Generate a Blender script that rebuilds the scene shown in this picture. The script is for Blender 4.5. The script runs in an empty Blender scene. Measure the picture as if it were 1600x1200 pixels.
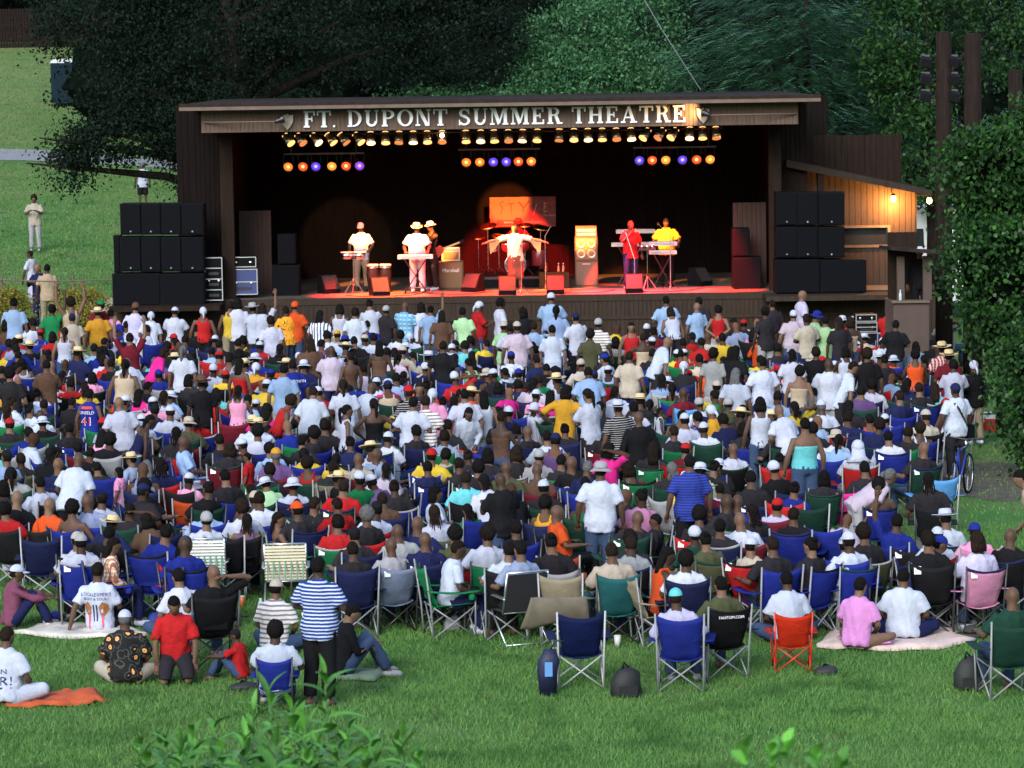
import bpy, bmesh, math, random
import numpy as np
from mathutils import Vector, Matrix, Euler, noise
from mathutils.bvhtree import BVHTree
random.seed(7); rng = np.random.default_rng(7)
SC = bpy.context.scene
COL = SC.collection
R = math.radians

# ---------------------------------------------------------------- camera
CAM_Z, FPX = 7.4, 5000.0                       # eye height over the lawn, focal length in pixels of a 1600 px wide frame
PITCH, ROLL = math.atan((600-98)/FPX), R(0.85)
cam_d = bpy.data.cameras.new('camera'); cam = bpy.data.objects.new('camera', cam_d); COL.objects.link(cam)
cam_d.sensor_width = 36.0; cam_d.lens = 36.0*FPX/1600.0
cam_d.clip_start = 0.5; cam_d.clip_end = 2000
CAM_ROT = Matrix.Rotation(R(90)-PITCH, 3, 'X') @ Matrix.Rotation(-ROLL, 3, 'Z')
cam.matrix_world = Matrix.Translation((0, 0, CAM_Z)) @ CAM_ROT.to_4x4()
cam_d.dof.use_dof = True; cam_d.dof.focus_distance = 58; cam_d.dof.aperture_fstop = 8.0
SC.camera = cam

# ---------------------------------------------------------------- sky, sun, exposure
SUN_EL, SUN_AZ = R(31), R(200)                  # high soft light from behind the lawn, dusk under thin cloud
wd = bpy.data.worlds.new('World'); SC.world = wd; wd.use_nodes = True
nt = wd.node_tree; nt.nodes.clear()
sky = nt.nodes.new('ShaderNodeTexSky'); sky.sky_type = 'NISHITA'; sky.sun_disc = False
sky.sun_elevation = SUN_EL; sky.sun_rotation = SUN_AZ; sky.air_density = 1.4; sky.dust_density = 1.5; sky.ozone_density = 1.5
bg = nt.nodes.new('ShaderNodeBackground'); bg.inputs['Strength'].default_value = 0.108
wo = nt.nodes.new('ShaderNodeOutputWorld')
nt.links.new(sky.outputs[0], bg.inputs[0]); nt.links.new(bg.outputs[0], wo.inputs[0])
sd = bpy.data.lights.new('sun', 'SUN'); sd.energy = 1.15; sd.angle = R(28); sd.color = (0.95, 0.97, 1.0)
sun = bpy.data.objects.new('sun', sd); COL.objects.link(sun)
_sv = Vector((math.sin(SUN_AZ)*math.cos(SUN_EL), math.cos(SUN_AZ)*math.cos(SUN_EL), math.sin(SUN_EL)))
sun.rotation_euler = _sv.to_track_quat('Z', 'Y').to_euler()
SC.render.engine = 'CYCLES'
SC.view_settings.view_transform = 'Standard'; SC.view_settings.look = 'None'
SC.view_settings.gamma = 1.0; SC.view_settings.use_curve_mapping = False
SC.view_settings.exposure = 1.38
SC.cycles.use_denoising = True
SC.cycles.max_bounces = 5; SC.cycles.diffuse_bounces = 3; SC.cycles.transparent_max_bounces = 6
SC.cycles.sample_clamp_indirect = 3.0

# ---------------------------------------------------------------- pixel <-> place (1600 x 1200 photograph)
def ray(px, py):
    return CAM_ROT @ Vector((px-800.0, 600.0-py, -FPX))
def W(px, py, Y):                               # the point at distance Y seen at that pixel
    d = ray(px, py); return Vector((0, 0, CAM_Z)) + d*(Y/d.y)
def WZ(px, py, z=0.0):                          # the point at height z seen at that pixel
    d = ray(px, py); return Vector((0, 0, CAM_Z)) + d*((z-CAM_Z)/d.z)
def X(px, Y): return W(px, 460, Y).x
def Zc(py, Y): return W(800, py, Y).z           # height of a level line that crosses the picture's middle at py

TMP = bpy.data.scenes.new('workbench')           # modifiers are evaluated here, away from the growing scene
def baked(data, mods=()):
    o = bpy.data.objects.new('tmp', data); TMP.collection.objects.link(o)
    for t, kw in mods:
        m = o.modifiers.new(t, t)
        for k, v in kw.items(): setattr(m, k, v)
    vl = TMP.view_layers[0]; vl.update(); me = bpy.data.meshes.new_from_object(o.evaluated_get(vl.depsgraph)); bpy.data.objects.remove(o); return me
# ---------------------------------------------------------------- mesh building
class MB:
    def __init__(s): s.v = []; s.f = []
    def add(s, vs, fs):
        o = len(s.v); s.v += [tuple(v) for v in vs]; s.f += [tuple(i+o for i in f) for f in fs]; return s
    def box(s, c, d, rz=0.0, rx=0.0, ry=0.0):
        c = Vector(c); m = Euler((rx, ry, rz)).to_matrix(); hx, hy, hz = d[0]/2, d[1]/2, d[2]/2
        vs = [c + m @ Vector((x*hx, y*hy, z*hz)) for x in (-1, 1) for y in (-1, 1) for z in (-1, 1)]
        return s.add(vs, [(0,1,3,2),(4,6,7,5),(0,4,5,1),(2,3,7,6),(0,2,6,4),(1,5,7,3)])
    def bx(s, x0, x1, y0, y1, z0, z1):
        return s.box(((x0+x1)/2, (y0+y1)/2, (z0+z1)/2), (abs(x1-x0), abs(y1-y0), abs(z1-z0)))
    def loft(s, rings, n=12):
        vs = []; fs = []
        for c, u, v in rings:
            for k in range(n):
                a = 2*math.pi*k/n; vs.append(Vector(c) + Vector(u)*math.cos(a) + Vector(v)*math.sin(a))
        for r in range(len(rings)-1):
            for k in range(n):
                a, b = r*n+k, r*n+(k+1) % n; fs.append((a, b, b+n, a+n))
        i0 = len(vs); vs.append(Vector(rings[0][0])); i1 = len(vs); vs.append(Vector(rings[-1][0])); L = (len(rings)-1)*n
        for k in range(n):
            fs.append((i0, (k+1) % n, k)); fs.append((i1, L+k, L+(k+1) % n))
        return s.add(vs, fs)
    def tube(s, pts, rad, n=8):
        pts = [Vector(p) for p in pts]
        if not hasattr(rad, '__len__'): rad = [rad]*len(pts)
        rings = []; u = None
        for i, p in enumerate(pts):
            t = (pts[min(i+1, len(pts)-1)]-pts[max(i-1, 0)]).normalized()
            if u is None: u = t.orthogonal().normalized()
            u = (u - t*u.dot(t)); u = u.normalized() if u.length > 1e-6 else t.orthogonal().normalized()
            w = t.cross(u); r = rad[i]
            rings.append((p, u*r, w*r))
        return s.loft(rings, n)
    def lathe(s, prof, n=16, c=(0, 0, 0), m=None):
        m = m or Matrix.Identity(3); c = Vector(c); rings = []
        for r, z in prof:
            rings.append((c + m @ Vector((0, 0, z)), m @ Vector((r, 0, 0)), m @ Vector((0, r, 0))))
        return s.loft(rings, n)
    def ell(s, c, r, n=12, k=7, m=None):
        m = m or Matrix.Identity(3); rings = []
        for i in range(k):
            a = math.pi*(i+0.5)/k; rr = math.sin(a); z = -math.cos(a)
            rings.append((Vector(c)+m @ Vector((0, 0, r[2]*z)), m @ Vector((r[0]*rr, 0, 0)), m @ Vector((0, r[1]*rr, 0))))
        return s.loft(rings, n)
    def prism(s, poly, y0, y1, fx=lambda p: p):       # polygon in x,z pushed along y
        n = len(poly)
        vs = [fx(Vector((x, y0, z))) for x, z in poly] + [fx(Vector((x, y1, z))) for x, z in poly]
        return s.add(vs, [tuple(range(n)), tuple(range(2*n-1, n-1, -1))] + [(i, i+n, (i+1) % n+n, (i+1) % n) for i in range(n)])
    def mesh(s, name, mat=None, smooth=False):
        me = bpy.data.meshes.new(name); me.from_pydata(s.v, [], s.f)
        if mat: me.materials.append(mat)
        if smooth: me.shade_smooth()
        me.update(); return me
    def build(s, name, mat=None, parent=None, smooth=False, loc=None, color=None, fix=True):
        me = s.mesh(name, mat, smooth)
        if fix:
            bm = bmesh.new(); bm.from_mesh(me); bmesh.ops.recalc_face_normals(bm, faces=bm.faces); bm.to_mesh(me); bm.free()
        return link(name, me, parent, loc, color)

def link(name, me, parent=None, loc=None, color=None, rot=None):
    o = bpy.data.objects.new(name, me); COL.objects.link(o)
    if parent is not None: o.parent = parent
    if loc is not None: o.location = loc
    if rot is not None: o.rotation_euler = rot
    if color is not None: o.color = (*color[:3], 1)
    return o
def empty(name, loc=(0, 0, 0), rz=0.0):
    o = link(name, None, None, loc); o.rotation_euler = (0, 0, rz); o.empty_display_size = .1; return o
def tag(o, label=None, cat=None, group=None, kind=None):
    if label: o['label'] = label
    if cat: o['category'] = cat
    if group: o['group'] = group
    if kind: o['kind'] = kind
    return o

# ---------------------------------------------------------------- materials
def new_mat(name):
    m = bpy.data.materials.new(name); m.use_nodes = True; n = m.node_tree.nodes; l = m.node_tree.links
    return m, n, l, n['Principled BSDF']
def nd(n, t, **kw):
    x = n.new(t)
    for k, v in kw.items(): setattr(x, k, v)
    return x
def mat(name, col, rough=.6, metal=0.0, var=0.0, scale=6.0, bump=0.0, bscale=40.0, emit=None, spec=None, stretch=None):
    m, n, l, b = new_mat(name)
    b.inputs['Base Color'].default_value = (*col, 1); b.inputs['Roughness'].default_value = rough; b.inputs['Metallic'].default_value = metal
    if spec is not None: b.inputs['Specular IOR Level'].default_value = spec
    if var or bump: tc = nd(n, 'ShaderNodeTexCoord'); src = tc.outputs['Object']
    if (var or bump) and stretch:
        mp = nd(n, 'ShaderNodeMapping'); mp.inputs['Scale'].default_value = stretch; l.new(src, mp.inputs[0]); src = mp.outputs[0]
    if var:
        t = nd(n, 'ShaderNodeTexNoise'); t.inputs['Scale'].default_value = scale; t.inputs['Detail'].default_value = 5; l.new(src, t.inputs['Vector'])
        mr = nd(n, 'ShaderNodeMapRange'); mr.inputs[1].default_value = .3; mr.inputs[2].default_value = .7; mr.inputs[3].default_value = 1-var; mr.inputs[4].default_value = 1+var
        l.new(t.outputs['Fac'], mr.inputs[0])
        mx = nd(n, 'ShaderNodeVectorMath', operation='SCALE'); mx.inputs[0].default_value = col; l.new(mr.outputs[0], mx.inputs['Scale']); l.new(mx.outputs[0], b.inputs['Base Color'])
    if bump:
        t2 = nd(n, 'ShaderNodeTexNoise'); t2.inputs['Scale'].default_value = bscale; l.new(src, t2.inputs['Vector'])
        bp = nd(n, 'ShaderNodeBump'); bp.inputs['Strength'].default_value = bump; bp.inputs['Distance'].default_value = .01; l.new(t2.outputs['Fac'], bp.inputs['Height']); l.new(bp.outputs[0], b.inputs['Normal'])
    if emit:
        b.inputs['Emission Color'].default_value = (*emit[0], 1); b.inputs['Emission Strength'].default_value = emit[1]
    return m
def obj_mat(name, rough=.75, var=.10, scale=9.0, bump=.25, bscale=22.0, spec=.3, sheen=0.0, attr=None):
    """colour comes from each object's own colour (or a colour attribute)"""
    m, n, l, b = new_mat(name); b.inputs['Roughness'].default_value = rough; b.inputs['Specular IOR Level'].default_value = spec
    if attr: ci = nd(n, 'ShaderNodeAttribute'); ci.attribute_name = attr; cs = ci.outputs['Color']
    else: ci = nd(n, 'ShaderNodeObjectInfo'); cs = ci.outputs['Color']
    tc = nd(n, 'ShaderNodeTexCoord'); t = nd(n, 'ShaderNodeTexNoise'); t.inputs['Scale'].default_value = scale; t.inputs['Detail'].default_value = 4
    l.new(tc.outputs['Object'], t.inputs['Vector'])
    mr = nd(n, 'ShaderNodeMapRange'); mr.inputs[1].default_value = .3; mr.inputs[2].default_value = .7; mr.inputs[3].default_value = 1-var; mr.inputs[4].default_value = 1+var*.5
    l.new(t.outputs['Fac'], mr.inputs[0])
    mx = nd(n, 'ShaderNodeVectorMath', operation='SCALE'); l.new(cs, mx.inputs[0]); l.new(mr.outputs[0], mx.inputs['Scale']); l.new(mx.outputs[0], b.inputs['Base Color'])
    if bump:
        t2 = nd(n, 'ShaderNodeTexNoise'); t2.inputs['Scale'].default_value = bscale; t2.inputs['Distortion'].default_value = 1.0; l.new(tc.outputs['Object'], t2.inputs['Vector'])
        bp = nd(n, 'ShaderNodeBump'); bp.inputs['Strength'].default_value = bump; bp.inputs['Distance'].default_value = .02; l.new(t2.outputs['Fac'], bp.inputs['Height']); l.new(bp.outputs[0], b.inputs['Normal'])
    return m
def leaf_mat(name, c1, c2, rough=.5, trans=.25, spec=.14):
    m, n, l, b = new_mat(name); b.inputs['Roughness'].default_value = rough; b.inputs['Specular IOR Level'].default_value = spec
    g = nd(n, 'ShaderNodeNewGeometry'); cr = nd(n, 'ShaderNodeMix', data_type='RGBA')
    cr.inputs['A'].default_value = (*c1, 1); cr.inputs['B'].default_value = (*c2, 1)
    l.new(g.outputs['Random Per Island'], cr.inputs['Factor'])
    l.new(cr.outputs['Result'], b.inputs['Base Color'])
    tr = nd(n, 'ShaderNodeBsdfTranslucent'); l.new(cr.outputs['Result'], tr.inputs['Color'])
    ms = nd(n, 'ShaderNodeMixShader'); ms.inputs[0].default_value = trans
    l.new(b.outputs[0], ms.inputs[1]); l.new(tr.outputs[0], ms.inputs[2]); l.new(ms.outputs[0], n['Material Output'].inputs[0])
    return m
def grass_blade_mat():
    m, n, l, b = new_mat('grass_blade'); b.inputs['Roughness'].default_value = .7; b.inputs['Specular IOR Level'].default_value = .12
    g = nd(n, 'ShaderNodeNewGeometry'); tc = nd(n, 'ShaderNodeTexCoord')
    def mx(f, a, c):
        x = nd(n, 'ShaderNodeMix', data_type='RGBA')
        for k, v in (('A', a), ('B', c)):
            if isinstance(v, tuple): x.inputs[k].default_value = (*v, 1)
            else: l.new(v, x.inputs[k])
        l.new(f, x.inputs['Factor']); return x.outputs['Result']
    def nz(s, lo, hi):
        t = nd(n, 'ShaderNodeTexNoise'); t.inputs['Scale'].default_value = s; t.inputs['Detail'].default_value = 5; l.new(tc.outputs['Object'], t.inputs['Vector'])
        r = nd(n, 'ShaderNodeMapRange'); r.inputs[1].default_value = lo; r.inputs[2].default_value = hi; l.new(t.outputs['Fac'], r.inputs[0]); return r.outputs[0]
    c = mx(g.outputs['Random Per Island'], (.054, .158, .034), (.165, .305, .088))
    c = mx(nz(.55, .54, .80), c, (.13, .26, .06)); c = mx(nz(1.9, .64, .84), c, (.17, .17, .07)); c = mx(nz(.9, .30, .47), (.034, .100, .024), c)
    l.new(c, b.inputs['Base Color']); tr = nd(n, 'ShaderNodeBsdfTranslucent'); l.new(c, tr.inputs['Color']); ms = nd(n, 'ShaderNodeMixShader'); ms.inputs[0].default_value = .2
    l.new(b.outputs[0], ms.inputs[1]); l.new(tr.outputs[0], ms.inputs[2]); l.new(ms.outputs[0], n['Material Output'].inputs[0]); return m
M = {}
M['board'] = mat('stained_board', (.020, .0125, .0095), .75, var=.25, scale=3, stretch=(6, 6, .6), bump=.3, bscale=30, spec=.08)
M['board_lt'] = mat('weathered_board', (.130, .090, .071), .75, var=.2, scale=3, stretch=(8, 8, .7), bump=.3, bscale=30, spec=.08)
M['board_sk'] = mat('skirting_board', (.040, .028, .022), .75, var=.2, scale=3, stretch=(6, 6, .6), bump=.3, bscale=30, spec=.08)
M['trim'] = mat('trim_board', (.15, .108, .088), .7, var=.15, scale=4, spec=.08)
M['roof'] = mat('roof_felt', (.028, .020, .018), .85, var=.3, scale=6, bump=.4, spec=.08)
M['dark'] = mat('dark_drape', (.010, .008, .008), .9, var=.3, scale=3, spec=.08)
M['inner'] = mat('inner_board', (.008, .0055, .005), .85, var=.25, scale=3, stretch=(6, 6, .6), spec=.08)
M['deck'] = mat('stage_deck', (.11, .095, .085), .45, var=.15, scale=2, stretch=(1, 5, 1))
M['black'] = mat('black_paint', (.0055, .006, .008), .6, var=.2, scale=5, bump=.1, spec=.06)
M['grille'] = mat('speaker_grille', (.0045, .005, .007), .65, bump=.6, bscale=120, spec=.05)
M['metal'] = mat('steel', (.45, .45, .47), .35, 1.0)
M['dmetal'] = mat('dark_steel', (.06, .06, .065), .4, .8)
M['alu'] = mat('aluminium_edge', (.62, .63, .65), .35, .9)
M['chrome'] = mat('chrome', (.75, .75, .75), .18, 1.0)
M['gold'] = mat('brass', (.75, .5, .18), .3, 1.0)
M['white'] = mat('white_paint', (.78, .78, .80), .5, var=.04, scale=8)
M['glass'] = mat('dark_glass', (.02, .022, .03), .08, spec=.6)
M['wood'] = mat('pole_wood', (.018, .012, .010), .85, var=.35, scale=4, stretch=(5, 5, .5), bump=.5, spec=.08)
M['bark'] = mat('bark', (.020, .016, .014), .9, var=.35, scale=5, stretch=(4, 4, .8), bump=.8, bscale=14, spec=.08)
# ================================================================ terrain
def hill(x, y):                                  # lawn is level; grass bank rises at the left behind the stage, wooded bank behind it
    z = 0.0
    if y < 32: z = (32-y)/32*5.75
    lf = min(1, max(0, (6-x)/22.0))
    if y > 92:
        z = max(z, ((y-92)*.073 if y < 140 else 3.5+(y-140)*.12)*(.55+.45*lf))
        if x > -9: z += max(0, min(1, (x+9)/8.0))*max(0, y-93)*.12
    if y > 185: z = hill(x, 185)+(y-185)*.02
    return z
def grid(name, xs, ys, m, dz=0.0):
    vs = [(x, y, hill(x, y)+dz) for y in ys for x in xs]; n = len(xs)
    fs = [(j*n+i, j*n+i+1, (j+1)*n+i+1, (j+1)*n+i) for j in range(len(ys)-1) for i in range(n-1)]
    me = bpy.data.meshes.new(name); me.from_pydata(vs, [], fs); me.materials.append(m); me.shade_smooth(); return link(name, me)
def grass_mat():
    m, n, l, b = new_mat('lawn'); b.inputs['Roughness'].default_value = .85; b.inputs['Specular IOR Level'].default_value = .15
    tc = nd(n, 'ShaderNodeTexCoord')
    def nz(s, d=4):
        t = nd(n, 'ShaderNodeTexNoise'); t.inputs['Scale'].default_value = s; t.inputs['Detail'].default_value = d; l.new(tc.outputs['Object'], t.inputs['Vector']); return t
    a, c, e = nz(.35), nz(3.0), nz(26.0, 6)
    r1 = nd(n, 'ShaderNodeValToRGB'); r1.color_ramp.elements[0].position = .38; r1.color_ramp.elements[1].position = .66
    r1.color_ramp.elements[0].color = (.055, .160, .034, 1); r1.color_ramp.elements[1].color = (.115, .185, .055, 1)
    ad = nd(n, 'ShaderNodeMath', operation='ADD'); ad.use_clamp = True
    sc = nd(n, 'ShaderNodeMath', operation='MULTIPLY_ADD'); sc.inputs[1].default_value = .5; l.new(c.outputs['Fac'], sc.inputs[0]); sc.inputs[2].default_value = -.25
    l.new(a.outputs['Fac'], ad.inputs[0]); l.new(sc.outputs[0], ad.inputs[1]); l.new(ad.outputs[0], r1.inputs[0])
    mr = nd(n, 'ShaderNodeMapRange'); mr.inputs[1].default_value = .3; mr.inputs[2].default_value = .7; mr.inputs[3].default_value = .55; mr.inputs[4].default_value = 1.25
    l.new(e.outputs['Fac'], mr.inputs[0])
    sp = nd(n, 'ShaderNodeSeparateXYZ'); l.new(tc.outputs['Object'], sp.inputs[0]); md = nd(n, 'ShaderNodeMapRange'); md.inputs[1].default_value = 95; md.inputs[2].default_value = 170; l.new(sp.outputs['Y'], md.inputs[0])
    md2 = nd(n, 'ShaderNodeMath', operation='MULTIPLY_ADD'); md2.use_clamp = True; md2.inputs[1].default_value = .9; l.new(a.outputs['Fac'], md2.inputs[0]); md2.inputs[2].default_value = -.38
    md3 = nd(n, 'ShaderNodeMath', operation='ADD'); md3.use_clamp = True; md4 = nd(n, 'ShaderNodeMath', operation='MULTIPLY'); md4.inputs[1].default_value = .5; l.new(md.outputs[0], md4.inputs[0]); l.new(md4.outputs[0], md3.inputs[0]); l.new(md2.outputs[0], md3.inputs[1])
    dry = nd(n, 'ShaderNodeMix', data_type='RGBA'); dry.inputs['B'].default_value = (.20, .20, .085, 1); l.new(r1.outputs[0], dry.inputs['A']); l.new(md3.outputs[0], dry.inputs['Factor'])
    v = nd(n, 'ShaderNodeVectorMath', operation='SCALE'); l.new(dry.outputs['Result'], v.inputs[0]); l.new(mr.outputs[0], v.inputs['Scale']); l.new(v.outputs[0], b.inputs['Base Color'])
    bp = nd(n, 'ShaderNodeBump'); bp.inputs['Strength'].default_value = .6; bp.inputs['Distance'].default_value = .05; l.new(e.outputs['Fac'], bp.inputs['Height']); l.new(bp.outputs[0], b.inputs['Normal'])
    return m
M['lawn'] = grass_mat()
xs = list(np.arange(-60, 61, 4.0)); ys = list(np.arange(-20, 92, 4.0)) + list(np.arange(92, 200, 3.0)) + [240, 320, 500]
tag(grid('ground', [-900, -400, -150]+xs+[150, 400, 900], [-400, -100]+ys, M['lawn']), kind='structure', label='mown green lawn with a grass bank rising behind the stage')
# paved path across the bank
pb = MB(); pts = []
for x in np.arange(-40, -8, 1.0):
    yc = 141 + (x+21)*-.55 if x > -21 else 141-(x+21)*.25
    pts.append((x, yc))
vs = []; 
for x, y in pts: vs += [(x, y-1.6, hill(x, y-1.6)+.03), (x, y+1.8, hill(x, y+1.8)+.03)]
pb.add(vs, [(2*i, 2*i+2, 2*i+3, 2*i+1) for i in range(len(pts)-1)])
tag(pb.build('path', mat('asphalt_path', (.21, .21, .23), .8, var=.15, scale=2)), kind='structure', label='grey paved path crossing the grass bank')
# bare worn earth at the right edge
pb = MB(); c0 = WZ(1540, 745); vs = [(c0.x, c0.y, .006)]
for k in range(28):
    a = 2*math.pi*k/28; r = 1+.25*math.sin(3*a+1)+.12*math.sin(7*a); vs.append((c0.x+1.3*r*math.cos(a), c0.y+2.6*r*math.sin(a), .006))
pb.add(vs, [(0, k+1, (k+1) % 28+1) for k in range(28)])
tag(pb.build('bare_earth', mat('earth', (.075, .058, .045), .95, var=.4, scale=5, bump=.8, bscale=25)), kind='structure', label='patch of bare brown earth at the lawn edge')

# grass blades: near lawn dense, further lawn and bank sparser
def blades(n, pick, hmin, hmax, w):
    P = pick(n); n = len(P)
    ang = rng.uniform(0, 2*np.pi, n); h = rng.uniform(hmin, hmax, n); ww = w*rng.uniform(.7, 1.4, n)
    lean = rng.normal(0, .45, (n, 2))*h[:, None]
    dx = np.cos(ang)*ww; dy = np.sin(ang)*ww
    V = np.zeros((n, 3, 3)); V[:, 0] = P; V[:, 1] = P; V[:, 2] = P
    V[:, 0, 0] -= dx; V[:, 0, 1] -= dy; V[:, 1, 0] += dx; V[:, 1, 1] += dy
    V[:, 2, 0] += lean[:, 0]; V[:, 2, 1] += lean[:, 1]; V[:, 2, 2] += h
    return V.reshape(-1, 3)
def tri_mesh(name, V, k=3):
    me = bpy.data.meshes.new(name); n = len(V)//k
    me.vertices.add(len(V)); me.vertices.foreach_set('co', V.astype(np.float32).ravel())
    me.loops.add(len(V)); me.loops.foreach_set('vertex_index', np.arange(len(V), dtype=np.int32))
    me.polygons.add(n); me.polygons.foreach_set('loop_start', np.arange(0, len(V), k, dtype=np.int32))
    me.update(calc_edges=True); return me
def near_pick(n):
    y = 32 + (rng.uniform(0, 1, n)**1.2)*18; x = rng.uniform(-.172, .172, n)*y
    k = np.sin(x*1.7+np.sin(y*.9)*2)+np.sin(y*2.3+x*.6)+rng.normal(0, .9, n)
    ok = k > -1.7; return np.stack([x[ok], y[ok], np.zeros(ok.sum())-.004], 1)
def far_pick(n):
    y = rng.uniform(50, 78, n); x = rng.uniform(-.17, .17, n)*y; return np.stack([x, y, np.zeros(n)-.004], 1)
def bank_pick(n):
    y = 88 + rng.uniform(0, 1, n)*94; x = -y*rng.uniform(.095, .175, n); return np.stack([x, y, np.array([hill(a, b) for a, b in zip(x, y)])-.01], 1)
gm = grass_blade_mat()
g = tri_mesh('grass', np.concatenate([blades(330000, near_pick, .03, .085, .0065), blades(40000, far_pick, .03, .07, .012), blades(95000, bank_pick, .04, .10, .02)])); g.materials.append(gm)
tag(link('grass', g), 'short green grass covering the lawn and the bank', 'grass', kind='stuff')
# clover flowers and fallen leaves speckled over the near lawn
def speck(n):
    P = near_pick(n); n = len(P); a = rng.uniform(0, 6.28, n); s = rng.uniform(.008, .014, n)
    V = np.zeros((n, 4, 3))
    for k in range(4):
        V[:, k, 0] = P[:, 0]+np.cos(a+k*1.571)*s; V[:, k, 1] = P[:, 1]+np.sin(a+k*1.571)*s; V[:, k, 2] = .055+(.012 if k in (0, 2) else -.004)
    return V.reshape(-1, 3)
g = tri_mesh('clover_flowers', speck(120), 4); g.materials.append(mat('clover_flower', (.5, .52, .42), .8))
tag(link('clover_flowers', g), 'tiny pale clover flowers speckled over the near lawn', 'flowers', kind='stuff')

# ================================================================ foliage
def kites(P, L, Wd, D=None, droop=.3):
    """leaf shaped kites at P: length L, width Wd, direction D"""
    n = len(P)
    if D is None: D = rng.normal(0, 1, (n, 3)); D[:, 2] -= droop*2
    D = D/np.linalg.norm(D, axis=1, keepdims=True)
    S = np.cross(D, rng.normal(0, 1, (n, 3))); S /= np.linalg.norm(S, axis=1, keepdims=True)
    N = np.cross(D, S); l = (L*rng.uniform(.65, 1.3, n))[:, None]; w = (Wd*rng.uniform(.7, 1.2, n))[:, None]
    V = np.zeros((n, 4, 3)); V[:, 0] = P; V[:, 1] = P+D*l*.42+S*w*.5+N*w*.12; V[:, 2] = P+D*l; V[:, 3] = P+D*l*.42-S*w*.5+N*w*.12
    return V.reshape(-1, 3)
def lobes_points(lobes, n, clump=60, spread=.32, hollow=.55, fill=1.0):
    vol = np.array([(l[3]*l[4]+l[4]*l[5]+l[3]*l[5])**.75 for l in lobes]); vol = vol/vol.sum(); out = []
    for lb, v in zip(lobes, vol):
        k = max(4, int(n*v/clump)); d = rng.normal(0, 1, (k, 3)); d /= np.linalg.norm(d, axis=1, keepdims=True)
        r = hollow+(1-hollow)*rng.uniform(0, 1, k)**.6; c = np.array(lb[:3])+d*r[:, None]*np.array(lb[3:6])
        cc = np.repeat(c, clump, 0); sg = spread*rng.uniform(.6, 1.5, k).repeat(clump)[:, None]
        out.append(cc+rng.normal(0, 1, cc.shape)*sg*np.array([1.15, 1.15, .62]))
    return np.concatenate(out)
def px_lobes(spec):                              # (px, py, Y, width px, height px, depth m)
    out = []
    for px, py, Y, w, h, d in spec:
        p = W(px, py, Y); out.append((p.x, p.y, p.z, w*Y/FPX/2, d, h*Y/FPX/2))
    return out
def tree(name, label, base, spec, n, leaf, m, clump=60, spread=.32, hollow=.5, trunk_r=.3, cat='tree', group=None, droop=.3, aspect=.55, limbs=True):
    r = empty(name, (base[0], base[1], hill(base[0], base[1]))); tag(r, label, cat, group)
    lobes = px_lobes(spec)
    o = Vector(r.location)
    P = lobes_points(lobes, n, clump, spread, hollow)
    me = tri_mesh('crown', kites(P-np.array(o), leaf, leaf*aspect, droop=droop), 4); me.materials.append(m)
    c = link('crown', me, r); c['kind'] = 'stuff'
    tr = MB(); top = max(l[2] for l in lobes)-o.z; cx = sum(l[0] for l in lobes)/len(lobes)-o.x; cy = sum(l[1] for l in lobes)/len(lobes)-o.y
    sp = [Vector((0, 0, -.3)), Vector((cx*.05, cy*.05, top*.25)), Vector((cx*.3, cy*.3, top*.5)), Vector((cx*.8, cy*.8, top*.9))]
    tr.tube(sp, [trunk_r*1.25, trunk_r, trunk_r*.75, trunk_r*.25], 10); tr.build('trunk', M['bark'], r, True)
    if limbs:
        for lb in lobes:
            e = Vector(lb[:3])-o; s = sp[1].lerp(sp[3], min(.8, max(.05, (e.z*.75-sp[1].z)/(sp[3].z-sp[1].z+.01)))); mid = s.lerp(e, .5)+Vector((0, 0, .25))
            b = MB(); b.tube([s, mid, e, e+(e-mid)*.5], [trunk_r*.4, trunk_r*.28, trunk_r*.14, .02], 6)
            b.build('limb', M['bark'], r, True)
    return r
V_ = Vector; M['deep'] = mat('crown_shade', (.004, .007, .005), 1.0, spec=0.0, var=.5, scale=2)  # near-black colour painted as the shade deep inside the crowns
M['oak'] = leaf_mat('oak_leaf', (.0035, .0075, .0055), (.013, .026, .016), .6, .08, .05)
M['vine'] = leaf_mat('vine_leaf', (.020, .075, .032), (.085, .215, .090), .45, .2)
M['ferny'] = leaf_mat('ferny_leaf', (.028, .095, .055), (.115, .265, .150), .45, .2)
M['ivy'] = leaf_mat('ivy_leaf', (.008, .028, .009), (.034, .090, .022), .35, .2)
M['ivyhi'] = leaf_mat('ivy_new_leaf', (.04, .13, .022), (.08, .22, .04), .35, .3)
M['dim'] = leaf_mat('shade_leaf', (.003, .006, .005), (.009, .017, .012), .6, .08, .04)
M['gold_hedge'] = leaf_mat('golden_leaf', (.30, .22, .03), (.14, .16, .04), .5, .2)
M['weed'] = leaf_mat('weed_leaf', (.025, .115, .020), (.075, .235, .040), .45, .25)

# the big dark oak behind the stage's left end, its low bough hanging before the bank
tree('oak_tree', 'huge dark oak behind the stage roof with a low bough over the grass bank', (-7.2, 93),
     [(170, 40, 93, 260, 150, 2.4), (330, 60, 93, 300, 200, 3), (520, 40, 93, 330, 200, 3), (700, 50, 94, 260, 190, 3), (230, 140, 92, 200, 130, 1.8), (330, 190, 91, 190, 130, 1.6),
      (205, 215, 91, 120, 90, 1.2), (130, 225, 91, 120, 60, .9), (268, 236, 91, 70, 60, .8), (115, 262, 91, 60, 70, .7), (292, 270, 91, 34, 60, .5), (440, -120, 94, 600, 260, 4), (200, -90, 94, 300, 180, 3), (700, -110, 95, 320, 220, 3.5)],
     105000, .125, M['oak'], 70, .26, .40, .45)
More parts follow.
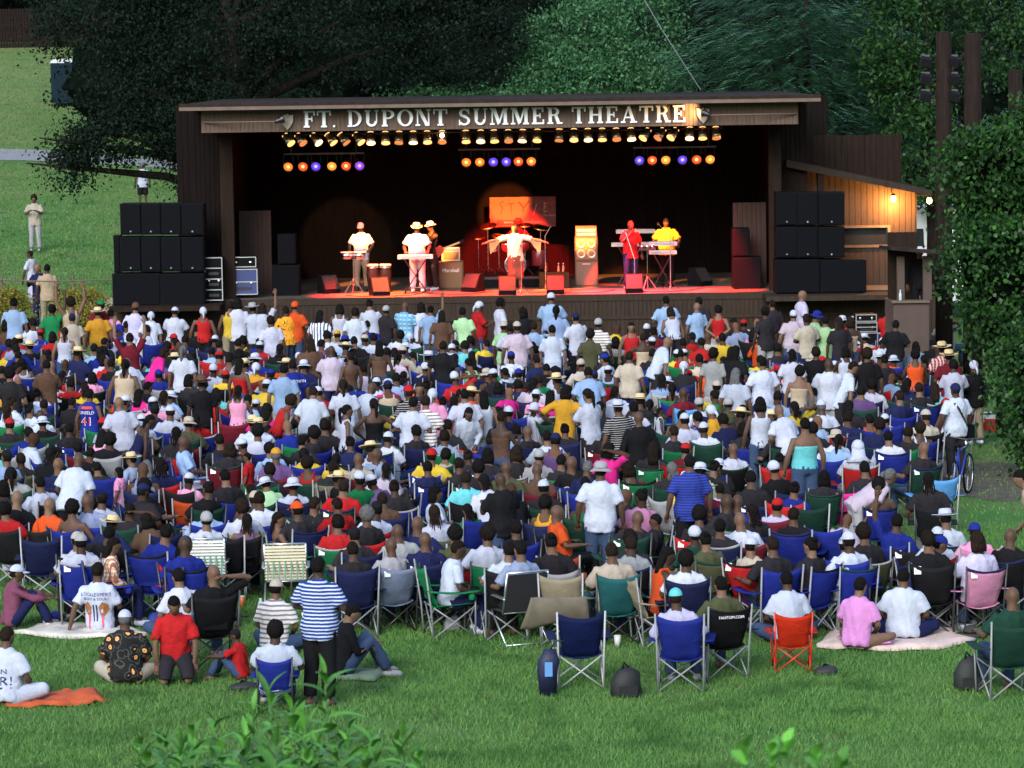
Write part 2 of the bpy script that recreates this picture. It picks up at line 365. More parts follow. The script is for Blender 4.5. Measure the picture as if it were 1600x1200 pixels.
# dim forest wall closing the view behind
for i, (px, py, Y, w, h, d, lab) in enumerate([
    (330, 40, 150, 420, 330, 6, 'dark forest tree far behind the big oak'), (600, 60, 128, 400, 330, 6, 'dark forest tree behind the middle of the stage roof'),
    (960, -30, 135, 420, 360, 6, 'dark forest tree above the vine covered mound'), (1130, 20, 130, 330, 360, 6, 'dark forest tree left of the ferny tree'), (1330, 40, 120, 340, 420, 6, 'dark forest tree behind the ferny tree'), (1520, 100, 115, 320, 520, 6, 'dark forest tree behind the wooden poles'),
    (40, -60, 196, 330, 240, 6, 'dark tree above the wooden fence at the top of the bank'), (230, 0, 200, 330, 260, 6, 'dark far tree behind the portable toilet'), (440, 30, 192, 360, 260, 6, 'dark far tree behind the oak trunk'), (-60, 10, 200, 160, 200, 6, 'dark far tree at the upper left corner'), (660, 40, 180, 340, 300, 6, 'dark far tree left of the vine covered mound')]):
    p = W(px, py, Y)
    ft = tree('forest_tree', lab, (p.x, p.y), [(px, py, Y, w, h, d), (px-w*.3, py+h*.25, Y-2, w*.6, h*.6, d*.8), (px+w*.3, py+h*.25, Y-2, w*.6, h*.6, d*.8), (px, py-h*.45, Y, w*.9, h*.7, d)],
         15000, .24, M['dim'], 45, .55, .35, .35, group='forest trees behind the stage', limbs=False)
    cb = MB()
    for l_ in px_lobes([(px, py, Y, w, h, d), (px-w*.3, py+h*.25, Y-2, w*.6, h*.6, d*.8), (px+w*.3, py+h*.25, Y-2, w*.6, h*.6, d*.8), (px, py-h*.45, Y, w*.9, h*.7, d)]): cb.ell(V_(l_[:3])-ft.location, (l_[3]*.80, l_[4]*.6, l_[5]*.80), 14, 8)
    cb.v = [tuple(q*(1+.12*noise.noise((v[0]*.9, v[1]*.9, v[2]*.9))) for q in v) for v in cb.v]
    cb.build('inner_branches', M['deep'], ft)  # solid cores added to block sky gaps through the leaves
# vine covered mound above the roof's middle
tree('vine_mound', 'bright green vine covered mound of shrubs above the stage roof', (2.9, 95),
     [(900, 70, 95, 170, 150, 1.8), (985, 55, 95, 160, 170, 1.8), (930, 130, 94, 240, 90, 1.6), (1030, 135, 94, 110, 70, 1.4), (860, 110, 95, 90, 100, 1.4), (850, 150, 94, 120, 40, 1.2), (960, -30, 97, 220, 110, 2), (700, 152, 93.5, 200, 26, .7)],
     34000, .13, M['vine'], 40, .22, .75, .12, cat='shrub', limbs=False)
# ferny tree with long pinnate leaves
def fronds(name, label, base, spec, n, L, m, trunk_r=.16):
    r = empty(name, (base[0], base[1], hill(base[0], base[1]))); tag(r, label, 'tree'); o = np.array(r.location)
    lobes = px_lobes(spec); P = lobes_points(lobes, n, 12, .35, .45)-o; out = []
    cen = np.mean(np.array([l[:3] for l in lobes]), 0)-o
    for p in P:
        d = p-cen; d[2] = 0; a = math.atan2(d[1], d[0])+random.uniform(-1.2, 1.2); t = np.array([math.cos(a), math.sin(a), random.uniform(-.1, .5)]); t /= np.linalg.norm(t)
        s = np.cross(t, [0, 0, 1.]); s /= np.linalg.norm(s); l = L*random.uniform(.7, 1.25)
        for k in range(8):
            f = (k+1)/8.5; q = p+t*l*f+np.array([0, 0, -.55*l*f*f]); ll = l*.26*(1-abs(f-.45)*.9)
            for sg in (-1, 1):
                e = q+s*sg*ll+t*ll*.35+np.array([0, 0, -.25*ll]); w = t*ll*.27; out += [q-w, q+w, e]
    me = tri_mesh('crown', np.array(out), 3); me.materials.append(m); c = link('crown', me, r); c['kind'] = 'stuff'
    b = MB(); b.tube([(0, 0, -.3), (cen[0]*.3, cen[1]*.3, cen[2]*.6), cen, cen+np.array([0, 0, 2.])], [trunk_r*1.3, trunk_r, trunk_r*.7, .03], 8); b.build('trunk', M['bark'], r, True)
    for lb in lobes:
        e = np.array(lb[:3])-o; b = MB(); b.tube([cen*.55, (cen*.6+e*.4), e], [trunk_r*.5, trunk_r*.35, .03], 6); b.build('limb', M['bark'], r, True)
    return r
fronds('ferny_tree', 'feathery tree with long pinnate leaves above the right end of the roof', (9.2, 93),
       [(1200, 40, 93, 200, 120, 2), (1130, 110, 92, 160, 90, 1.5), (1250, 110, 92, 220, 110, 1.8), (1330, 70, 93, 150, 160, 1.8), (1330, 160, 92, 180, 110, 1.6), (1180, -40, 94, 260, 120, 2.2), (1390, 190, 93, 110, 90, 1.4)], 4600, .56, M['ferny'])
# ivy clad tree right of it
tree('ivy_tree', 'dark ivy clad tree left of the wooden poles', (12.0, 90),
     [(1400, 60, 90, 110, 160, 1.3), (1420, 150, 90, 100, 150, 1.2), (1440, 240, 89, 90, 160, 1.1), (1390, 110, 90, 60, 100, .9), (1560, 40, 91, 120, 200, 1.4), (1440, -40, 91, 220, 120, 2)],
     13000, .16, M['ivy'], 30, .22, .7, .25)
# ivy hedge close at the right edge
def ivy_mass(name, label, base, spec, n, leaf, hi=.22):
    r = tree(name, label, base, spec, n, leaf, M['ivy'], 26, .16, .86, .16, cat='shrub', limbs=False, droop=.6, aspect=.8)
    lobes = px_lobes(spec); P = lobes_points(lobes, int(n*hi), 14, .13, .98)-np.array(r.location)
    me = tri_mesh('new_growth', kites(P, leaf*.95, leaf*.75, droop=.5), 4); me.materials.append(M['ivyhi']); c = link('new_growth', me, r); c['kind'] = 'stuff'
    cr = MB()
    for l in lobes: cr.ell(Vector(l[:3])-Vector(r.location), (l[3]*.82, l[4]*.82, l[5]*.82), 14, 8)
    cr.build('branches', mat('ivy_shade', (.003, .005, .003), 1.0, spec=.0), r)  # solid near-black cores: the ivy's inner shade given as shape and colour
    return r
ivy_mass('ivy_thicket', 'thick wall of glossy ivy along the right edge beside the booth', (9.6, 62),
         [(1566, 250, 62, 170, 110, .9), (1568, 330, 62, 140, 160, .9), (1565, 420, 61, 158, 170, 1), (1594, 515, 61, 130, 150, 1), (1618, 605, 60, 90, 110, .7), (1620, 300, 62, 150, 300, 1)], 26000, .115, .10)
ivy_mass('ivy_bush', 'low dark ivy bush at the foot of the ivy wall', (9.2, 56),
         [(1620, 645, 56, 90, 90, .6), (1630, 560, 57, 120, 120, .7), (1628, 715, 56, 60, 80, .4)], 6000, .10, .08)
# clipped hedge, yellow light put into its leaf colour, at the left by the fence
for lab, px, w in (('hedge block painted in yellow light at the left edge of the lawn', 14, 62), ('hedge block painted in yellow light beside the left loudspeakers', 126, 74)):
    p = W(px, 485, 86); tree('golden_hedge', lab, (p.x, p.y), [(px-w*.25, 488, 86, w*.6, 72, .5), (px+w*.25, 488, 86, w*.6, 72, .5), (px, 486, 86, w*.7, 74, .5)], 5000, .08, M['gold_hedge'], 12, .10, .8, .05, cat='hedge', limbs=False)
# ================================================================ the theatre building
YF, YB = 79.0, 86.5                              # stage front edge and back wall
ZD = Zc(462, YF)                                 # deck height
YR = 77.4                                        # fascia plane
th = empty('theatre_building', (0, 0, 0)); tag(th, 'brown wooden open air stage with a lettered fascia and flat roof', 'theatre')
def boards(name, x0, x1, z0, z1, y, m, parent, w=.115, t=.02, z1f=None, gap=.012, along='x'):
    """vertical boards side by side with open joints on a backing sheet; z1f(x) gives a sloping top"""
    b = MB(); x = x0
    while x < x1-1e-4:
        e = min(x+w, x1); tt = t+random.uniform(-.004, .004)
        if along == 'x':
            if z1f: b.prism([(x+gap/2, z0), (e-gap/2, z0), (e-gap/2, z1f(e)), (x+gap/2, z1f(x))], y-tt, y)
            else: b.bx(x+gap/2, e-gap/2, y-tt, y, z0, z1)
        else: b.bx(y-tt, y, x+gap/2, e-gap/2, z0, z1)
        x = e
    if along == 'x':
        if z1f: b.prism([(x0, z0), (x1, z0), (x1, z1f(x1)), (x0, z1f(x0))], y+.001, y+.05)
        else: b.bx(x0, x1, y+.001, y+.05, z0, z1)
    else: b.bx(y+.001, y+.05, x0, x1, z0, z1)
    o = b.build(name, m, parent, fix=False); return o
# roof slab and its edge
xl, xr = X(290, 77.0), X(1281, 77.0); zr = Zc(157, 77.0)
MB().bx(xl, xr, 76.9, 88.5, zr-.10, zr+.02).build('roof', M['roof'], th)
MB().bx(xl-.03, xr+.03, 76.82, 76.9, zr-.13, zr-.035).build('roof_edge', M['trim'], th)
MB().bx(xl-.03, xr+.03, 76.80, 76.9, zr-.033, zr+.04).build('roof_edge', M['roof'], th)
zf1, zf0 = Zc(166, YR), Zc(200.5, YR)
fl, fr = X(321, YR), X(1249, YR)
fas = boards('fascia', fl, fr, zf0, zf1, YR, M['board_lt'], th, w=.105)
MB().bx(fl, fr, YR+.06, YR+.14, zf0-.0, zf1+.05).build('fascia_beam', M['board'], th)
for xx in (fl+.03, fr-.03): boards('fascia_return', YR+.1, 80.5, zf0, zf1+.05, xx, M['board'], th, along='y')
# slab serif letters, each a part of the fascia
def glyph(ch):
    """strokes in a 0..w by 0..1 box; lists of polygons"""
    P = []; T, t, sf = .21, .085, .10       # thick stem, thin stroke, serif height
    def r(x0, x1, z0, z1): P.append([(x0, z0), (x1, z0), (x1, z1), (x0, z1)])
    def stem(x, w=T, lo=1, hi=1, ex=.085):
        r(x, x+w, 0, 1)
        if lo: r(x-ex, x+w+ex, 0, sf)
        if hi: r(x-ex, x+w+ex, 1-sf, 1)
    def arc(cx, cz, rx, rz, a0, a1, wx, wz, n=12):
        for k in range(n):
            a, b = R(a0+(a1-a0)*k/n), R(a0+(a1-a0)*(k+1)/n)
            P.append([(cx+rx*math.cos(a), cz+rz*math.sin(a)), (cx+rx*math.cos(b), cz+rz*math.sin(b)), (cx+(rx-wx)*math.cos(b), cz+(rz-wz)*math.sin(b)), (cx+(rx-wx)*math.cos(a), cz+(rz-wz)*math.sin(a))])
    if ch == 'F': stem(.1); r(.3, .74, 1-sf, 1); r(.64, .74, .72, 1); r(.3, .58, .46, .46+sf); r(.5, .58, .36, .66); w = .78
    elif ch == 'E': stem(.1); r(.3, .76, 1-sf, 1); r(.66, .76, .72, 1); r(.3, .58, .46, .46+sf); r(.5, .58, .36, .66); r(.3, .8, 0, sf); r(.7, .8, 0, .28); w = .84
    elif ch == 'T': stem(.34, hi=0); r(0, .89, 1-sf, 1); r(0, .1, .7, 1); r(.79, .89, .7, 1); w = .9
    elif ch == '.': r(.04, .16, 0, .12); w = .2
    elif ch == 'D': stem(.1, ex=.07); arc(.36, .5, .56, .5, -90, 90, T, sf); r(.3, .36, 0, sf); r(.3, .36, 1-sf, 1); w = .96
    elif ch == 'P': stem(.1, ex=.08); arc(.42, .72, .4, .28, -90, 90, T*.95, sf); r(.3, .42, .44, .44+sf); r(.3, .42, 1-sf, 1); w = .86
    elif ch == 'R': stem(.1, ex=.08); arc(.42, .74, .36, .26, -90, 90, T*.95, sf); r(.3, .42, .48, .48+sf); r(.3, .42, 1-sf, 1); P.append([(.44, .52), (.66, .52), (.86, 0), (.64, 0)]); r(.62, .98, 0, sf); w = .96
    elif ch == 'U':
        r(.1, .1+T, .32, 1); r(.02, .1+T+.08, 1-sf, 1); r(.72, .80, .32, 1); r(.64, .90, 1-sf, 1); arc(.45, .34, .35, .34, 180, 360, T*.8, sf*1.3); w = .93
    elif ch == 'O': arc(.5, .5, .5, .51, 0, 360, T, sf, 26); w = 1.0
    elif ch == 'N': r(.1, .19, 0, 1); r(.0, .30, 0, sf); r(.0, .25, 1-sf, 1); P.append([(.12, 1), (.36, 1), (.88, 0), (.64, 0)]); r(.80, .89, 0, 1); r(.70, 1.0, 1-sf, 1); w = 1.0
    elif ch == 'M':
        r(.1, .18, 0, 1); r(.0, .28, 0, sf); r(.0, .2, 1-sf, 1); P.append([(.12, 1), (.36, 1), (.66, .12), (.48, .0)]); P.append([(.50, .0), (.64, .12), (.96, 1), (.82, 1)]); r(.86, 1.07, 0, 1); r(.78, 1.15, 0, sf); r(1.0, 1.15, 1-sf, 1); w = 1.17
    elif ch == 'H': stem(.1); stem(.66); r(.3, .68, .46, .46+sf); w = .98
    elif ch == 'A': P.append([(.1, 0), (.19, 0), (.52, .9), (.44, 1)]); P.append([(.42, 1), (.60, 1), (.94, 0), (.70, 0)]); r(.0, .3, 0, sf); r(.60, 1.04, 0, sf); r(.26, .74, .28, .28+sf*.9); w = 1.05
    elif ch == 'S':
        arc(.38, .74, .34, .27, 20, 250, T*.85, sf*1.15, 14); arc(.36, .27, .37, .28, -160, 80, T*.85, sf*1.15, 14); P.append([(.2, .66), (.30, .46), (.56, .38), (.50, .58)])
        r(.60, .68, .68, 1); r(.02, .10, 0, .34); w = .78
    return P, w
lt_mat = mat('sign_letter_white', (.90, .91, .94), .5, var=.04); edge_mat = mat('sign_letter_shade', (.035, .04, .075), .6)
def letter(ch, x, zb, h, y, wx, parent):
    P, w = glyph(ch); b = MB(); s = MB()
    for k, p in enumerate(P):
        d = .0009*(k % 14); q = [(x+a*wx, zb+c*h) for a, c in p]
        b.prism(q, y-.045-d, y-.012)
        s.prism([(a+.014, c-.016) for a, c in q], y-.0115+d*.3, y+.004)  # dark copy set down and right, painted as the letter's shadow
    o = b.build('letter', lt_mat, parent); s.build('painted_letter_shadow', edge_mat, o)
    return w
word_spans = [('FT.', 480, 530), ('DUPONT', 548, 704), ('SUMMER', 721, 882), ('THEATRE', 897, 1074)]
for wrd, p0, p1 in word_spans:
    ws = [glyph(c)[1] for c in wrd]; x0, x1 = X(p0, YR), X(p1, YR); gap = .14 if wrd != 'FT.' else .08
    sx = (x1-x0)/(sum(ws)+gap*(len(wrd)-1)); x = x0; zb = Zc(194.5, YR); h = Zc(168.5, YR)-zb
    for c, w in zip(wrd, ws):
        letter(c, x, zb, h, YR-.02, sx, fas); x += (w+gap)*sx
# arrowhead shields at both ends of the sign
sh_mat = mat('shield_panel', (.40, .34, .28), .6, var=.25, scale=9); sh_rim = mat('shield_rim', (.05, .035, .03), .7)
for px in (455, 1101):
    c = X(px, YR); z0, z1 = Zc(199, YR), Zc(170, YR); hh = z1-z0; w = .34
    poly = [(-.5, .92), (-.2, .90), (0, 1.0), (.2, .90), (.5, .92), (.46, .5), (.25, .2), (0, 0), (-.25, .2), (-.46, .5)]
    o = MB().prism([(c+a*w, z0+b*hh) for a, b in poly], YR-.065, YR-.022).build('shield', sh_rim, fas)
    MB().prism([(c+a*w*.86, z0+hh*.05+b*hh*.87) for a, b in poly], YR-.08, YR-.066).build('shield_face', sh_mat, o)
# conduits with sign floods
for (pa, pb_, lit, lab) in ((323, 437, False, 'unlit sign flood lamp on its conduit left of the lettering'), (1247, 1112, True, 'glowing sign flood lamp on its conduit at the right end of the lettering')):
    zz = Zc(184, YR); ya = YR-.42
    r = empty('sign_flood', (X(pb_, ya), ya, zz)); tag(r, lab, 'lamp'); dx = X(pa, ya)-X(pb_, ya); sg = 1 if dx > 0 else -1
    MB().tube([(dx, .37, 0), (dx*.95, .30, 0), (dx*.5, .06, 0), (dx*.1, 0, 0), (0, 0, 0)], .016, 8).build('conduit', M['trim'], r)
    MB().lathe([(.05, -.02), (.055, .06), (.10, .16), (.11, .19)], 14, (0, 0, 0), Euler((R(-25), R(-70*sg), 0)).to_matrix()).build('lamp_head', M['dmetal'], r, True)
    mm = Euler((R(-25), R(-70*sg), 0)).to_matrix(); d = mm @ Vector((0, 0, .192))
    MB().lathe([(.098, .165), (.02, .188)], 12, (0, 0, 0), mm).build('bulb', mat('flood_lit', (.9, .8, .6), .4, emit=((1, .62, .25), 5)) if lit else mat('flood_off', (.25, .28, .4), .2), r, True)
    if lit:
        l = bpy.data.lights.new('sign_flood_light', 'SPOT'); l.energy = 50; l.color = (1, .56, .22); l.spot_size = R(130); l.spot_blend = .8; l.shadow_soft_size = .05
        lo = bpy.data.objects.new('sign_flood_light', l); COL.objects.link(lo); lo.parent = r; lo.location = d*1.2; lo.rotation_euler = Vector((.93, -.42, .05)).to_track_quat('Z', 'Y').to_euler()
# walls, posts, skirt, deck
MB().bx(X(338, YF), X(1400, YF), YF, YB+1.5, ZD-.12, ZD).build('deck', M['deck'], th)
MB().bx(X(335, YF), X(1403, YF), YF-.05, YF-.002, ZD-.16, ZD+.008).build('deck_edge', M['board_sk'], th)
boards('stage_skirt', X(170, YF), X(1480, YF), 0.0, ZD-.165, YF-.01, M['board_sk'], th, w=.11)
MB().bx(X(335, YF), X(1403, YF), YF-.06, YF-.031, ZD-.62, ZD-.54).build('skirt_rail', M['board_sk'], th)
MB().bx(X(172, 78), X(345, 78), 77.7, 81.5, W(250, 479, 77.7).z-.12, W(250, 479, 77.7).z).build('wing_deck', M['board'], th)
MB().bx(X(1195, 78.2), X(1402, 78.2), 77.8, 82.5, W(1300, 462, 77.8).z-.12, W(1300, 462, 77.8).z).build('wing_deck', M['board_sk'], th)
xL, xR = X(362, 79.6), X(1212, 79.6)
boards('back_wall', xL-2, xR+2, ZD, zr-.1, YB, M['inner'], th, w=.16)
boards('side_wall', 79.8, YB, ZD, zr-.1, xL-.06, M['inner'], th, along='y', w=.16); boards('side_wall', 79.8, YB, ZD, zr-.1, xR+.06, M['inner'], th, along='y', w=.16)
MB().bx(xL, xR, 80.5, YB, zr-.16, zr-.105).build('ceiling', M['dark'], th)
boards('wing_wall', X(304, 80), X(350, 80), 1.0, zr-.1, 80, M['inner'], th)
for p0, p1, yy in ((348, 368, 79.3), (1203, 1222, 79.3)): MB().bx(X(p0, yy), X(p1, yy), yy, yy+.3, ZD-.2, zr-.1).build('post', M['board'], th)
door_m = mat('red_brown_panel', (.040, .019, .013), .7, var=.2, scale=4, stretch=(5, 5, .6))
boards('wing_panel', X(376, 81.5), X(426, 81.5), ZD, Zc(322, 81.5)-.02, 81.5, door_m, th, w=.12); boards('wing_panel', X(1146, 81.5), X(1198, 81.5), ZD, Zc(322, 81.5), 81.5, door_m, th, w=.12)
boards('wing_wall', X(1222, 80.2), X(1262, 80.2), 1.0, zr-.1, 80.2, M['board'], th)
# annex on the right: parapet wall, lean-to roof, lamp lit wall with a hatch
YA = 80.8
boards('annex_upper_wall', X(1252, 82.5), X(1409, 82.5), Zc(300, 82.5), Zc(219, 82.5), 82.5, M['board'], th, w=.15)
ax0, ax1 = X(1222, YA), X(1430, YA); z_at = lambda x: Zc(263, YA)+(x-X(1228, YA))/(X(1447, YA)-X(1228, YA))*(Zc(313, YA)-Zc(263, YA))
hx0, hx1, hz0, hz1 = X(1318, YA), X(1387, YA), Zc(391, YA), Zc(364, YA)
am = mat('annex_board', (.036, .019, .011), .75, var=.22, scale=3, stretch=(6, 6, .6), bump=.3)
boards('annex_wall', ax0, hx0, .9, 9, YA, am, th, w=.15, z1f=z_at); boards('annex_wall', hx1, ax1, .9, 9, YA, am, th, w=.15, z1f=z_at)
boards('annex_wall', hx0, hx1, .9, hz0, YA, am, th, w=.15); boards('annex_wall', hx0, hx1, hz1, 9, YA, am, th, w=.15, z1f=z_at)
boards('annex_side_wall', YA+.05, 85, .9, z_at(ax1)-.05, ax1, am, th, w=.15, along='y')
MB().bx(hx0+.02, hx1-.02, YA+.055, YA+.08, hz0, hz1).build('hatch_glass', M['glass'], th)
f = MB(); f.bx(hx0-.06, hx1+.07, YA-.06, YA-.022, hz1, hz1+.06); f.bx(hx0-.06, hx1+.07, YA-.061, YA-.022, hz0-.06, hz0); f.bx(hx1, hx1+.07, YA-.062, YA-.022, hz0-.001, hz1+.001)
f.build('hatch_frame', M['trim'], th)
rf = MB(); rx0, rx1 = X(1225, YA), X(1449, YA)
rf.prism([(rx0, z_at(rx0)+.02), (rx1, z_at(rx1)+.02), (rx1, z_at(rx1)+.13), (rx0, z_at(rx0)+.13)], YA-.9, YA+3.5)
rf.build('annex_roof', M['roof'], th)
rf = MB(); rf.prism([(rx0, z_at(rx0)-.05), (rx1, z_at(rx1)-.0), (rx1, z_at(rx1)+.135), (rx0, z_at(rx0)+.135)], YA-.95, YA-.905); rf.build('annex_roof_edge', M['board_sk'], th)
MB().bx(X(1279, 79.9), X(1288, 79.9), 79.9, 80.05, 1.2, z_at(X(1283, YA))+.0).build('annex_post', M['board'], th)
# bulkhead lamps
def wall_lamp(px, py, Y, lab, power, arm=None):
    p = W(px, py, Y); r = empty('wall_lamp', p); tag(r, lab, 'lamp', 'warm lamps on the annex')
    MB().lathe([(.03, .06), (.05, .04), (.07, .0)], 12).build('lamp_cap', M['dmetal'], r, True)
    MB().lathe([(.045, -.002), (.07, -.06), (.06, -.12), (.02, -.15)], 12).build('bulb', mat('lamp_bulb', (.9, .7, .4), .4, emit=((1, .50, .14), 6)), r, True)
    MB().tube([(0, 0, .05), (0, .08, .06), (arm or 0, .38, .06)], .012, 6).build('bracket', M['dmetal'], r)
    l = bpy.data.lights.new('lamp_light', 'POINT'); l.energy = power; l.color = (1, .42, .10); l.shadow_soft_size = .07
    lo = bpy.data.objects.new('lamp_light', l); COL.objects.link(lo); lo.parent = r; lo.location = (0, -.05, -.22)
wall_lamp(1396, 306, YA-.38, 'lit warm lamp on the annex wall above the hatch', 150)
wall_lamp(1452, 309, YA-.30, 'lit warm lamp under the outer tip of the annex roof', 30, -.5)

# ================================================================ stage lamps
def aim(o, frm, to): o.rotation_euler = (Vector(frm)-Vector(to)).to_track_quat('Z', 'Y').to_euler()
can_m = mat('lamp_can', (.05, .045, .045), .28, .85); can_c = mat('chromed_lamp_can', (.55, .42, .32), .3, .9)  # chromed can's warm tint stands in for glints of lamplight
rim_m = mat('lamp_rim_glow', (.9, .7, .4), .4, emit=((1, .46, .12), .75))
EM = {'orange': ((1, .15, .012), .8), 'red': ((1, .06, .01), .85), 'amber': ((1, .24, .02), .75), 'blue': ((.13, .05, 1), .5), 'violet': ((.34, .06, .8), .45)}
lens = {k: mat('lens_'+k, (.03, .02, .02), .5, emit=v) for k, v in EM.items()}
hot = {k: mat('hot_spot_'+k, (.05, .04, .03), .5, emit=(((1, .50, .14) if k not in ('blue', 'violet') else (.32, .28, 1)), .9)) for k in EM}
def par_mesh():
    a = MB().lathe([(.03, -.17), (.075, -.16), (.082, -.02), (.098, .0), (.10, .12), (.092, .12), (.085, .02), (.02, .01)], 14).mesh('can', can_c, True)
    c = MB().tube([(-.115, 0, 0), (-.118, .0, -.22), (0, 0, -.30), (.118, 0, -.22), (.115, 0, 0)], .010, 6).mesh('yoke', can_m)
    return a, c
can_me, yoke_me = par_mesh(); can_dk = can_me.copy(); can_dk.materials[0] = can_m
lens_me = {k: MB().lathe([(.088, .07), (.06, .085), (.0, .09)], 14).mesh('lens', lens[k], True) for k in EM}
hot_me = {k: MB().lathe([(.04, .084), (.025, .094), (.0, .098)], 10).mesh('hot_spot', hot[k], True) for k in EM}
rim_me = MB().lathe([(.088, .10), (.104, .112), (.106, .136), (.09, .137), (.07, .06)], 14).mesh('lit_rim', rim_m, True)
vent_me = MB().lathe([(.05, -.172), (.078, -.165), (.078, -.150), (.05, -.145)], 12).mesh('vent_glow', mat('vent_glow', (.8, .5, .2), .4, emit=((1, .55, .2), .9)), True)
bulb_me = MB().ell((0, 0, 0), (.05, .05, .05), 10, 6).mesh('bulb', mat('bare_bulb', (1, .9, .7), .3, emit=((1, .66, .26), 18)), True)
rims = [rim_me, rim_me.copy(), rim_me.copy()]; rims[1].materials[0] = mat('lamp_rim_dim', (.5, .3, .2), .4, emit=((1, .30, .06), .30)); rims[2].materials[0] = mat('lamp_rim_hot', (.9, .7, .4), .4, emit=((1, .58, .22), 1.6))
ordw = ['first', 'second', 'third', 'fourth', 'fifth', 'sixth']
row1 = [456, 475, 499, 522, 542, 565, 584, 607, 628, 650, 672, 695, 732, 755, 776, 798, 820, 843, 877, 900, 922, 944, 966, 989, 1011, 1034, 1054, 1080, 1100, 1121]
zb1 = Zc(205, 78.2)
pr = empty('lamp_bar', (0, 78.2, zb1)); tag(pr, 'long steel bar carrying the front row of stage lamps under the fascia', 'pipe')
MB().tube([(X(446, 78.2), 0, 0), (X(1132, 78.2), 0, 0)], .022, 8).build('pipe', M['dmetal'], pr)
for i, px in enumerate(row1):
    x = X(px, 78.2); tilt = R(-38) if px < 575 else (R(36) if 1005 < px < 1060 else R(random.uniform(-5, 5)))
    blk = ['leftmost', 'left of centre', 'centre', 'right of centre', 'rightmost'][i//6]
    r = empty('stage_lamp', (x, 78.2, zb1-.13)); tag(r, 'can lamp under the fascia, %s of six in the %s block' % (ordw[i % 6], blk), 'stage lamp', 'can lamps in the front row')
    mrot = Euler((R(158+random.uniform(-8, 8)), tilt, 0)) if True else None
    c = link('can', can_me, r, rot=mrot); link('lit_rim', rims[(0, 1, 2, 0, 1, 0, 2)[i % 7]], c); link('vent_glow', vent_me, c)
    link('yoke', yoke_me, r, loc=(0, 0, .0), rot=(math.pi, 0, 0))
    if px == 695:
        bo = link('bulb', bulb_me, r, loc=(0, -.10, .06)); r['label'] = 'brightest lamp under the fascia, glaring below the letter T of the second word'
groups = [([455, 478, 498, 523, 545, 566], 257, 'left', ['orange', 'red', 'blue', 'amber', 'red', 'violet'], (448, 573), 240),
          ([732, 753, 774, 794, 813, 833], 254, 'middle', ['orange', 'orange', 'blue', 'blue', 'red', 'orange'], (720, 847), 233),
          ([1001, 1021, 1042, 1068, 1090, 1111], 251, 'right', ['blue', 'red', 'amber', 'blue', 'red', 'amber'], (992, 1121), 230)]
LAMP = {}
for pxs, pyc, nm, cols, (pa, pb_), pyb in groups:
    yb = 79.6; zb = W((pa+pb_)/2, pyb, yb).z
    pr = empty('lamp_bar', (X((pa+pb_)/2, yb), yb, zb)); tag(pr, 'short steel bar carrying the %s cluster of coloured stage lamps' % nm, 'pipe')
    MB().tube([(X(pa, yb)-pr.location.x, 0, 0), (X(pb_, yb)-pr.location.x, 0, 0)], .022, 8).build('pipe', M['metal'], pr)
    for hx in (pa+12, pb_-12): MB().tube([(X(hx, yb)-pr.location.x, 0, 0), (X(hx, yb)-pr.location.x, 0, zr-.2-zb)], .014, 6).build('hanger', M['dmetal'], pr)
    for k, (px, c) in enumerate(zip(pxs, cols)):
        z = zb-.28; x = X(px, yb)
        r = empty('stage_lamp', (x, yb, z)); tag(r, '%s glowing can lamp, %s from the left in the %s cluster' % (c, ordw[k], nm), 'stage lamp', 'coloured lamps in the %s cluster' % nm)
        can = link('can', can_dk, r, rot=(R(106), 0, 0)); can.scale = (1.28,)*3; link('lens', lens_me[c], can); link('hot_spot', hot_me[c], can)
        link('yoke', yoke_me, r, rot=(math.pi, 0, 0)); LAMP[(nm, k)] = Vector((x, yb, z))
# light thrown by those lamps (spots sit at the lamp bars)
def spot(name, frm, to, power, col, size, blend=.4, soft=.08):
    l = bpy.data.lights.new(name, 'SPOT'); l.energy = power; l.color = col; l.spot_size = R(size); l.spot_blend = blend; l.shadow_soft_size = soft
    o = bpy.data.objects.new(name, l); COL.objects.link(o); o.location = frm; aim(o, frm, to); return o
def fp(px, py): 
    z = ZD; d = ray(px, py); t = (z-CAM_Z)/d.z; return Vector((0, 0, CAM_Z))+d*t
bar1 = lambda px: Vector((X(px, 79.1), 79.1, ZD+3.15))
warm, red, rose, amb = (1, .29, .05), (1, .022, .010), (1, .045, .06), (1, .25, .045)
def at_z(px, Y, z): return Vector((X(px, Y), Y, z))
SP = 7.5
spot('stage_light', bar1(565), at_z(570, 82.0, ZD+1.2), 620*SP, warm, 17)
spot('stage_light', bar1(628), at_z(655, 81.0, ZD+1.1), 760*SP, warm, 15)
spot('stage_light', bar1(672), at_z(690, 82.0, ZD+1.0), 560*SP, warm, 16)
spot('stage_light', bar1(695), at_z(810, 80.3, ZD+1.2), 1000*SP, warm, 15)
spot('stage_light', bar1(843), at_z(915, 82.5, ZD+1.2), 820*SP, amb, 17)
spot('stage_light', bar1(966), at_z(1038, 81.5, ZD+1.3), 520*SP, warm, 14)
spot('stage_light', bar1(1034), at_z(985, 80.8, ZD+1.3), 480*SP, red, 17)
spot('stage_light', bar1(776), at_z(790, 83.0, ZD+1.4), 1500*SP, red, 26)
spot('stage_light', bar1(798), at_z(795, 84.5, ZD+2.1), 520*SP, amb, 13)
for px, q in ((480, 470), (560, 465), (660, 463), (760, 461), (870, 460), (960, 459), (1060, 458), (1120, 457)):
    spot('floor_wash_light', Vector((X(px, 79.7), 79.7, ZD+3.4)), at_z(px, 79.9, ZD), 8500, rose if px in (960, 1060, 480) else red, 44, .8)
for px in (600, 800): spot('floor_wash_light', Vector((X(px, 79.7), 79.7, ZD+3.4)), at_z(px, 80.1, ZD), 2600, amb, 50, .8)
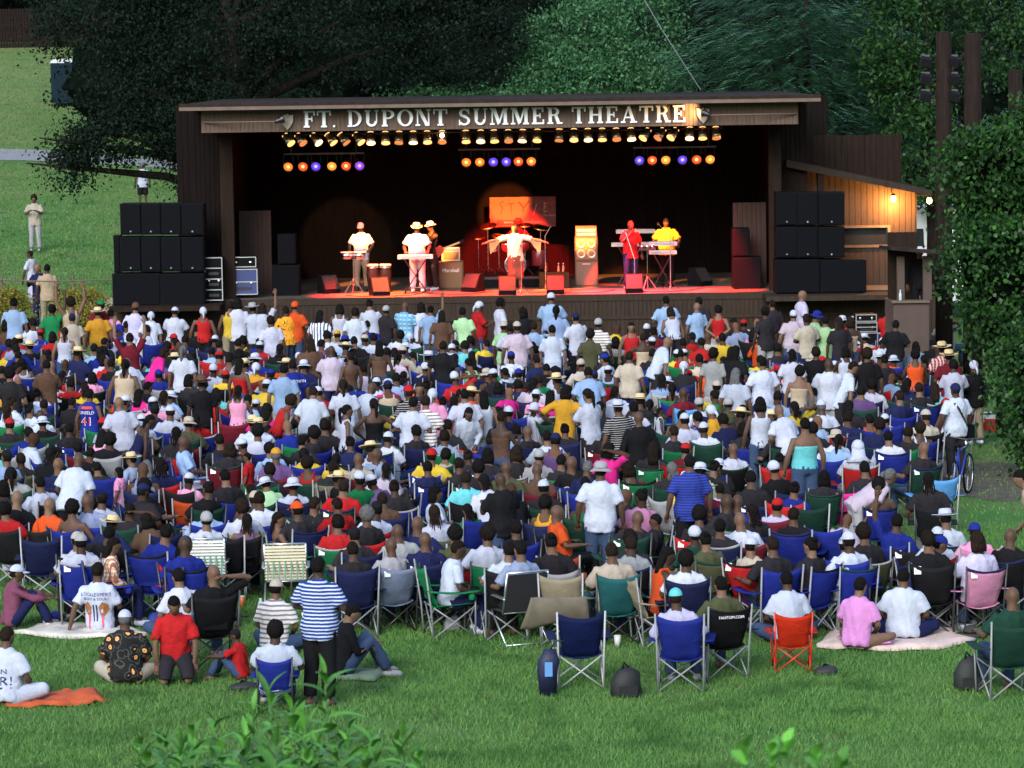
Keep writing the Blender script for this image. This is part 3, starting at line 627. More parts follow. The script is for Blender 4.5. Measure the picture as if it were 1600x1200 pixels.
spot('wall_gobo_light', Vector((X(500, 80.2), 80.2, ZD+3.3)), at_z(542, 86.4, ZD+.95), 420, (1, .55, .28), 23, .35, .03)
# ================================================================ people: body, clothes, hair, hats
def remesh(mb, vox, smooth=4, tris=1800, fold=0.0, keep=None):
    me = mb.mesh('tmp')
    out = baked(me, [('REMESH', dict(mode='VOXEL', voxel_size=vox)), ('SMOOTH', dict(factor=.5, iterations=smooth))]); bpy.data.meshes.remove(me)
    if fold:
        n = len(out.vertices); co = np.zeros(n*3); no = np.zeros(n*3); out.vertices.foreach_get('co', co); out.vertices.foreach_get('normal', no)
        co = co.reshape(-1, 3); no = no.reshape(-1, 3)
        d = np.array([noise.noise((c[0]*13+c[2]*5, c[1]*9, c[2]*3.2))*.9+noise.noise((c[0]*24, c[1]*20+c[2]*9, c[2]*10-c[0]*9))*.5 for c in co])
        co += no*(d*fold)[:, None]; out.vertices.foreach_set('co', co.ravel())
    nf = sum(len(p.vertices)-2 for p in out.polygons)
    if nf > tris: out = baked(out, [('DECIMATE', dict(ratio=tris/nf))])
    out.shade_smooth(); return out
V = Vector
ARMS = {  # elbow, wrist of the right (+x) arm in the standing torso frame; left mirrored unless a pair is given
    'down': ((.265, -.03, 1.14), (.285, .05, .90)), 'cross': ((.285, .02, 1.15), (.02, .20, 1.17)), 'hips': ((.45, -.10, 1.20), (.23, .02, 1.04)),
    'back': ((.29, -.12, 1.15), (.06, -.19, 1.0)), 'phone': ((.25, .12, 1.16), (.11, .33, 1.26)), 'lap': ((.27, .05, 1.15), (.12, .28, 1.05)),
    'rest': ((.31, .0, 1.16), (.30, .25, 1.13)), 'up': ((.31, .02, 1.68), (.30, .06, 1.95)), 'head': ((.44, -.02, 1.60), (.12, -.12, 1.64)),
    'out': ((.46, .02, 1.33), (.70, .10, 1.28)), 'reach': ((.24, .24, 1.30), (.20, .48, 1.32)), 'prop': ((.28, -.16, 1.17), (.33, -.24, .93)), 'hang': ((.25, .10, 1.12), (.24, .18, .88)),
    'drum': ((.30, .04, 1.15), (.26, .30, 1.06)), 'mic': ((.26, .14, 1.22), (.05, .22, 1.46)),
}
LEGS = {  # hip height, lean of the torso in degrees (forward +), knee, ankle for right side
    'stand': (.92, 0, (.11, .02, .50), (.12, -.03, .09)), 'walk': (.91, 3, ((.10, .14, .50), (.10, -.03, .50)), ((.11, .10, .09), (.11, -.34, .13))),
    'bend': (.90, 58, (.12, .00, .50), (.13, -.05, .09)), 'stoop': (.91, 26, (.12, .02, .50), (.13, -.04, .09)),
    'chair': (.47, -10, (.15, .43, .50), (.16, .44, .09)), 'chairf': (.47, 10, (.15, .43, .50), (.16, .40, .09)),
    'cross': (.13, 6, (.37, .30, .19), (-.04, .36, .09)), 'knees': (.13, 8, (.15, .36, .50), (.14, .56, .09)), 'long': (.13, -6, (.13, .44, .20), (.13, .86, .10)),
    'kneel': (.34, 14, (.15, .40, .10), (.12, -.04, .09)), 'low': (.30, -12, (.15, .44, .40), (.16, .56, .09)),
}
POSES = {  # name: legs, right arm, left arm, head nod
    's': ('stand', 'down', 'down', 0), 'sx': ('stand', 'cross', 'cross', 0), 'hips': ('stand', 'hips', 'hips', 0), 'bk': ('stand', 'back', 'back', 0), 'ph': ('stand', 'phone', 'phone', 10),
    'su': ('stand', 'up', 'down', 0), 'suu': ('stand', 'up', 'up', 0), 'w': ('walk', 'down', 'hang', 0), 'b': ('bend', 'hang', 'hang', -25), 'st': ('stoop', 'hang', 'lap', 5),
    'c': ('chair', 'rest', 'rest', 0), 'cl': ('chair', 'lap', 'lap', 4), 'ch': ('chair', 'head', 'rest', 0), 'cf': ('chairf', 'lap', 'lap', 6), 'cu': ('chair', 'rest', 'up', 0),
    'g': ('cross', 'lap', 'lap', 4), 'gk': ('knees', 'reach', 'reach', 0), 'gs': ('long', 'lap', 'prop', 0), 'gp': ('knees', 'phone', 'phone', 22), 'gl': ('long', 'lap', 'lap', 5), 'k': ('kneel', 'hang', 'hang', 20), 'lo': ('low', 'rest', 'lap', 0),
    'dr': ('stand', 'drum', 'drum', 8), 'kb': ('stand', 'drum', 'drum', 14), 'si': ('stand', 'out', 'out', -4), 'mi': ('stand', 'mic', 'down', 0), 'gt': ('stand', 'lap', 'reach', 8), 'drs': ('chair', 'drum', 'drum', 5),
}
TOR = [(.86, .165, .115, 0), (.93, .178, .125, -.008), (1.02, .158, .112, 0), (1.10, .146, .102, .004), (1.22, .164, .112, 0), (1.31, .180, .116, -.006), (1.385, .170, .102, -.012), (1.44, .118, .080, -.012), (1.485, .066, .064, -.004), (1.56, .057, .060, .006)]
class Pose: pass
POSE_CACHE = {}
def get_pose(name, heavy):
    key = (name, heavy)
    if key in POSE_CACHE: return POSE_CACHE[key]
    lg, ar, al, nod = POSES[name]; hz, lean, kn, an = LEGS[lg]
    p = Pose(); p.lg = lg; p.heavy = heavy; p.hz = hz; p.mesh = {}
    rot = Matrix.Rotation(R(-lean), 3, 'X')
    p.up = lambda v: rot @ (V(v)-V((0, 0, .92)))+V((0, 0, hz)); p.rot = rot
    k = 1.0+.10*heavy
    p.sh = [p.up((s*.176*(1+.08*heavy), -.008, 1.392)) for s in (1, -1)]
    p.el = [p.up((a[0][0]*s*k, a[0][1], a[0][2])) for a, s in ((ARMS[ar], 1), (ARMS[al], -1))]
    p.wr = [p.up((a[1][0]*s*(k if abs(a[1][0]) > .2 else 1), a[1][1]*(1+.25*heavy), a[1][2])) for a, s in ((ARMS[ar], 1), (ARMS[al], -1))]
    if name == 'sx': p.wr[1] = p.up((-.05, .22, 1.12)); p.wr[0] = p.up((.06, .24, 1.17))
    pr = lambda q: (q if isinstance(q[0], tuple) else (q, q))
    p.kn = [V((q[0]*s, q[1], q[2])) for q, s in zip(pr(kn), (1, -1))]; p.an = [V((q[0]*s, q[1], q[2])) for q, s in zip(pr(an), (1, -1))]
    p.hip = [V((s*.095, 0, hz-.01)) for s in (1, -1)]
    p.neck = p.up((0, .004, 1.53))
    hl = lean if lean < 0 else lean*.55
    if lg in ('chair', 'low', 'long'): hl = 4
    p.hrot = Matrix.Rotation(R(-(hl+nod)), 3, 'X')
    p.head = p.neck + p.hrot @ V((0, .016, .094))
    p.top = (p.head + p.hrot @ V((0, 0, .118)))
    POSE_CACHE[key] = p; return p
def torso_rings(p, z0, z1, ex, ey, loose=0.0):
    out = []; h = p.heavy
    for z, w, d, yo in TOR:
        if z < z0-1e-6 or z > z1+1e-6: continue
        bel = math.exp(-((z-1.06)/.17)**2); w2 = w*(1+.09*h+.20*h*bel)+ex; d2 = d*(1+.10*h+.45*h*bel)+ey
        if z > 1.44: w2 = w*(1+.06*h)+ex*.8; d2 = d+ey*.6
        if loose and z < 1.36: w2 = max(w2, (.178*(1+.10*h)+ex)*loose+(1-loose)*w2); d2 = max(d2, (.118*(1+.2*h)+ey)*loose+(1-loose)*d2)
        out.append((p.up((0, yo+(.03*h*bel), z)), p.rot @ V((w2, 0, 0)), p.rot @ V((0, d2, 0))))
    return out
def lerp(a, b, t): return V(a).lerp(V(b), t)
def hand(mb, wrist, elbow, side):
    d = (wrist-elbow).normalized(); s = d.cross(V((0, 0, 1))); s = s.normalized() if s.length > .1 else V((1, 0, 0)); n = s.cross(d).normalized()
    s = s*side
    mb.loft([(wrist-d*.02, s*.026, n*.020), (wrist+d*.03, s*.036, n*.018), (wrist+d*.075, s*.042, n*.015), (wrist+d*.095, s*.038, n*.012)], 8)
    for k, (o, L) in enumerate(((-.030, .062), (-.010, .074), (.010, .070), (.029, .055))):
        b = wrist+d*.088+s*o; m1 = b+d*L*.5-n*.006; e = b+d*L*.92-n*.030; mb.tube([b, m1, e], [.0095, .009, .006], 5)
    b = wrist+d*.025-s*.030; mb.tube([b, b+d*.035-s*.022-n*.01, b+d*.065-s*.022-n*.026], [.011, .010, .007], 5)
def body_mesh(p, tris=1500):
    b = MB(); h = p.heavy; k = 1+.12*h
    b.loft(torso_rings(p, 0, 2, 0, 0), 16)
    for i, s in ((0, 1), (1, -1)):
        sh, el, wr = p.sh[i], p.el[i], p.wr[i]
        b.tube([lerp(sh, p.up((0, 0, 1.36)), .35), sh, lerp(sh, el, .4), el, lerp(el, wr, .35), wr, wr+(wr-el).normalized()*.02], [.046*k, .052*k, .045*k, .040*k, .042*k, .028, .026], 10)
        hp, kn, an = p.hip[i], p.kn[i], p.an[i]
        b.tube([hp, lerp(hp, kn, .3), lerp(hp, kn, .85), kn, lerp(kn, an, .3), lerp(kn, an, .9), an], [.10*k, .088*k, .060*k, .056*k, .056*k, .038, .040], 10)
        fd = (V((0, 1, 0)) if p.lg not in ('cross', 'kneel') else V((-.6*s, .6, 0))); fd = fd.normalized()
        if p.lg == 'long': fd = V((.15*s, .35, .9)).normalized()
        if p.lg == 'kneel': fd = V((0, -1, -.1))
        b.tube([an-fd*.05+V((0, 0, -.03)), an+fd*.05+V((0, 0, -.04)), an+fd*.14+V((0, 0, -.055)), an+fd*.17+V((0, 0, -.06))], [.038, .042, .034, .02], 8)
    H = lambda v: p.head+p.hrot @ V(v); hr = p.hrot
    b.ell(H((0, -.005, .015)), (.080, .100, .104), 14, 9, hr); b.ell(H((0, .030, -.045)), (.060, .070, .070), 12, 7, hr)
    b.ell(H((0, .098, -.012)), (.016, .022, .026), 8, 5, hr); b.ell(H((0, .085, .030)), (.05, .018, .016), 8, 5, hr); b.ell(H((0, .088, -.052)), (.028, .016, .014), 8, 5, hr)
    for s in (1, -1): b.ell(H((.078*s, -.005, -.008)), (.012, .022, .034), 8, 5, hr)
    me = remesh(b, .0155, 3, tris)
    x = MB()
    for i, s in ((0, 1), (1, -1)): hand(x, p.wr[i], p.el[i], s)
    bm = bmesh.new(); bm.from_mesh(me); t = x.mesh('t'); bm.from_mesh(t); bm.to_mesh(me); bm.free(); bpy.data.meshes.remove(t); me.shade_smooth()
    return me
def shirt_mesh(p, kind, tris=1500):
    b = MB(); k = 1+.12*p.heavy; seated = p.lg not in ('stand', 'walk', 'bend', 'stoop')
    lo = {'tube': .90, 'tank': .86, 'dress': .86}.get(kind, .86); hi = {'tube': 1.33, 'tank': 1.39}.get(kind, 1.46)
    rr = torso_rings(p, lo, hi, .020 if kind not in ('tank', 'tube') else .010, .024 if kind not in ('tank', 'tube') else .012, loose=.0 if kind in ('tank', 'tube') else .75)
    if kind in ('tee', 'long', 'jersey') and not seated:
        c, u, v = rr[0]; rr = [(c+p.rot @ V((0, 0, -.07 if kind != 'jersey' else -.12)), u*1.03, v*1.05)]+rr
    if kind in ('tee', 'long', 'jersey'):
        rr.append((p.up((0, -.006, 1.492)), p.rot @ V((.078, 0, 0)), p.rot @ V((0, .076, 0))))
    b.loft(rr, 18)
    if kind in ('tank', 'jersey'):
        for s in (1, -1): b.tube([p.up((s*.085, .065, 1.36)), p.up((s*.095, .02, 1.475)), p.up((s*.095, -.075, 1.44)), p.up((s*.085, -.10, 1.33))], [.03, .026, .026, .03], 6)
    for i, s in ((0, 1), (1, -1)):
        sh, el, wr = p.sh[i], p.el[i], p.wr[i]; inn = lerp(sh, p.up((0, -.01, 1.38)), .45)
        if kind == 'tee':
            b.tube([inn, sh, lerp(sh, el, .45), lerp(sh, el, .80)], [.064*k, .066*k, .070*k, .076*k], 12)
        elif kind == 'long':
            b.tube([inn, sh, lerp(sh, el, .5), el, lerp(el, wr, .5), lerp(el, wr, .93)], [.064*k, .066*k, .063*k, .057*k, .052*k, .042], 12)
    return remesh(b, .0175, 4, tris, fold=.021 if kind not in ('tank', 'tube') else .004)
def pants_mesh(p, kind, tris=700):
    b = MB(); k = 1+.12*p.heavy
    rr = torso_rings(p, .86, 1.03, .010, .012)
    b.loft(rr, 16)
    for i, s in ((0, 1), (1, -1)):
        hp, kn, an = p.hip[i], p.kn[i], p.an[i]
        if kind == 'long': b.tube([hp, lerp(hp, kn, .3), kn, lerp(kn, an, .5), lerp(kn, an, .93)], [.112*k, .104*k, .080*k, .076*k, .078], 12)
        elif kind == 'shorts': b.tube([hp, lerp(hp, kn, .4), lerp(hp, kn, .98)], [.114*k, .108*k, .104*k], 12)
    if kind == 'skirt' and p.lg in ('stand', 'walk'):
        b.loft([(V((0, 0, 1.0)), V((.17*k, 0, 0)), V((0, .13*k, 0))), (V((0, 0, .88)), V((.20*k, 0, 0)), V((0, .15*k, 0))), (V((0, .0, .62)), V((.195*k, 0, 0)), V((0, .15, 0))), (V((0, 0, .36)), V((.20, 0, 0)), V((0, .16, 0)))], 16)
    elif kind == 'skirt':
        c = lerp(p.hip[0], p.hip[1], .5); kc = lerp(p.kn[0], p.kn[1], .5)+V((0, 0, -.06)); w = abs(p.kn[0].x)+.12
        b.loft([(c+V((0, 0, .06)), V((.185*k, 0, 0)), V((0, .14*k, 0))), (lerp(c, kc, .5), V((.22*k, 0, 0)), V((0, .17, .04))), (kc, V((w, 0, 0)), V((0, .17, .05)))], 16)
    return remesh(b, .018, 3, tris, fold=.007)
def shoe_mesh(p, i):
    b = MB(); an = p.an[i]; fd = V((0, 1, 0)); s = 1 if i == 0 else -1
    if p.lg == 'cross': fd = V((-.7*s, .7, 0))
    if p.lg == 'long': fd = V((.15*s, .35, .9)).normalized()
    if p.lg == 'kneel': fd = V((0, -1, -.1))
    q = an+V((0, 0, -.045))
    b.tube([q-fd*.075, q-fd*.05+V((0, 0, .01)), q+fd*.04, q+fd*.14-V((0, 0, .008)), q+fd*.19-V((0, 0, .014))], [.02, .046, .050, .043, .018], 8); return b.mesh('shoe', None, True)
# --- hair and hats, in the head's own frame
def shell(c, r, cut, n=16, k=9, jitter=0.0, back=0.0):
    """cap over the skull: an ellipsoid cut off below a tilted line (lower at the back)"""
    b = MB(); b.ell(c, r, n, k)
    vs = []
    for x, y, z in b.v:
        lim = cut(y); 
        if z < lim: z = lim; x *= .93; y = y*.93
        if jitter: q = 1+jitter*noise.noise((x*40, y*40, z*40)); x, y, z = c[0]+(x-c[0])*q, c[1]+(y-c[1])*q, c[2]+(z-c[2])*q
        vs.append((x, y, z))
    b.v = vs; return b
hairline = lambda y: .035+.9*y if y > -.05 else -.055
HEADGEAR = {}
HAIRS = ('sh', 'ba', 'af', 'lo', 'po', 'bu', 'ml', 'cu', 'br')
def hair_parts(code):
    """list of (part name, mesh, colour key) for a head code"""
    if code in HEADGEAR: return HEADGEAR[code]
    t = code[0]; out = []
    cut = lambda y: (.045 if y > .03 else (-.005 if y > -.03 else -.060))
    def hairm(b, nm='hair'): return (nm, b.mesh(nm, M['hair'], True), 'hair')
    if code == 'sh': out.append(hairm(shell((0, -.006, .018), (.083, .103, .107), cut, jitter=.05)))
    elif code == 'ba': pass
    elif code == 'bu':
        b = shell((0, -.008, .018), (.083, .104, .107), cut, jitter=.05); b.ell((0, -.095, .085), (.045, .042, .042), 10, 6); out.append(hairm(b))
    elif code == 'ml':
        b = shell((0, -.012, .016), (.094, .110, .112), cut, jitter=.10); b.loft([(V((0, -.03, .02)), V((.098, 0, 0)), V((0, .07, 0))), (V((0, -.045, -.06)), V((.108, 0, 0)), V((0, .068, 0))), (V((0, -.05, -.13)), V((.10, 0, 0)), V((0, .055, 0)))], 12); out.append(hairm(b))
    elif code == 'cu': out.append(hairm(shell((0, -.012, .024), (.093, .112, .114), lambda y: (.05 if y > .04 else -.065), jitter=.22)))
    elif code == 'br':
        b = shell((0, -.008, .018), (.083, .104, .107), cut, jitter=.04)
        for k in range(7): x = -.06+.02*k; b.tube([(x, -.085, -.01), (x*1.25, -.10, -.09), (x*1.4, -.10, -.17-.03*(k % 3))], [.012, .011, .006], 5)
        out.append(hairm(b))
    elif code == 'af': out.append(hairm(shell((0, -.022, .035), (.108, .116, .118), lambda y: (.06 if y > .045 else -.075), jitter=.20)))
    elif code in ('lo', 'po'):
        b = shell((0, -.008, .018), (.086, .106, .110), cut, jitter=.05)
        if code == 'lo': b.loft([(V((0, -.055, .04)), V((.080, 0, 0)), V((0, .055, 0))), (V((0, -.070, -.06)), V((.088, 0, 0)), V((0, .048, 0))), (V((0, -.095, -.15)), V((.095, 0, 0)), V((0, .035, 0))), (V((0, -.110, -.25)), V((.075, 0, 0)), V((0, .022, 0)))], 12)
        else: b.tube([(0, -.095, .055), (0, -.135, .03), (0, -.145, -.06), (0, -.135, -.17), (0, -.125, -.24)], [.032, .036, .032, .024, .008], 8)
        out.append(hairm(b))
    elif t == 'c':      # baseball cap
        out.append(hairm(shell((0, -.008, .010), (.081, .100, .100), lambda y: (.03 if y > .03 else -.060))))
        b = shell((0, -.004, .034), (.087, .107, .098), lambda y: .028)
        c = b.build('hat', M['cloth']); me = c.data; bpy.data.objects.remove(c); out.append(('cap', me, 'hat'))
        v = MB(); n = 9; vs = []
        for kx in range(n):
            a = math.pi*(kx/(n-1)); vs += [(.082*math.cos(a), .072+.03*math.sin(a), .036), (.078*math.cos(a), .085+.105*math.sin(a), .014), (.078*math.cos(a), .085+.105*math.sin(a), .008), (.082*math.cos(a), .072+.03*math.sin(a), .028)]
        fs = [(4*i+j, 4*i+4+j, 4*i+4+(j+1) % 4, 4*i+(j+1) % 4) for i in range(n-1) for j in range(4)]
        v.add(vs, fs); out.append(('visor', v.mesh('visor', M['cloth'], False), 'hat'))
    elif t == 'k':      # skull cap / beanie
        out.append(hairm(shell((0, -.008, .008), (.079, .098, .095), lambda y: (.02 if y > .03 else -.062))))
        out.append(('cap', shell((0, -.008, .034), (.090, .110, .100), lambda y: .018 if y > 0 else -.012).mesh('cap', M['cloth'], True), 'hat'))
    elif t == 'd':      # tied head scarf
        b = shell((0, -.008, .024), (.092, .113, .108), lambda y: .015 if y > 0 else -.05, jitter=.05); b.tube([(0, -.105, .0), (.015, -.135, -.06), (.02, -.135, -.16)], [.03, .028, .012], 6)
        out.append(('head_scarf', b.mesh('head_scarf', M['cloth'], True), 'hat'))
    elif t == 'j':      # hood or long veil
        b = shell((0, -.016, .020), (.104, .122, .118), lambda y: -.04, jitter=.04); b.loft([(V((0, -.03, .0)), V((.10, 0, 0)), V((0, .09, 0))), (V((0, -.045, -.12)), V((.115, 0, 0)), V((0, .09, 0))), (V((0, -.05, -.22)), V((.20, 0, 0)), V((0, .12, 0)))], 14)
        out.append(('hood', b.mesh('hood', M['cloth'], True), 'hat'))
    elif t in 'hbf':     # brimmed hat / bucket hat
        out.append(hairm(shell((0, -.008, .004), (.079, .098, .09), lambda y: (.02 if y > .03 else -.062))))
        rb = {'h': .188, 'f': .145, 'b': .150}[t]; dz = {'h': .018, 'f': .010, 'b': -.030}[t]; t0 = t; t = 'b' if t == 'b' else 'h'
        top = [(.090, .035), (.094, .06), (.088, .115), (.078, .140), (.05, .148), (.02, .138 if t == 'h' else .150)] if t == 'h' else [(.094, .035), (.093, .07), (.084, .11), (.05, .132), (.01, .138)]
        b = MB(); b.lathe([(.02, .03)]+top, 18); out.append(('hat_crown', b.mesh('hat_crown', M['cloth'], True), 'hat'))
        b = MB(); n = 22; vs = []
        for kx in range(n):
            a = 2*math.pi*kx/n; ww = dz*(1+.5*math.cos(2*a)); vs += [(.088*math.cos(a), .092*math.sin(a)-.004, .042), (rb*math.cos(a), (rb+.012)*math.sin(a)-.004, .042+ww), (rb*math.cos(a), (rb+.012)*math.sin(a)-.004, .034+ww), (.088*math.cos(a), .092*math.sin(a)-.004, .034)]
        b.add(vs, [(4*i+j, 4*((i+1) % n)+j, 4*((i+1) % n)+(j+1) % 4, 4*i+(j+1) % 4) for i in range(n) for j in range(4)]); out.append(('brim', b.mesh('brim', M['cloth'], False), 'hat'))
        if t == 'h': b = MB(); b.lathe([(.05, .044), (.0955, .045), (.0965, .068), (.05, .069)], 18); out.append(('hat_band', b.mesh('hat_band', M['cloth'], True), 'band'))
    HEADGEAR[code] = out; return out
M['skin'] = obj_mat('skin', .55, .10, 14, .10, 60, .22); M['hair'] = obj_mat('hair', .85, .35, 30, .9, 60, .06)
M['cloth'] = obj_mat('cloth', .85, .10, 7, .65, 11, .06); M['cloth2'] = obj_mat('trouser_cloth', .85, .15, 9, .35, 20, .06)
M['shoe'] = obj_mat('shoe_leather', .55, .1, 9, .0); M['eye'] = mat('eye', (.16, .14, .13), .2)
def pattern(kind):
    m, n, l, b = new_mat('cloth_'+kind); b.inputs['Roughness'].default_value = .85; b.inputs['Specular IOR Level'].default_value = .06
    tc = nd(n, 'ShaderNodeTexCoord'); sp = nd(n, 'ShaderNodeSeparateXYZ'); l.new(tc.outputs['Object'], sp.inputs[0])
    def wave(out, scale, lo, hi, duty=.5, warp=.0):
        a = nd(n, 'ShaderNodeMath', operation='MULTIPLY'); a.inputs[1].default_value = scale; l.new(out, a.inputs[0])
        src = a.outputs[0]
        if warp:
            t = nd(n, 'ShaderNodeTexNoise'); t.inputs['Scale'].default_value = 6; l.new(tc.outputs['Object'], t.inputs['Vector']); q = nd(n, 'ShaderNodeMath', operation='MULTIPLY_ADD'); q.inputs[1].default_value = warp; l.new(t.outputs['Fac'], q.inputs[0]); l.new(src, q.inputs[2]); src = q.outputs[0]
        f = nd(n, 'ShaderNodeMath', operation='FRACT'); l.new(src, f.inputs[0]); g = nd(n, 'ShaderNodeMath', operation='LESS_THAN'); g.inputs[1].default_value = duty; l.new(f.outputs[0], g.inputs[0]); return g.outputs[0]
    def mix(f, c1, c2):
        x = nd(n, 'ShaderNodeMix', data_type='RGBA')
        for k, c in (('A', c1), ('B', c2)):
            if isinstance(c, tuple): x.inputs[k].default_value = (*c, 1)
            else: l.new(c, x.inputs[k])
        l.new(f, x.inputs['Factor']); return x.outputs['Result']
    if kind == 'bstripe': c = mix(wave(sp.outputs['Z'], 24, 0, 1, .42, .12), (.020, .045, .20), (.50, .55, .72))
    elif kind == 'dstripe': c = mix(wave(sp.outputs['Z'], 26, 0, 1, .35, .1), (.020, .030, .17), (.035, .06, .34))
    elif kind == 'wstripe': c = mix(wave(sp.outputs['Z'], 17, 0, 1, .62, .12), (.20, .17, .17), (.62, .60, .60))
    elif kind == 'vstripe': c = mix(wave(sp.outputs['X'], 13, 0, 1, .62, .1), (.05, .07, .16), (.66, .67, .74))
    elif kind == 'bkstripe': c = mix(wave(sp.outputs['Z'], 27, 0, 1, .30, .5), (.012, .012, .014), (.34, .33, .33))
    elif kind in ('plaid', 'nplaid', 'mplaid'):
        c1, c2, c3 = {'plaid': ((.62, .36, .22), (.70, .62, .52), (.32, .10, .07)), 'nplaid': ((.03, .04, .10), (.14, .17, .30), (.30, .32, .42)), 'mplaid': ((.22, .03, .05), (.40, .12, .13), (.55, .45, .42))}[kind]
        c = mix(wave(sp.outputs['X'], 17, 0, 1, .4), mix(wave(sp.outputs['Z'], 17, 0, 1, .4), c1, c2), c3)
    elif kind == 'bplaid': c = mix(wave(sp.outputs['X'], 10, 0, 1, .4), mix(wave(sp.outputs['Z'], 10, 0, 1, .45), (.12, .30, .48), (.30, .52, .55)), (.16, .34, .60))
    elif kind in ('floral', 'print'):
        vo = nd(n, 'ShaderNodeTexVoronoi'); vo.inputs['Scale'].default_value = 8.5 if kind == 'floral' else 9; vo.inputs['Randomness'].default_value = .85; l.new(tc.outputs['Object'], vo.inputs['Vector'])
        t = nd(n, 'ShaderNodeTexNoise'); t.inputs['Scale'].default_value = 34; l.new(tc.outputs['Object'], t.inputs['Vector'])
        d = nd(n, 'ShaderNodeMath', operation='MULTIPLY_ADD'); d.inputs[1].default_value = .32; l.new(t.outputs['Fac'], d.inputs[0]); l.new(vo.outputs['Distance'], d.inputs[2])
        cr = nd(n, 'ShaderNodeValToRGB'); cr.color_ramp.interpolation = 'CONSTANT'; e = cr.color_ramp.elements
        if kind == 'floral':
            e[0].color = (.42, .14, .02, 1); e[0].position = 0; e[1].position = .26; e[1].color = (.78, .36, .12, 1); x = e.new(.41); x.color = (.016, .016, .017, 1); x = e.new(.66); x.color = (.075, .075, .072, 1); x = e.new(.74); x.color = (.018, .018, .018, 1)
        else:
            e[0].color = (.55, .10, .02, 1); e[0].position = 0; e[1].position = .30; e[1].color = (.80, .42, .03, 1); x = e.new(.50); x.color = (.03, .02, .02, 1); x = e.new(.58); x.color = (.75, .30, .03, 1)
        l.new(d.outputs[0], cr.inputs[0]); c = cr.outputs[0]
    l.new(c, b.inputs['Base Color'])
    t2 = nd(n, 'ShaderNodeTexNoise'); t2.inputs['Scale'].default_value = 13; l.new(tc.outputs['Object'], t2.inputs['Vector'])
    bp = nd(n, 'ShaderNodeBump'); bp.inputs['Strength'].default_value = .35; bp.inputs['Distance'].default_value = .02; l.new(t2.outputs['Fac'], bp.inputs['Height']); l.new(bp.outputs[0], b.inputs['Normal'])
    return m
PAT = {}
CLR = {'white': (.44, .47, .585), 'ltblue': (.24, .35, .56), 'bluegrey': (.23, .28, .42), 'blue': (.014, .024, .20), 'navy': (.014, .018, .065), 'black': (.011, .011, .013), 'dark': (.022, .020, .024), 'grey': (.30, .30, .32), 'red': (.38, .016, .018), 'maroon': (.13, .012, .022),
       'orange': (.55, .075, .018), 'yellow': (.60, .42, .04), 'gold': (.50, .25, .025), 'green': (.012, .15, .055), 'ltgreen': (.34, .55, .30), 'aqua': (.12, .48, .52), 'teal': (.02, .11, .12), 'olive': (.07, .075, .038), 'dkgreen': (.012, .042, .030), 'beige': (.40, .35, .29), 'tan': (.42, .33, .24),
       'brown': (.10, .055, .038), 'khaki': (.24, .20, .14), 'pink': (.66, .27, .44), 'magenta': (.62, .025, .23), 'violet': (.50, .21, .47), 'purple': (.11, .06, .17), 'plum': (.16, .05, .09), 'pinkwhite': (.47, .40, .50), 'straw': (.60, .47, .27), 'lilac': (.44, .42, .60), 'jean': (.040, .065, .13), 'cream': (.70, .64, .48), 'skyblue': (.10, .30, .62), 'silver': (.42, .43, .45)}
HATC = {'W': 'white', 'K': 'black', 'R': 'red', 'N': 'navy', 'B': 'blue', 'G': 'green', 'Y': 'gold', 'O': 'orange', 'T': 'beige', 'E': 'grey', 'S': 'straw', 'L': 'aqua', 'P': 'pink', 'M': 'brown', 'V': 'purple'}
SKINS = [(.070, .037, .025), (.100, .054, .036), (.135, .074, .048), (.050, .027, .019), (.170, .098, .066), (.082, .044, .029)]
HAIRC = [(.008, .007, .007), (.010, .008, .008), (.014, .010, .008), (.009, .008, .008), (.02, .013, .01)]
def get_mesh(p, kind, sub):
    k = (kind, sub)
    if k not in p.mesh:
        if kind == 'body': me = body_mesh(p); me.materials.append(M['skin'])
        elif kind == 'shirt': me = shirt_mesh(p, sub); me.materials.append(M['cloth'])
        elif kind == 'pants': me = pants_mesh(p, sub); me.materials.append(M['cloth2'])
        elif kind == 'shoe': me = shoe_mesh(p, sub); me.materials.append(M['shoe'])
        me.name = kind if kind != 'pants' else 'trousers'; p.mesh[k] = me
    return p.mesh[k]
def pat_mesh(me, pat):
    k = me.name+'|'+pat
    if k not in PAT:
        if ('m', pat) not in PAT: PAT[('m', pat)] = pattern(pat)
        c = me.copy(); c.materials.clear(); c.materials.append(PAT[('m', pat)]); PAT[k] = c
    return PAT[k]
PATS = ('bstripe', 'dstripe', 'wstripe', 'vstripe', 'bkstripe', 'plaid', 'nplaid', 'mplaid', 'bplaid', 'floral', 'print')
def jit(c, lo=.80, hi=1.08, r=random):
    f = r.uniform(lo, hi); return tuple(q*f*r.uniform(.97, 1.03) for q in c)
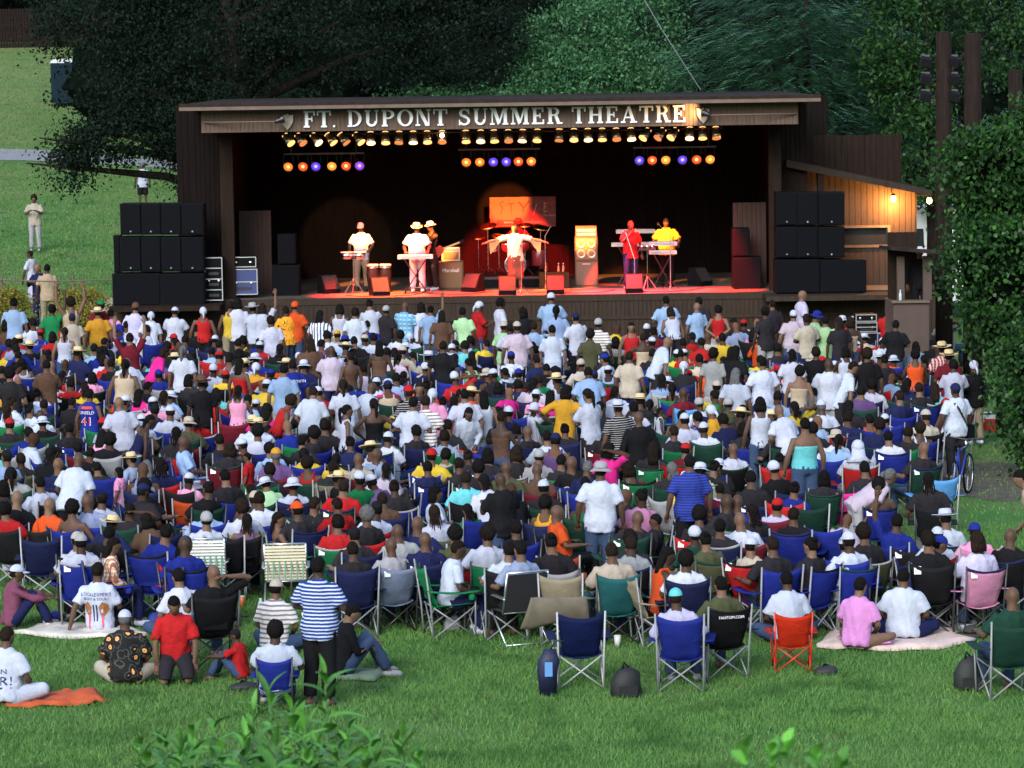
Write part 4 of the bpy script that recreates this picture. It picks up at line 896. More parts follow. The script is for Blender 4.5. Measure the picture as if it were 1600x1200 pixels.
def person(loc, rz, pose='s', heavy=0, top='white', sleeve='tee', bottom='jean', bkind='long', head='sh', scale=1.0, skin=None, shoes=True, hairc=None, face=False, band='black', z=0.0, tilt=(0, 0)):
    p = get_pose(pose, heavy); skin = skin or random.choice(SKINS)
    r = link('person', get_mesh(p, 'body', 0), None, (loc[0], loc[1], z), skin, (tilt[0], tilt[1], rz)); r.scale = (scale,)*3
    if sleeve != 'bare':
        me = get_mesh(p, 'shirt', sleeve)
        nm = {'tee': 'shirt', 'long': 'long_sleeved_shirt', 'tank': 'sleeveless_top', 'tube': 'strapless_top', 'jersey': 'jersey'}[sleeve]
        r_s = link(nm, pat_mesh(me, top) if top in PATS else me, r, color=jit(CLR.get(top, (1, 1, 1))))
    c = link({'long': 'trousers', 'shorts': 'shorts', 'skirt': 'skirt'}[bkind], get_mesh(p, 'pants', bkind), r, color=CLR[bottom])
    hc = hairc or ((.12, .12, .125) if random.random() < .05 else random.choice(HAIRC)); mw = Matrix.Translation(p.head) @ p.hrot.to_4x4()
    for nm, me, ck in hair_parts(head if head in HAIRS else head[0]+'_'):
        o = link(nm, me, r); o.matrix_local = mw; o.color = (*{'hair': hc, 'hat': CLR[HATC[head[1]]] if len(head) > 1 and head[1] in HATC else (.5, .5, .5), 'band': CLR[band]}[ck], 1)
    if shoes:
        sc = random.choice(['black', 'white', 'grey', 'brown'])
        for i in (0, 1): link('shoe', get_mesh(p, 'shoe', i), r, color=CLR[sc])
    if face:
        for s in (1, -1): e = link('eye', EYE, r); e.matrix_local = mw @ Matrix.Translation((.030*s, .083, .008))
    return r, p
EYE = MB().ell((0, 0, 0), (.012, .008, .007), 8, 5).mesh('eye', M['eye'], True)
# ================================================================ stage gear
def speaker(name, label, px0, px1, py0, py1, Y, depth=.75, dots=0, cat='loudspeaker', group=None, cones=0, m='black', horn=False):
    a, b_ = W(px0, py1, Y), W(px1, py0, Y); w, h = b_.x-a.x, b_.z-a.z
    r = empty(name, ((a.x+b_.x)/2, Y, a.z)); tag(r, label, cat, group)
    MB().bx(-w/2+.004, w/2-.004, .03, depth, .004, h-.004).build('cabinet', M[m], r)
    MB().bx(-w/2+.03, w/2-.03, -.005, .029, .03, h-.03).build('grille', M['grille'], r)
    if dots: MB().lathe([(.0, -.001), (.028, 0), (.022, .014), (.0, .016)], 10, (0, -.02, .09*h/.8), Matrix.Rotation(R(90), 3, 'X')).build('badge', M['metal'], r, True)
    return r
# left main stack: rows of tall boxes on wide subs
xs = [188, 220, 251, 283, 318]; rowsL = [(318, 367.5), (370, 425)]
nm4 = ['first', 'second', 'third', 'fourth']
for rn, (y0, y1) in zip(('top', 'middle'), rowsL):
    for k in range(4): speaker('loudspeaker', 'tall black loudspeaker, %s from left in the %s row of the left stack' % (nm4[k], rn), xs[k], xs[k+1], y0, y1, 78.3, dots=1, group='loudspeakers of the left stack')
speaker('loudspeaker', 'wide black bass speaker at the bottom left of the left stack', 176, 250, 427, 478, 78.25, group='loudspeakers of the left stack')
speaker('loudspeaker', 'wide black bass speaker at the bottom right of the left stack', 251, 319, 427, 478, 78.25, group='loudspeakers of the left stack')
speaker('loudspeaker', 'narrow black loudspeaker at the outer edge of the left stack', 178, 187.5, 368, 426, 78.5, depth=.5, group='loudspeakers of the left stack')
xs = [1213, 1246, 1279, 1320]; 
for rn, (y0, y1) in zip(('top', 'middle'), ((300, 352.5), (354, 403))):
    for k in range(3): speaker('loudspeaker', 'tall black loudspeaker, %s from left in the %s row of the right stack' % (nm4[k], rn), xs[k], xs[k+1]-(1 if k == 1 else 0), y0, y1, 78.6, dots=1, group='loudspeakers of the right stack')
speaker('loudspeaker', 'wide black bass speaker under the right stack, nearer the stage', 1212, 1281, 405, 459, 78.5, group='loudspeakers of the right stack')
speaker('loudspeaker', 'wide black bass speaker under the right stack, nearer the annex', 1282, 1354, 405, 458, 78.5, group='loudspeakers of the right stack')
# side fills
speaker('side_fill', 'black side fill speaker standing on the left of the stage', 425, 467, 414, 464, 80.1); speaker('side_fill', 'small black speaker on top of the left side fill', 434, 461, 366, 413, 80.2)
speaker('side_fill', 'black side fill speaker standing on the right of the stage', 1146, 1190, 402, 456, 80.1); speaker('side_fill', 'small black speaker on top of the right side fill', 1145, 1172, 357, 401, 80.2)
# flight cases
def case(name, label, px0, px1, py0, py1, Y, depth, body, drawers=0, cat='flight case', group=None):
    a, b_ = W(px0, py1, Y), W(px1, py0, Y); w, h = b_.x-a.x, b_.z-a.z
    r = empty(name, ((a.x+b_.x)/2, Y, a.z)); tag(r, label, cat, group)
    MB().bx(-w/2+.01, w/2-.01, .01, depth, .01, h-.01).build('shell', body, r)
    e = .022
    for nm_, bxx in (('edge_rail', (-w/2, w/2, -.004, .02, h-e, h)), ('edge_rail', (-w/2, w/2, -.004, .02, 0, e)), ('edge_rail', (-w/2, -w/2+e, -.005, .021, e, h-e)), ('edge_rail', (w/2-e, w/2, -.005, .021, e, h-e))):
        MB().bx(*bxx).build(nm_, M['alu'], r)
    for k in range(drawers):
        z = h*(k+1)/(drawers+1); MB().bx(-w/2+e, w/2-e, -.003, .012, z-.012, z+.012).build('rail', M['alu'], r)
        d = MB().bx(-w*.28, w*.28, -.006, .012, z-h/(drawers+1)*.62, z-h/(drawers+1)*.38).build('panel', M['dmetal'], r)
    for s in (-1, 1): MB().lathe([(.012, -.012), (.03, -.008), (.03, .0), (.01, .004)], 8, (s*w*.28, 0, h*.45), Matrix.Rotation(R(90), 3, 'X')).build('latch', M['chrome'], r)
    return r
blue_case = mat('blue_laminate', (.03, .045, .16), .45)
case('flight_case', 'tall black equipment rack with aluminium edges beside the left stack', 321, 347, 402, 470, 78.7, .6, M['black'], 3)
case('flight_case', 'blue flight case with aluminium edges at the left of the stage', 360, 402, 420, 461, 79.4, .6, blue_case, 1)
case('flight_case', 'flat black flight case lying on the blue one', 360, 400, 401, 418, 79.45, .55, M['black'])
case('flight_case', 'top black flight case of the rack stack beside the booth', 1337, 1370, 491, 503, 73.5, .55, M['black'], 0, group='rack cases')
case('flight_case', 'black amplifier rack, middle of the rack stack beside the booth', 1337, 1371, 503.5, 519, 73.4, .6, M['black'], 1, group='rack cases')
case('flight_case', 'tall black flight case at the bottom of the rack stack beside the booth', 1336, 1372, 519.5, 569, 73.4, .6, M['black'], 1, group='rack cases')
# long white-edged mixing desk in front of the rack stack
a, b_ = W(1237, 545, 73), W(1336, 540, 73)
r = empty('mixing_desk', ((a.x+b_.x)/2, 73, 0)); tag(r, 'long mixing desk with a white edge left of the rack stack', 'mixing desk'); w = b_.x-a.x
MB().bx(-w/2, w/2, 0, .7, a.z-.07, a.z-.03).build('console', M['black'], r); MB().bx(-w/2-.01, w/2+.01, -.03, -.003, a.z-.075, a.z).build('front_edge', M['white'], r); MB().bx(-w/2+.03, w/2-.03, .02, .04, a.z-.38, a.z-.08).build('front_panel', mat('fader_panel', (.45, .47, .52), .6, var=.5, scale=40), r)
for s in (-1, 1): MB().bx(s*(w/2-.05)-.02, s*(w/2-.05)+.02, .3, .34, 0, a.z-.071).build('leg', M['dmetal'], r)
# monitor wedges
wedge_tops = mat('wedge_grille', (.012, .011, .012), .8, bump=.4, bscale=80)
for px, py, Y, rz, lab in ((594, 462, 79.6, .25, 'wedge monitor in front of the conga drums'), (737, 454, 80.6, -.5, 'red lit wedge monitor beside the guitar amplifier'), (793, 462, 79.35, 0, 'wedge monitor left of the singer'), (868, 461, 79.35, 0, 'wedge monitor right of the singer'), (991, 458, 79.4, 0, 'wedge monitor in front of the man in red'), (1097, 443, 81.6, .8, 'wedge monitor lying at the right rear of the stage'), (516, 455, 80.8, .5, 'dark wedge monitor left of the conga drums')):
    r = empty('wedge_monitor', (X(px, Y), Y, ZD), rz); tag(r, lab, 'monitor', 'wedge monitors on the stage')
    b = MB(); prof = [(0, 0), (.46, 0), (.46, .10), (.22, .46), (.04, .46), (0, .15)]
    vs = [(-.22, -y_+.3, z_) for y_, z_ in prof]+[(.22, -y_+.3, z_) for y_, z_ in prof]; n = 6
    b.add(vs, [tuple(range(n)), tuple(range(2*n-1, n-1, -1))]+[(i, i+n, (i+1) % n+n, (i+1) % n) for i in range(n)]); b.build('cabinet', M['black'], r)
    q = MB(); d0, d1 = V((0, -.165, .115)), V((0, .065, .445)); nrm = V((0, -.36, .24)).normalized()*.006
    q.add([V((-.20, d0.y, d0.z))+nrm, V((.20, d0.y, d0.z))+nrm, V((.20, d1.y, d1.z))+nrm, V((-.20, d1.y, d1.z))+nrm], [(0, 1, 2, 3)]); q.build('grille', wedge_tops, r)
    MB().bx(-.19, .19, -.168, -.161, .01, .09).build('front_plate', M['grille'], r)
# amplifiers
amp_m = mat('amp_cover', (.09, .05, .03), .7, var=.15); grill_t = mat('amp_cloth', (.17, .10, .05), .8, var=.15, scale=60)
def text(s, size, m, parent, loc, rot=(R(90), 0, 0), sx=1.0, ext=.002, name='lettering', align='CENTER'):
    c = bpy.data.curves.new('t', 'FONT'); c.body = s; c.size = size; c.extrude = ext; c.align_x = align; c.resolution_u = 3
    me = baked(c)
    me.materials.clear(); me.materials.append(m); t = link(name, me, parent, loc, rot=rot); t.scale = (sx, 1, 1); return t
wht = mat('white_print', (.75, .75, .75), .5); blk = mat('black_print', (.015, .012, .012), .6)
r = empty('guitar_amplifier', (X(705, 81.6), 81.6, ZD)); tag(r, 'big guitar speaker cabinet behind the keyboard player', 'amplifier')
MB().bx(-.32, .32, .02, .38, 0, .72).build('cabinet', amp_m, r); MB().bx(-.285, .285, -.002, .019, .035, .685).build('grille', grill_t, r); text('Marshall', .13, wht, r, (0, -.006, .44))
r = empty('amplifier_head', (X(703, 81.7), 81.7, ZD+.722)); tag(r, 'cream combo amplifier standing on the big guitar cabinet', 'amplifier')
MB().bx(-.19, .27, 0, .26, 0, .33).build('cabinet', mat('cream_cover', (.6, .5, .3), .6), r); MB().bx(-.16, .24, -.012, -.001, .03, .23).build('grille', grill_t, r); MB().bx(-.16, .24, -.014, -.001, .25, .31).build('control_panel', M['metal'], r)
xb, yb = X(917, 82), 82
r = empty('bass_cabinet', (xb, yb, ZD)); tag(r, 'lower bass speaker cabinet of the tall amber lit stack', 'amplifier', 'bass rig')
MB().bx(-.29, .29, .0, .4, 0, .66).build('cabinet', amp_m, r); MB().bx(-.26, .26, -.02, -.001, .03, .62).build('grille', mat('bass_grille', (.14, .09, .06), .5, bump=.4, bscale=90), r); MB().bx(-.10, .10, -.03, -.021, .55, .59).build('badge', M['metal'], r)
r = empty('bass_cabinet', (xb, yb, ZD+.662)); tag(r, 'four speaker bass cabinet in the middle of the amber lit stack', 'amplifier', 'bass rig')
MB().bx(-.29, .29, .0, .4, 0, .60).build('cabinet', amp_m, r); MB().bx(-.26, .26, -.012, -.001, .03, .57).build('baffle', mat('bass_baffle', (.20, .12, .06), .6), r)
for cx in (-.13, .13):
    for cz in (.17, .43):
        o = MB().lathe([(.11, -.004), (.112, .012), (.095, .012), (.04, -.02), (.0, -.018)], 16, (cx, -.013, cz), Matrix.Rotation(R(90), 3, 'X')).build('cone', mat('cone_ring', (.6, .5, .35), .35, .5), r, True)
r = empty('bass_amplifier', (xb, yb, ZD+1.264)); tag(r, 'bass amplifier head on top of the amber lit stack', 'amplifier', 'bass rig')
MB().bx(-.27, .27, .0, .35, 0, .27).build('case', amp_m, r)
for zz in (.07, .17): MB().bx(-.24, .24, -.012, -.001, zz-.035, zz+.035).build('rack_panel', M['alu'], r)
# banner
YBn = 84.6; a, b_ = W(766, 355, YBn), W(868, 307, YBn); bw, bh = b_.x-a.x, b_.z-a.z
r = empty('banner', ((a.x+b_.x)/2, YBn, a.z)); tag(r, 'red orange band banner with long thin letters behind the drums', 'banner')
MB().bx(-bw/2, bw/2, 0, .012, 0, bh).build('cloth', mat('banner_cloth', (.36, .075, .035), .7), r); MB().bx(bw*.08, bw/2-.004, -.004, -.001, .004, bh-.004).build('dark_panel', mat('banner_dark', (.14, .05, .05), .7, var=.4, scale=6), r)
def stroke(pts, w0, w1, m, nm='letter'):
    b = MB(); n = len(pts)
    for i in range(n-1):
        p, q = V((pts[i][0]*bw, 0, pts[i][1]*bh)), V((pts[i+1][0]*bw, 0, pts[i+1][1]*bh)); d = (q-p).normalized(); s = V((-d.z, 0, d.x)); wa, wb = w0+(w1-w0)*i/(n-1), w0+(w1-w0)*(i+1)/(n-1); y = -.006-.0006*i
        b.add([p+s*wa+V((0, y, 0)), p-s*wa+V((0, y, 0)), q-d*-.01-s*wb+V((0, y, 0)), q+d*.01+s*wb+V((0, y, 0))], [(0, 1, 2, 3)])
    b.build(nm, m, r)
dk, ltb = mat('banner_letter', (.06, .018, .015), .7), mat('banner_letter_light', (.55, .32, .26), .7)
stroke([(-.29, .86), (-.34, .80), (-.345, .74), (-.31, .66), (-.315, .54), (-.34, .45)], .016, .012, dk)
stroke([(-.23, .78), (-.13, .78)], .018, .018, dk); stroke([(-.18, .78), (-.17, .42)], .016, .006, dk)
stroke([(-.06, .84), (.01, .64)], .03, .02, dk); stroke([(.10, .88), (.01, .62), (.0, .47)], .022, .014, dk)
stroke([(.21, .76), (.19, .60), (.16, .40)], .012, .006, ltb); stroke([(.33, .80), (.32, .50)], .012, .008, ltb); stroke([(.32, .80), (.37, .78)], .010, .008, ltb); stroke([(.32, .66), (.36, .66)], .010, .008, ltb); stroke([(.32, .50), (.37, .50)], .010, .008, ltb)
text('The Band', .085, ltb, r, (bw*.40, -.01, bh*.34))
MB().bx(-bw*.40, -bw*.03, -.004, -.001, bh*.07, bh*.24).build('address_bar', dk, r); text('www.styleband.com', .125, ltb, r, (0, -.012, bh*.11), sx=1.0)
# drums
def stand(name, label, base, h, cat='stand', boom=None, mic=True):
    r = empty(name, base); tag(r, label, cat)
    MB().tube([(0, 0, .02), (0, 0, h)], .011, 6).build('pole', M['metal'], r)
    for k in range(3): a = k*2.094+.4; MB().tube([(0, 0, .22), (.24*math.cos(a), .24*math.sin(a), .0)], .009, 6).build('leg', M['dmetal'], r)
    e = V((0, 0, h))
    if boom: e = V(boom); MB().tube([(0, 0, h), e], .009, 6).build('boom', M['metal'], r)
    if mic: MB().lathe([(.012, -.14), (.016, -.02), (.026, .0), (.024, .03), (.005, .045)], 8, e, Euler((R(70), 0, 0)).to_matrix()).build('microphone', M['dmetal'], r, True)
    return r
drum_m = mat('drum_shell', (.22, .02, .03), .3); head_m = mat('drum_head', (.62, .58, .52), .5); cym = mat('cymbal', (.7, .5, .2), .25, 1.0)
RZ = ZD+.28; dy = 82.8; dx0 = X(806, dy)
r = empty('drum_riser', (dx0, dy, ZD)); tag(r, 'low black riser under the drum kit', 'riser'); MB().bx(-1.15, 1.15, -1.0, 1.0, 0, .278).build('platform', M['black'], r); MB().bx(-1.16, 1.16, -1.02, -1.001, .22, .285).build('edge', M['dmetal'], r)
r = empty('drum_kit', (dx0, dy, RZ)); tag(r, 'red lit drum kit with cymbals in front of the banner', 'drum kit')
def drum(nm, c, rad, h, m, tilt=(0, 0, 0)):
    mm = Euler(tilt).to_matrix(); o = MB().lathe([(rad*.96, 0), (rad, .01), (rad, h-.01), (rad*.96, h)], 18, c, mm).build(nm, m, r, True)
    MB().lathe([(rad*.90, h+.001), (0.01, h+.004)], 18, c, mm).build('drum_head', head_m, o, True)
    MB().lathe([(rad*1.0, h-.03), (rad*1.03, h-.025), (rad*1.03, h+.005), (rad*.95, h+.006)], 18, c, mm).build('hoop', M['chrome'], o, True)
drum('bass_drum', (0, -.35, .29), .28, .42, drum_m, (R(90), 0, 0)); drum('tom', (-.2, -.45, .68), .15, .22, drum_m, (R(25), 0, 0)); drum('tom', (.18, -.45, .68), .16, .24, drum_m, (R(25), 0, 0)); drum('floor_tom', (.62, -.05, .22), .2, .40, drum_m); drum('snare_drum', (-.55, -.05, .58), .18, .15, M['chrome'])
for c, rad, tl, lx in (((-.70, -.35, 1.28), .24, (.35, -.15, 0), -.70), ((-.42, -.5, 1.02), .20, (.3, .1, 0), -.42), ((.66, -.3, 1.22), .25, (.3, .2, 0), .66), ((-.95, -.1, .95), .18, (.1, 0, 0), -.95), ((.25, -.55, 1.30), .2, (.3, 0, 0), .25)):
    o = MB().lathe([(rad, 0), (rad*.6, .018), (.04, .030), (.02, .045)], 20, c, Euler(tl).to_matrix()).build('cymbal', cym, r, True)
    MB().tube([(c[0], c[1], c[2]+.03), (c[0], c[1], .15)], .010, 6).build('cymbal_stand', M['chrome'], r)
    for k in range(3): a = k*2.094; MB().tube([(c[0], c[1], .25), (c[0]+.22*math.cos(a), c[1]+.22*math.sin(a), .01)], .008, 5).build('stand_leg', M['chrome'], r)
# conga set
conga = mat('conga_shell', (.016, .010, .010), .3); 
for k, (px, py, lab) in enumerate(((583, 449, 'dark conga drum left of its twin'), (603, 449, 'dark conga drum right of its twin'))):
    r = empty('conga_drum', (X(px, 80.9), 80.9, ZD)); tag(r, lab, 'drum', 'conga drums'); MB().lathe([(.10, 0), (.12, .1), (.165, .45), (.14, .66), (.135, .70)], 18).build('shell', conga, r, True)
    MB().lathe([(.148, .66), (.15, .70), (.14, .715), (.01, .715)], 18).build('drum_head', head_m, r, True); MB().lathe([(.155, .61), (.158, .63), (.155, .65)], 18).build('hoop', M['chrome'], r, True)
r = empty('timbales', (X(553, 80.5), 80.5, ZD)); tag(r, 'pair of chrome timbales on a stand before the drummer in white', 'drum')
for sx in (-.16, .16):
    o = MB().lathe([(.15, .88), (.15, 1.05)], 18, (sx, 0, 0)).build('shell', M['chrome'], r, True); MB().lathe([(.155, 1.04), (.155, 1.06), (.01, 1.062)], 18, (sx, 0, 0)).build('drum_head', head_m, o, True)
MB().tube([(0, 0, 1.0), (0, 0, .25)], .014, 6).build('pole', M['chrome'], r)
for k in range(3): a = k*2.094+.5; MB().tube([(0, 0, .4), (.28*math.cos(a), .28*math.sin(a), 0)], .010, 6).build('leg', M['chrome'], r)
# keyboards
def keyboard(label, px, Y, z, w, d=.32, slope=.0, legs=True, col=(.6, .55, .5), rz=0):
    r = empty('keyboard', (X(px, Y), Y, ZD), rz); tag(r, label, 'keyboard')
    MB().box((0, 0, z), (w, d, .09)).build('case', mat('keyboard_case', col, .5), r); MB().box((0, .05, z+.047), (w*.9, d*.42, .008)).build('white_keys', M['white'], r); MB().box((0, .08, z+.056), (w*.86, d*.2, .01)).build('black_keys', M['black'], r)
    MB().box((0, -d/2-.003, z), (w*.8, .006, .05)).build('back_panel', M['alu'], r)
    if legs:
        for s in (-1, 1): MB().tube([(s*w*.32, -.12, z-.046), (-s*w*.32, .12, .02)], .016, 6).build('leg', M['dmetal'], r); MB().tube([(-s*w*.32-.0, -.16, .02), (-s*w*.32, .22, .02)], .014, 6).build('foot', M['dmetal'], r)
keyboard('white topped keyboard on crossed legs at the left of the stage', 650, 80.2, .93, .88)
keyboard('upper keyboard of the double rack at the right of the stage', 994, 82.2, 1.38, 1.0, legs=False); keyboard('lower keyboard of the double rack at the right of the stage', 985, 82.1, 1.05, .95)
keyboard('keyboard painted with violet light before the musician in the yellow shirt', 1036, 81.0, 1.12, .72, legs=False, col=(.5, .45, .6)); keyboard('small keyboard under the violet one at the right of the stage', 1036, 81.05, .90, .70)  # violet light on the upper keyboard is put into its case colour
r = empty('percussion_table', (X(1012, 80.4), 80.4, ZD)); tag(r, 'small percussion rack with chimes beside the man in red', 'percussion')
MB().box((0, 0, 1.02), (.42, .25, .05)).build('tray', M['dmetal'], r); MB().tube([(0, 0, 1.0), (0, 0, .02)], .014, 6).build('pole', M['chrome'], r)
for k in range(3): a = k*2.094; MB().tube([(0, 0, .35), (.24*math.cos(a), .24*math.sin(a), 0)], .010, 6).build('leg', M['chrome'], r)
for k in range(3): MB().lathe([(.05, 0), (.055, .08), (.01, .085)], 10, (-.13+.13*k, 0, 1.046)).build('shaker', M['chrome'], r, True)
stand('microphone_stand', 'straight microphone stand in front of the singer', (X(815, 79.55), 79.55, ZD), 1.2, 'microphone stand')
stand('microphone_stand', 'boom microphone stand right of the drum kit', (X(853, 81.2), 81.2, ZD), 1.35, 'microphone stand', (.16, -.05, 1.62))
stand('microphone_stand', 'slanted microphone stand held by the man in red', (X(992, 80.0), 80.0, ZD), .8, 'microphone stand', (-.22, .15, 1.5))
stand('microphone_stand', 'boom microphone stand before the musician in the yellow shirt', (X(1048, 80.6), 80.6, ZD), 1.3, 'microphone stand', (-.3, .1, 1.65))
r = empty('drinks_table', (X(866, 81.4), 81.4, ZD)); tag(r, 'black draped low table with bottles right of the singer', 'table'); MB().bx(-.38, .38, -.2, .25, 0, .42).build('drape', M['black'], r)
for k, dx in enumerate((-.2, .12, .24)):
    q = empty('bottle', (r.location.x+dx, 81.4, ZD+.421)); tag(q, ['bottle nearest the drum kit on the draped table', 'middle bottle on the draped table', 'outer bottle on the draped table'][k], 'bottle'); MB().lathe([(.03, 0), (.034, .02), (.034, .13), (.014, .18), (.014, .2)], 10).build('bottle_body', mat('bottle', (.3, .12, .1), .15), q, True); MB().lathe([(.016, .2), (.016, .22), (.004, .222)], 8).build('cap', wht, q)
# cables lying on the deck
cb_m = mat('rubber_cable', (.008, .008, .008), .6)
for k, (lab, pts) in enumerate((('black cable on the deck before the conga drums', [(540, 79.8), (560, 79.4), (600, 79.3), (640, 79.5), (660, 80.2)]), ('black cable on the deck between keyboard and drum riser', [(670, 80.0), (700, 79.6), (740, 79.7), (765, 80.5)]), ('black cable on the deck right of the singer', [(830, 79.6), (860, 79.9), (900, 79.5), (940, 79.6), (960, 80.3)]), ('black cable on the deck at the right keyboards', [(1000, 79.7), (1040, 79.4), (1075, 79.8), (1100, 80.6)]))):
    r = empty('stage_cable', (X(pts[0][0], pts[0][1]), pts[0][1], ZD)); tag(r, lab, 'cable'); P_ = [V((X(a, b), b, ZD+.012))-V(r.location) for a, b in pts]
    MB().tube(P_, .010, 6).build('cord', cb_m, r, True); MB().tube([P_[-1], P_[-1]+V((.06, .02, 0))], .014, 6).build('plug', M['chrome'], r)
# performers
def performer(lab, px, Y, rz, **kw):
    o, p = person((X(px, Y), Y), rz, z=kw.pop('z', ZD), **kw); tag(o, lab, 'person', 'musicians on the stage'); return o
FACE = math.pi
performer('person in white shirt and purple cap playing the conga drums', 566, 81.5, FACE-.1, pose='dr', top='white', head='cV', bottom='khaki', face=True)
performer('person in white shirt and pale hat standing at the white keyboard', 653, 80.75, FACE, pose='kb', heavy=1, top='white', head='fT', bottom='white', scale=1.0, face=True)
gp = performer('person in dark vest and banded white hat playing a guitar', 676, 81.25, FACE-.9, pose='gt', top='black', sleeve='tank', head='fW', bottom='dark', face=True)
g = MB(); g.loft([(V((-.02, 0, 0)), V((0, .001, .08)), V((.05, 0, 0))), (V((0, .0, 0)), V((0, .02, .15)), V((.16, 0, 0))), (V((.02, 0.03, 0)), V((0, .02, .15)), V((.16, 0, 0)))], 14)
gt = empty('electric_guitar', (gp.location.x+.16, gp.location.y-.12, ZD+1.02), -.3); gt.rotation_euler = (0, R(-20), -.3); tag(gt, 'electric guitar held by the person in the banded hat', 'guitar')
MB().prism([(-.2, -.14), (-.05, -.17), (.1, -.1), (.16, -.03), (.16, .03), (.1, .11), (0, .09), (-.12, .16), (-.22, .08)], -.02, .02).build('guitar_body', mat('guitar_red', (.32, .04, .03), .25), gt); MB().bx(.14, .62, -.012, .006, -.022, .022).build('neck', mat('maple', (.45, .3, .15), .4), gt); MB().bx(.62, .74, -.01, .004, -.035, .035).build('headstock', M['black'], gt)
sg = performer('singer in cream blouse and brown skirt with both arms spread', 806, 80.0, FACE, pose='si', top='cream', sleeve='tee', bottom='brown', bkind='skirt', head='lo', hairc=(.03, .015, .01), skin=(.20, .11, .07), face=True)
for s in (1, -1):
    b = MB(); b.add([(s*.30, 0, 1.40), (s*.66, .08, 1.33), (s*.62, .05, .98), (s*.46, .0, 1.16), (s*.30, .03, 1.40), (s*.66, .11, 1.33), (s*.62, .08, .98), (s*.46, .03, 1.16)], [(0, 1, 2, 3), (7, 6, 5, 4), (0, 4, 5, 1), (1, 5, 6, 2), (2, 6, 7, 3), (3, 7, 4, 0)]); b.build('draped_sleeve', mat('sleeve_cloth', (.5, .28, .12), .8), sg)
performer('drummer in dark red shirt and hat seated behind the drum kit', 811, 83.4, FACE, pose='drs', top='maroon', head='fM', bottom='dark', z=RZ+.12, face=True)
st_ = empty('drum_stool', (X(811, 83.4), 83.4, RZ)); tag(st_, 'round black stool under the drummer', 'stool'); MB().lathe([(.16, .42), (.17, .45), (.15, .50), (.02, .51)], 14).build('seat', M['black'], st_, True); MB().tube([(0, 0, .42), (0, 0, .03)], .03, 8).build('pole', M['metal'], st_)
performer('person in red shirt and dark trousers singing at a slanted microphone', 986, 80.5, FACE+.3, pose='mi', top='red', head='ba', bottom='navy', heavy=0, face=True)
performer('musician in yellow patterned shirt behind the violet keyboard', 1042, 81.6, FACE, pose='kb', top='gold', sleeve='tee', head='sh', bottom='black', heavy=1, face=True)

# ================================================================ right side: booth, truck, poles
yb = 71.5; a, b_ = W(1396, 475, yb), W(1447, 475, yb); bx0, bx1 = a.x, b_.x
bt = empty('sound_booth', (bx0, yb, 0)); tag(bt, 'small brown plywood booth with an open hatch and shed roof', 'booth'); bwid = X(1462, yb)-bx0; zt = W(1425, 473, yb).z
bm_ = mat('booth_board', (.070, .044, .035), .7, var=.12, scale=3)
MB().bx(0, bwid*.78, 0, .06, 0, zt).build('front_panel', bm_, bt); MB().bx(bwid*.78, bwid*.78+.06, .0, 1.6, 0, zt).build('side_panel', mat('booth_side', (.065, .045, .04), .75, var=.1), bt); MB().bx(0, .06, .061, 1.6, 0, zt).build('side_panel', bm_, bt); MB().bx(.061, bwid*.779, 1.54, 1.6, 0, zt+1.5).build('back_panel', M['board'], bt)
MB().bx(-.04, bwid*.85, -.08, .25, zt+.001, zt+.05).build('counter', M['trim'], bt)
zt2 = W(1430, 401, yb).z
for x0_, x1_ in ((.10, .26), (bwid*.72, bwid*.92)): MB().bx(x0_, x1_, .08, .24, zt+.051, zt2).build('post', bm_, bt)
b = MB(); b.add([V((-.10, -.45, zt2+.26)), V((bwid*1.35, -.45, zt2+.12)), V((bwid*1.35, 1.9, zt2+.02)), V((-.10, 1.9, zt2+.16)), V((-.10, -.45, zt2+.18)), V((bwid*1.35, -.45, zt2+.04)), V((bwid*1.35, 1.9, zt2-.06)), V((-.10, 1.9, zt2+.08))], [(0, 1, 2, 3), (7, 6, 5, 4), (0, 4, 5, 1), (1, 5, 6, 2), (2, 6, 7, 3), (3, 7, 4, 0)]); b.build('roof', M['roof'], bt)
o, p = person((X(1437, 72.2), 72.2), FACE, 's', 0, 'black', 'long', 'black', 'long', 'cW', z=zt-.55); tag(o, 'person in black with a white cap standing inside the plywood booth', 'person')
q = empty('water_bottle', (X(1407, 71.5), yb+.02, zt+.05)); tag(q, 'clear water bottle on the booth counter', 'bottle'); MB().lathe([(.03, 0), (.034, .02), (.034, .15), (.014, .2), (.014, .22)], 10).build('bottle_body', mat('clear_plastic', (.45, .5, .55), .1), q, True); MB().lathe([(.017, .22), (.017, .24), (.004, .242)], 8).build('cap', wht, q)
# white lorry cab behind the annex
yt = 90.0; a, b_ = W(1424, 388, yt), W(1480, 320, yt); tw, tz = b_.x-a.x, b_.z
tr = empty('lorry', (a.x, yt, hill(a.x, yt))); tag(tr, 'white lorry cab parked behind the annex', 'lorry'); z0_ = a.z-1.2
MB().prism([(0, .5), (0, tz-.55), (.25, tz-.08), (tw+1.5, tz), (tw+1.5, .5)], 0, 2.2).build('cab', M['white'], tr)
MB().prism([(.0, tz-1.15), (.02, tz-.66), (.34, tz-.66), (.36, tz-1.15)], -.012, -.003).build('side_window', M['glass'], tr); MB().bx(.46, .56, -.02, -.004, tz-1.5, tz-.5).build('door_seam', M['dmetal'], tr)
MB().bx(.62, .70, -.10, -.03, tz-1.4, tz-.35).build('mirror_arm', M['chrome'], tr); MB().lathe([(.06, 0), (.09, .02), (.06, .05)], 12, (.74, -.03, tz-.45), Matrix.Rotation(R(90), 3, 'X')).build('horn', M['dmetal'], tr)
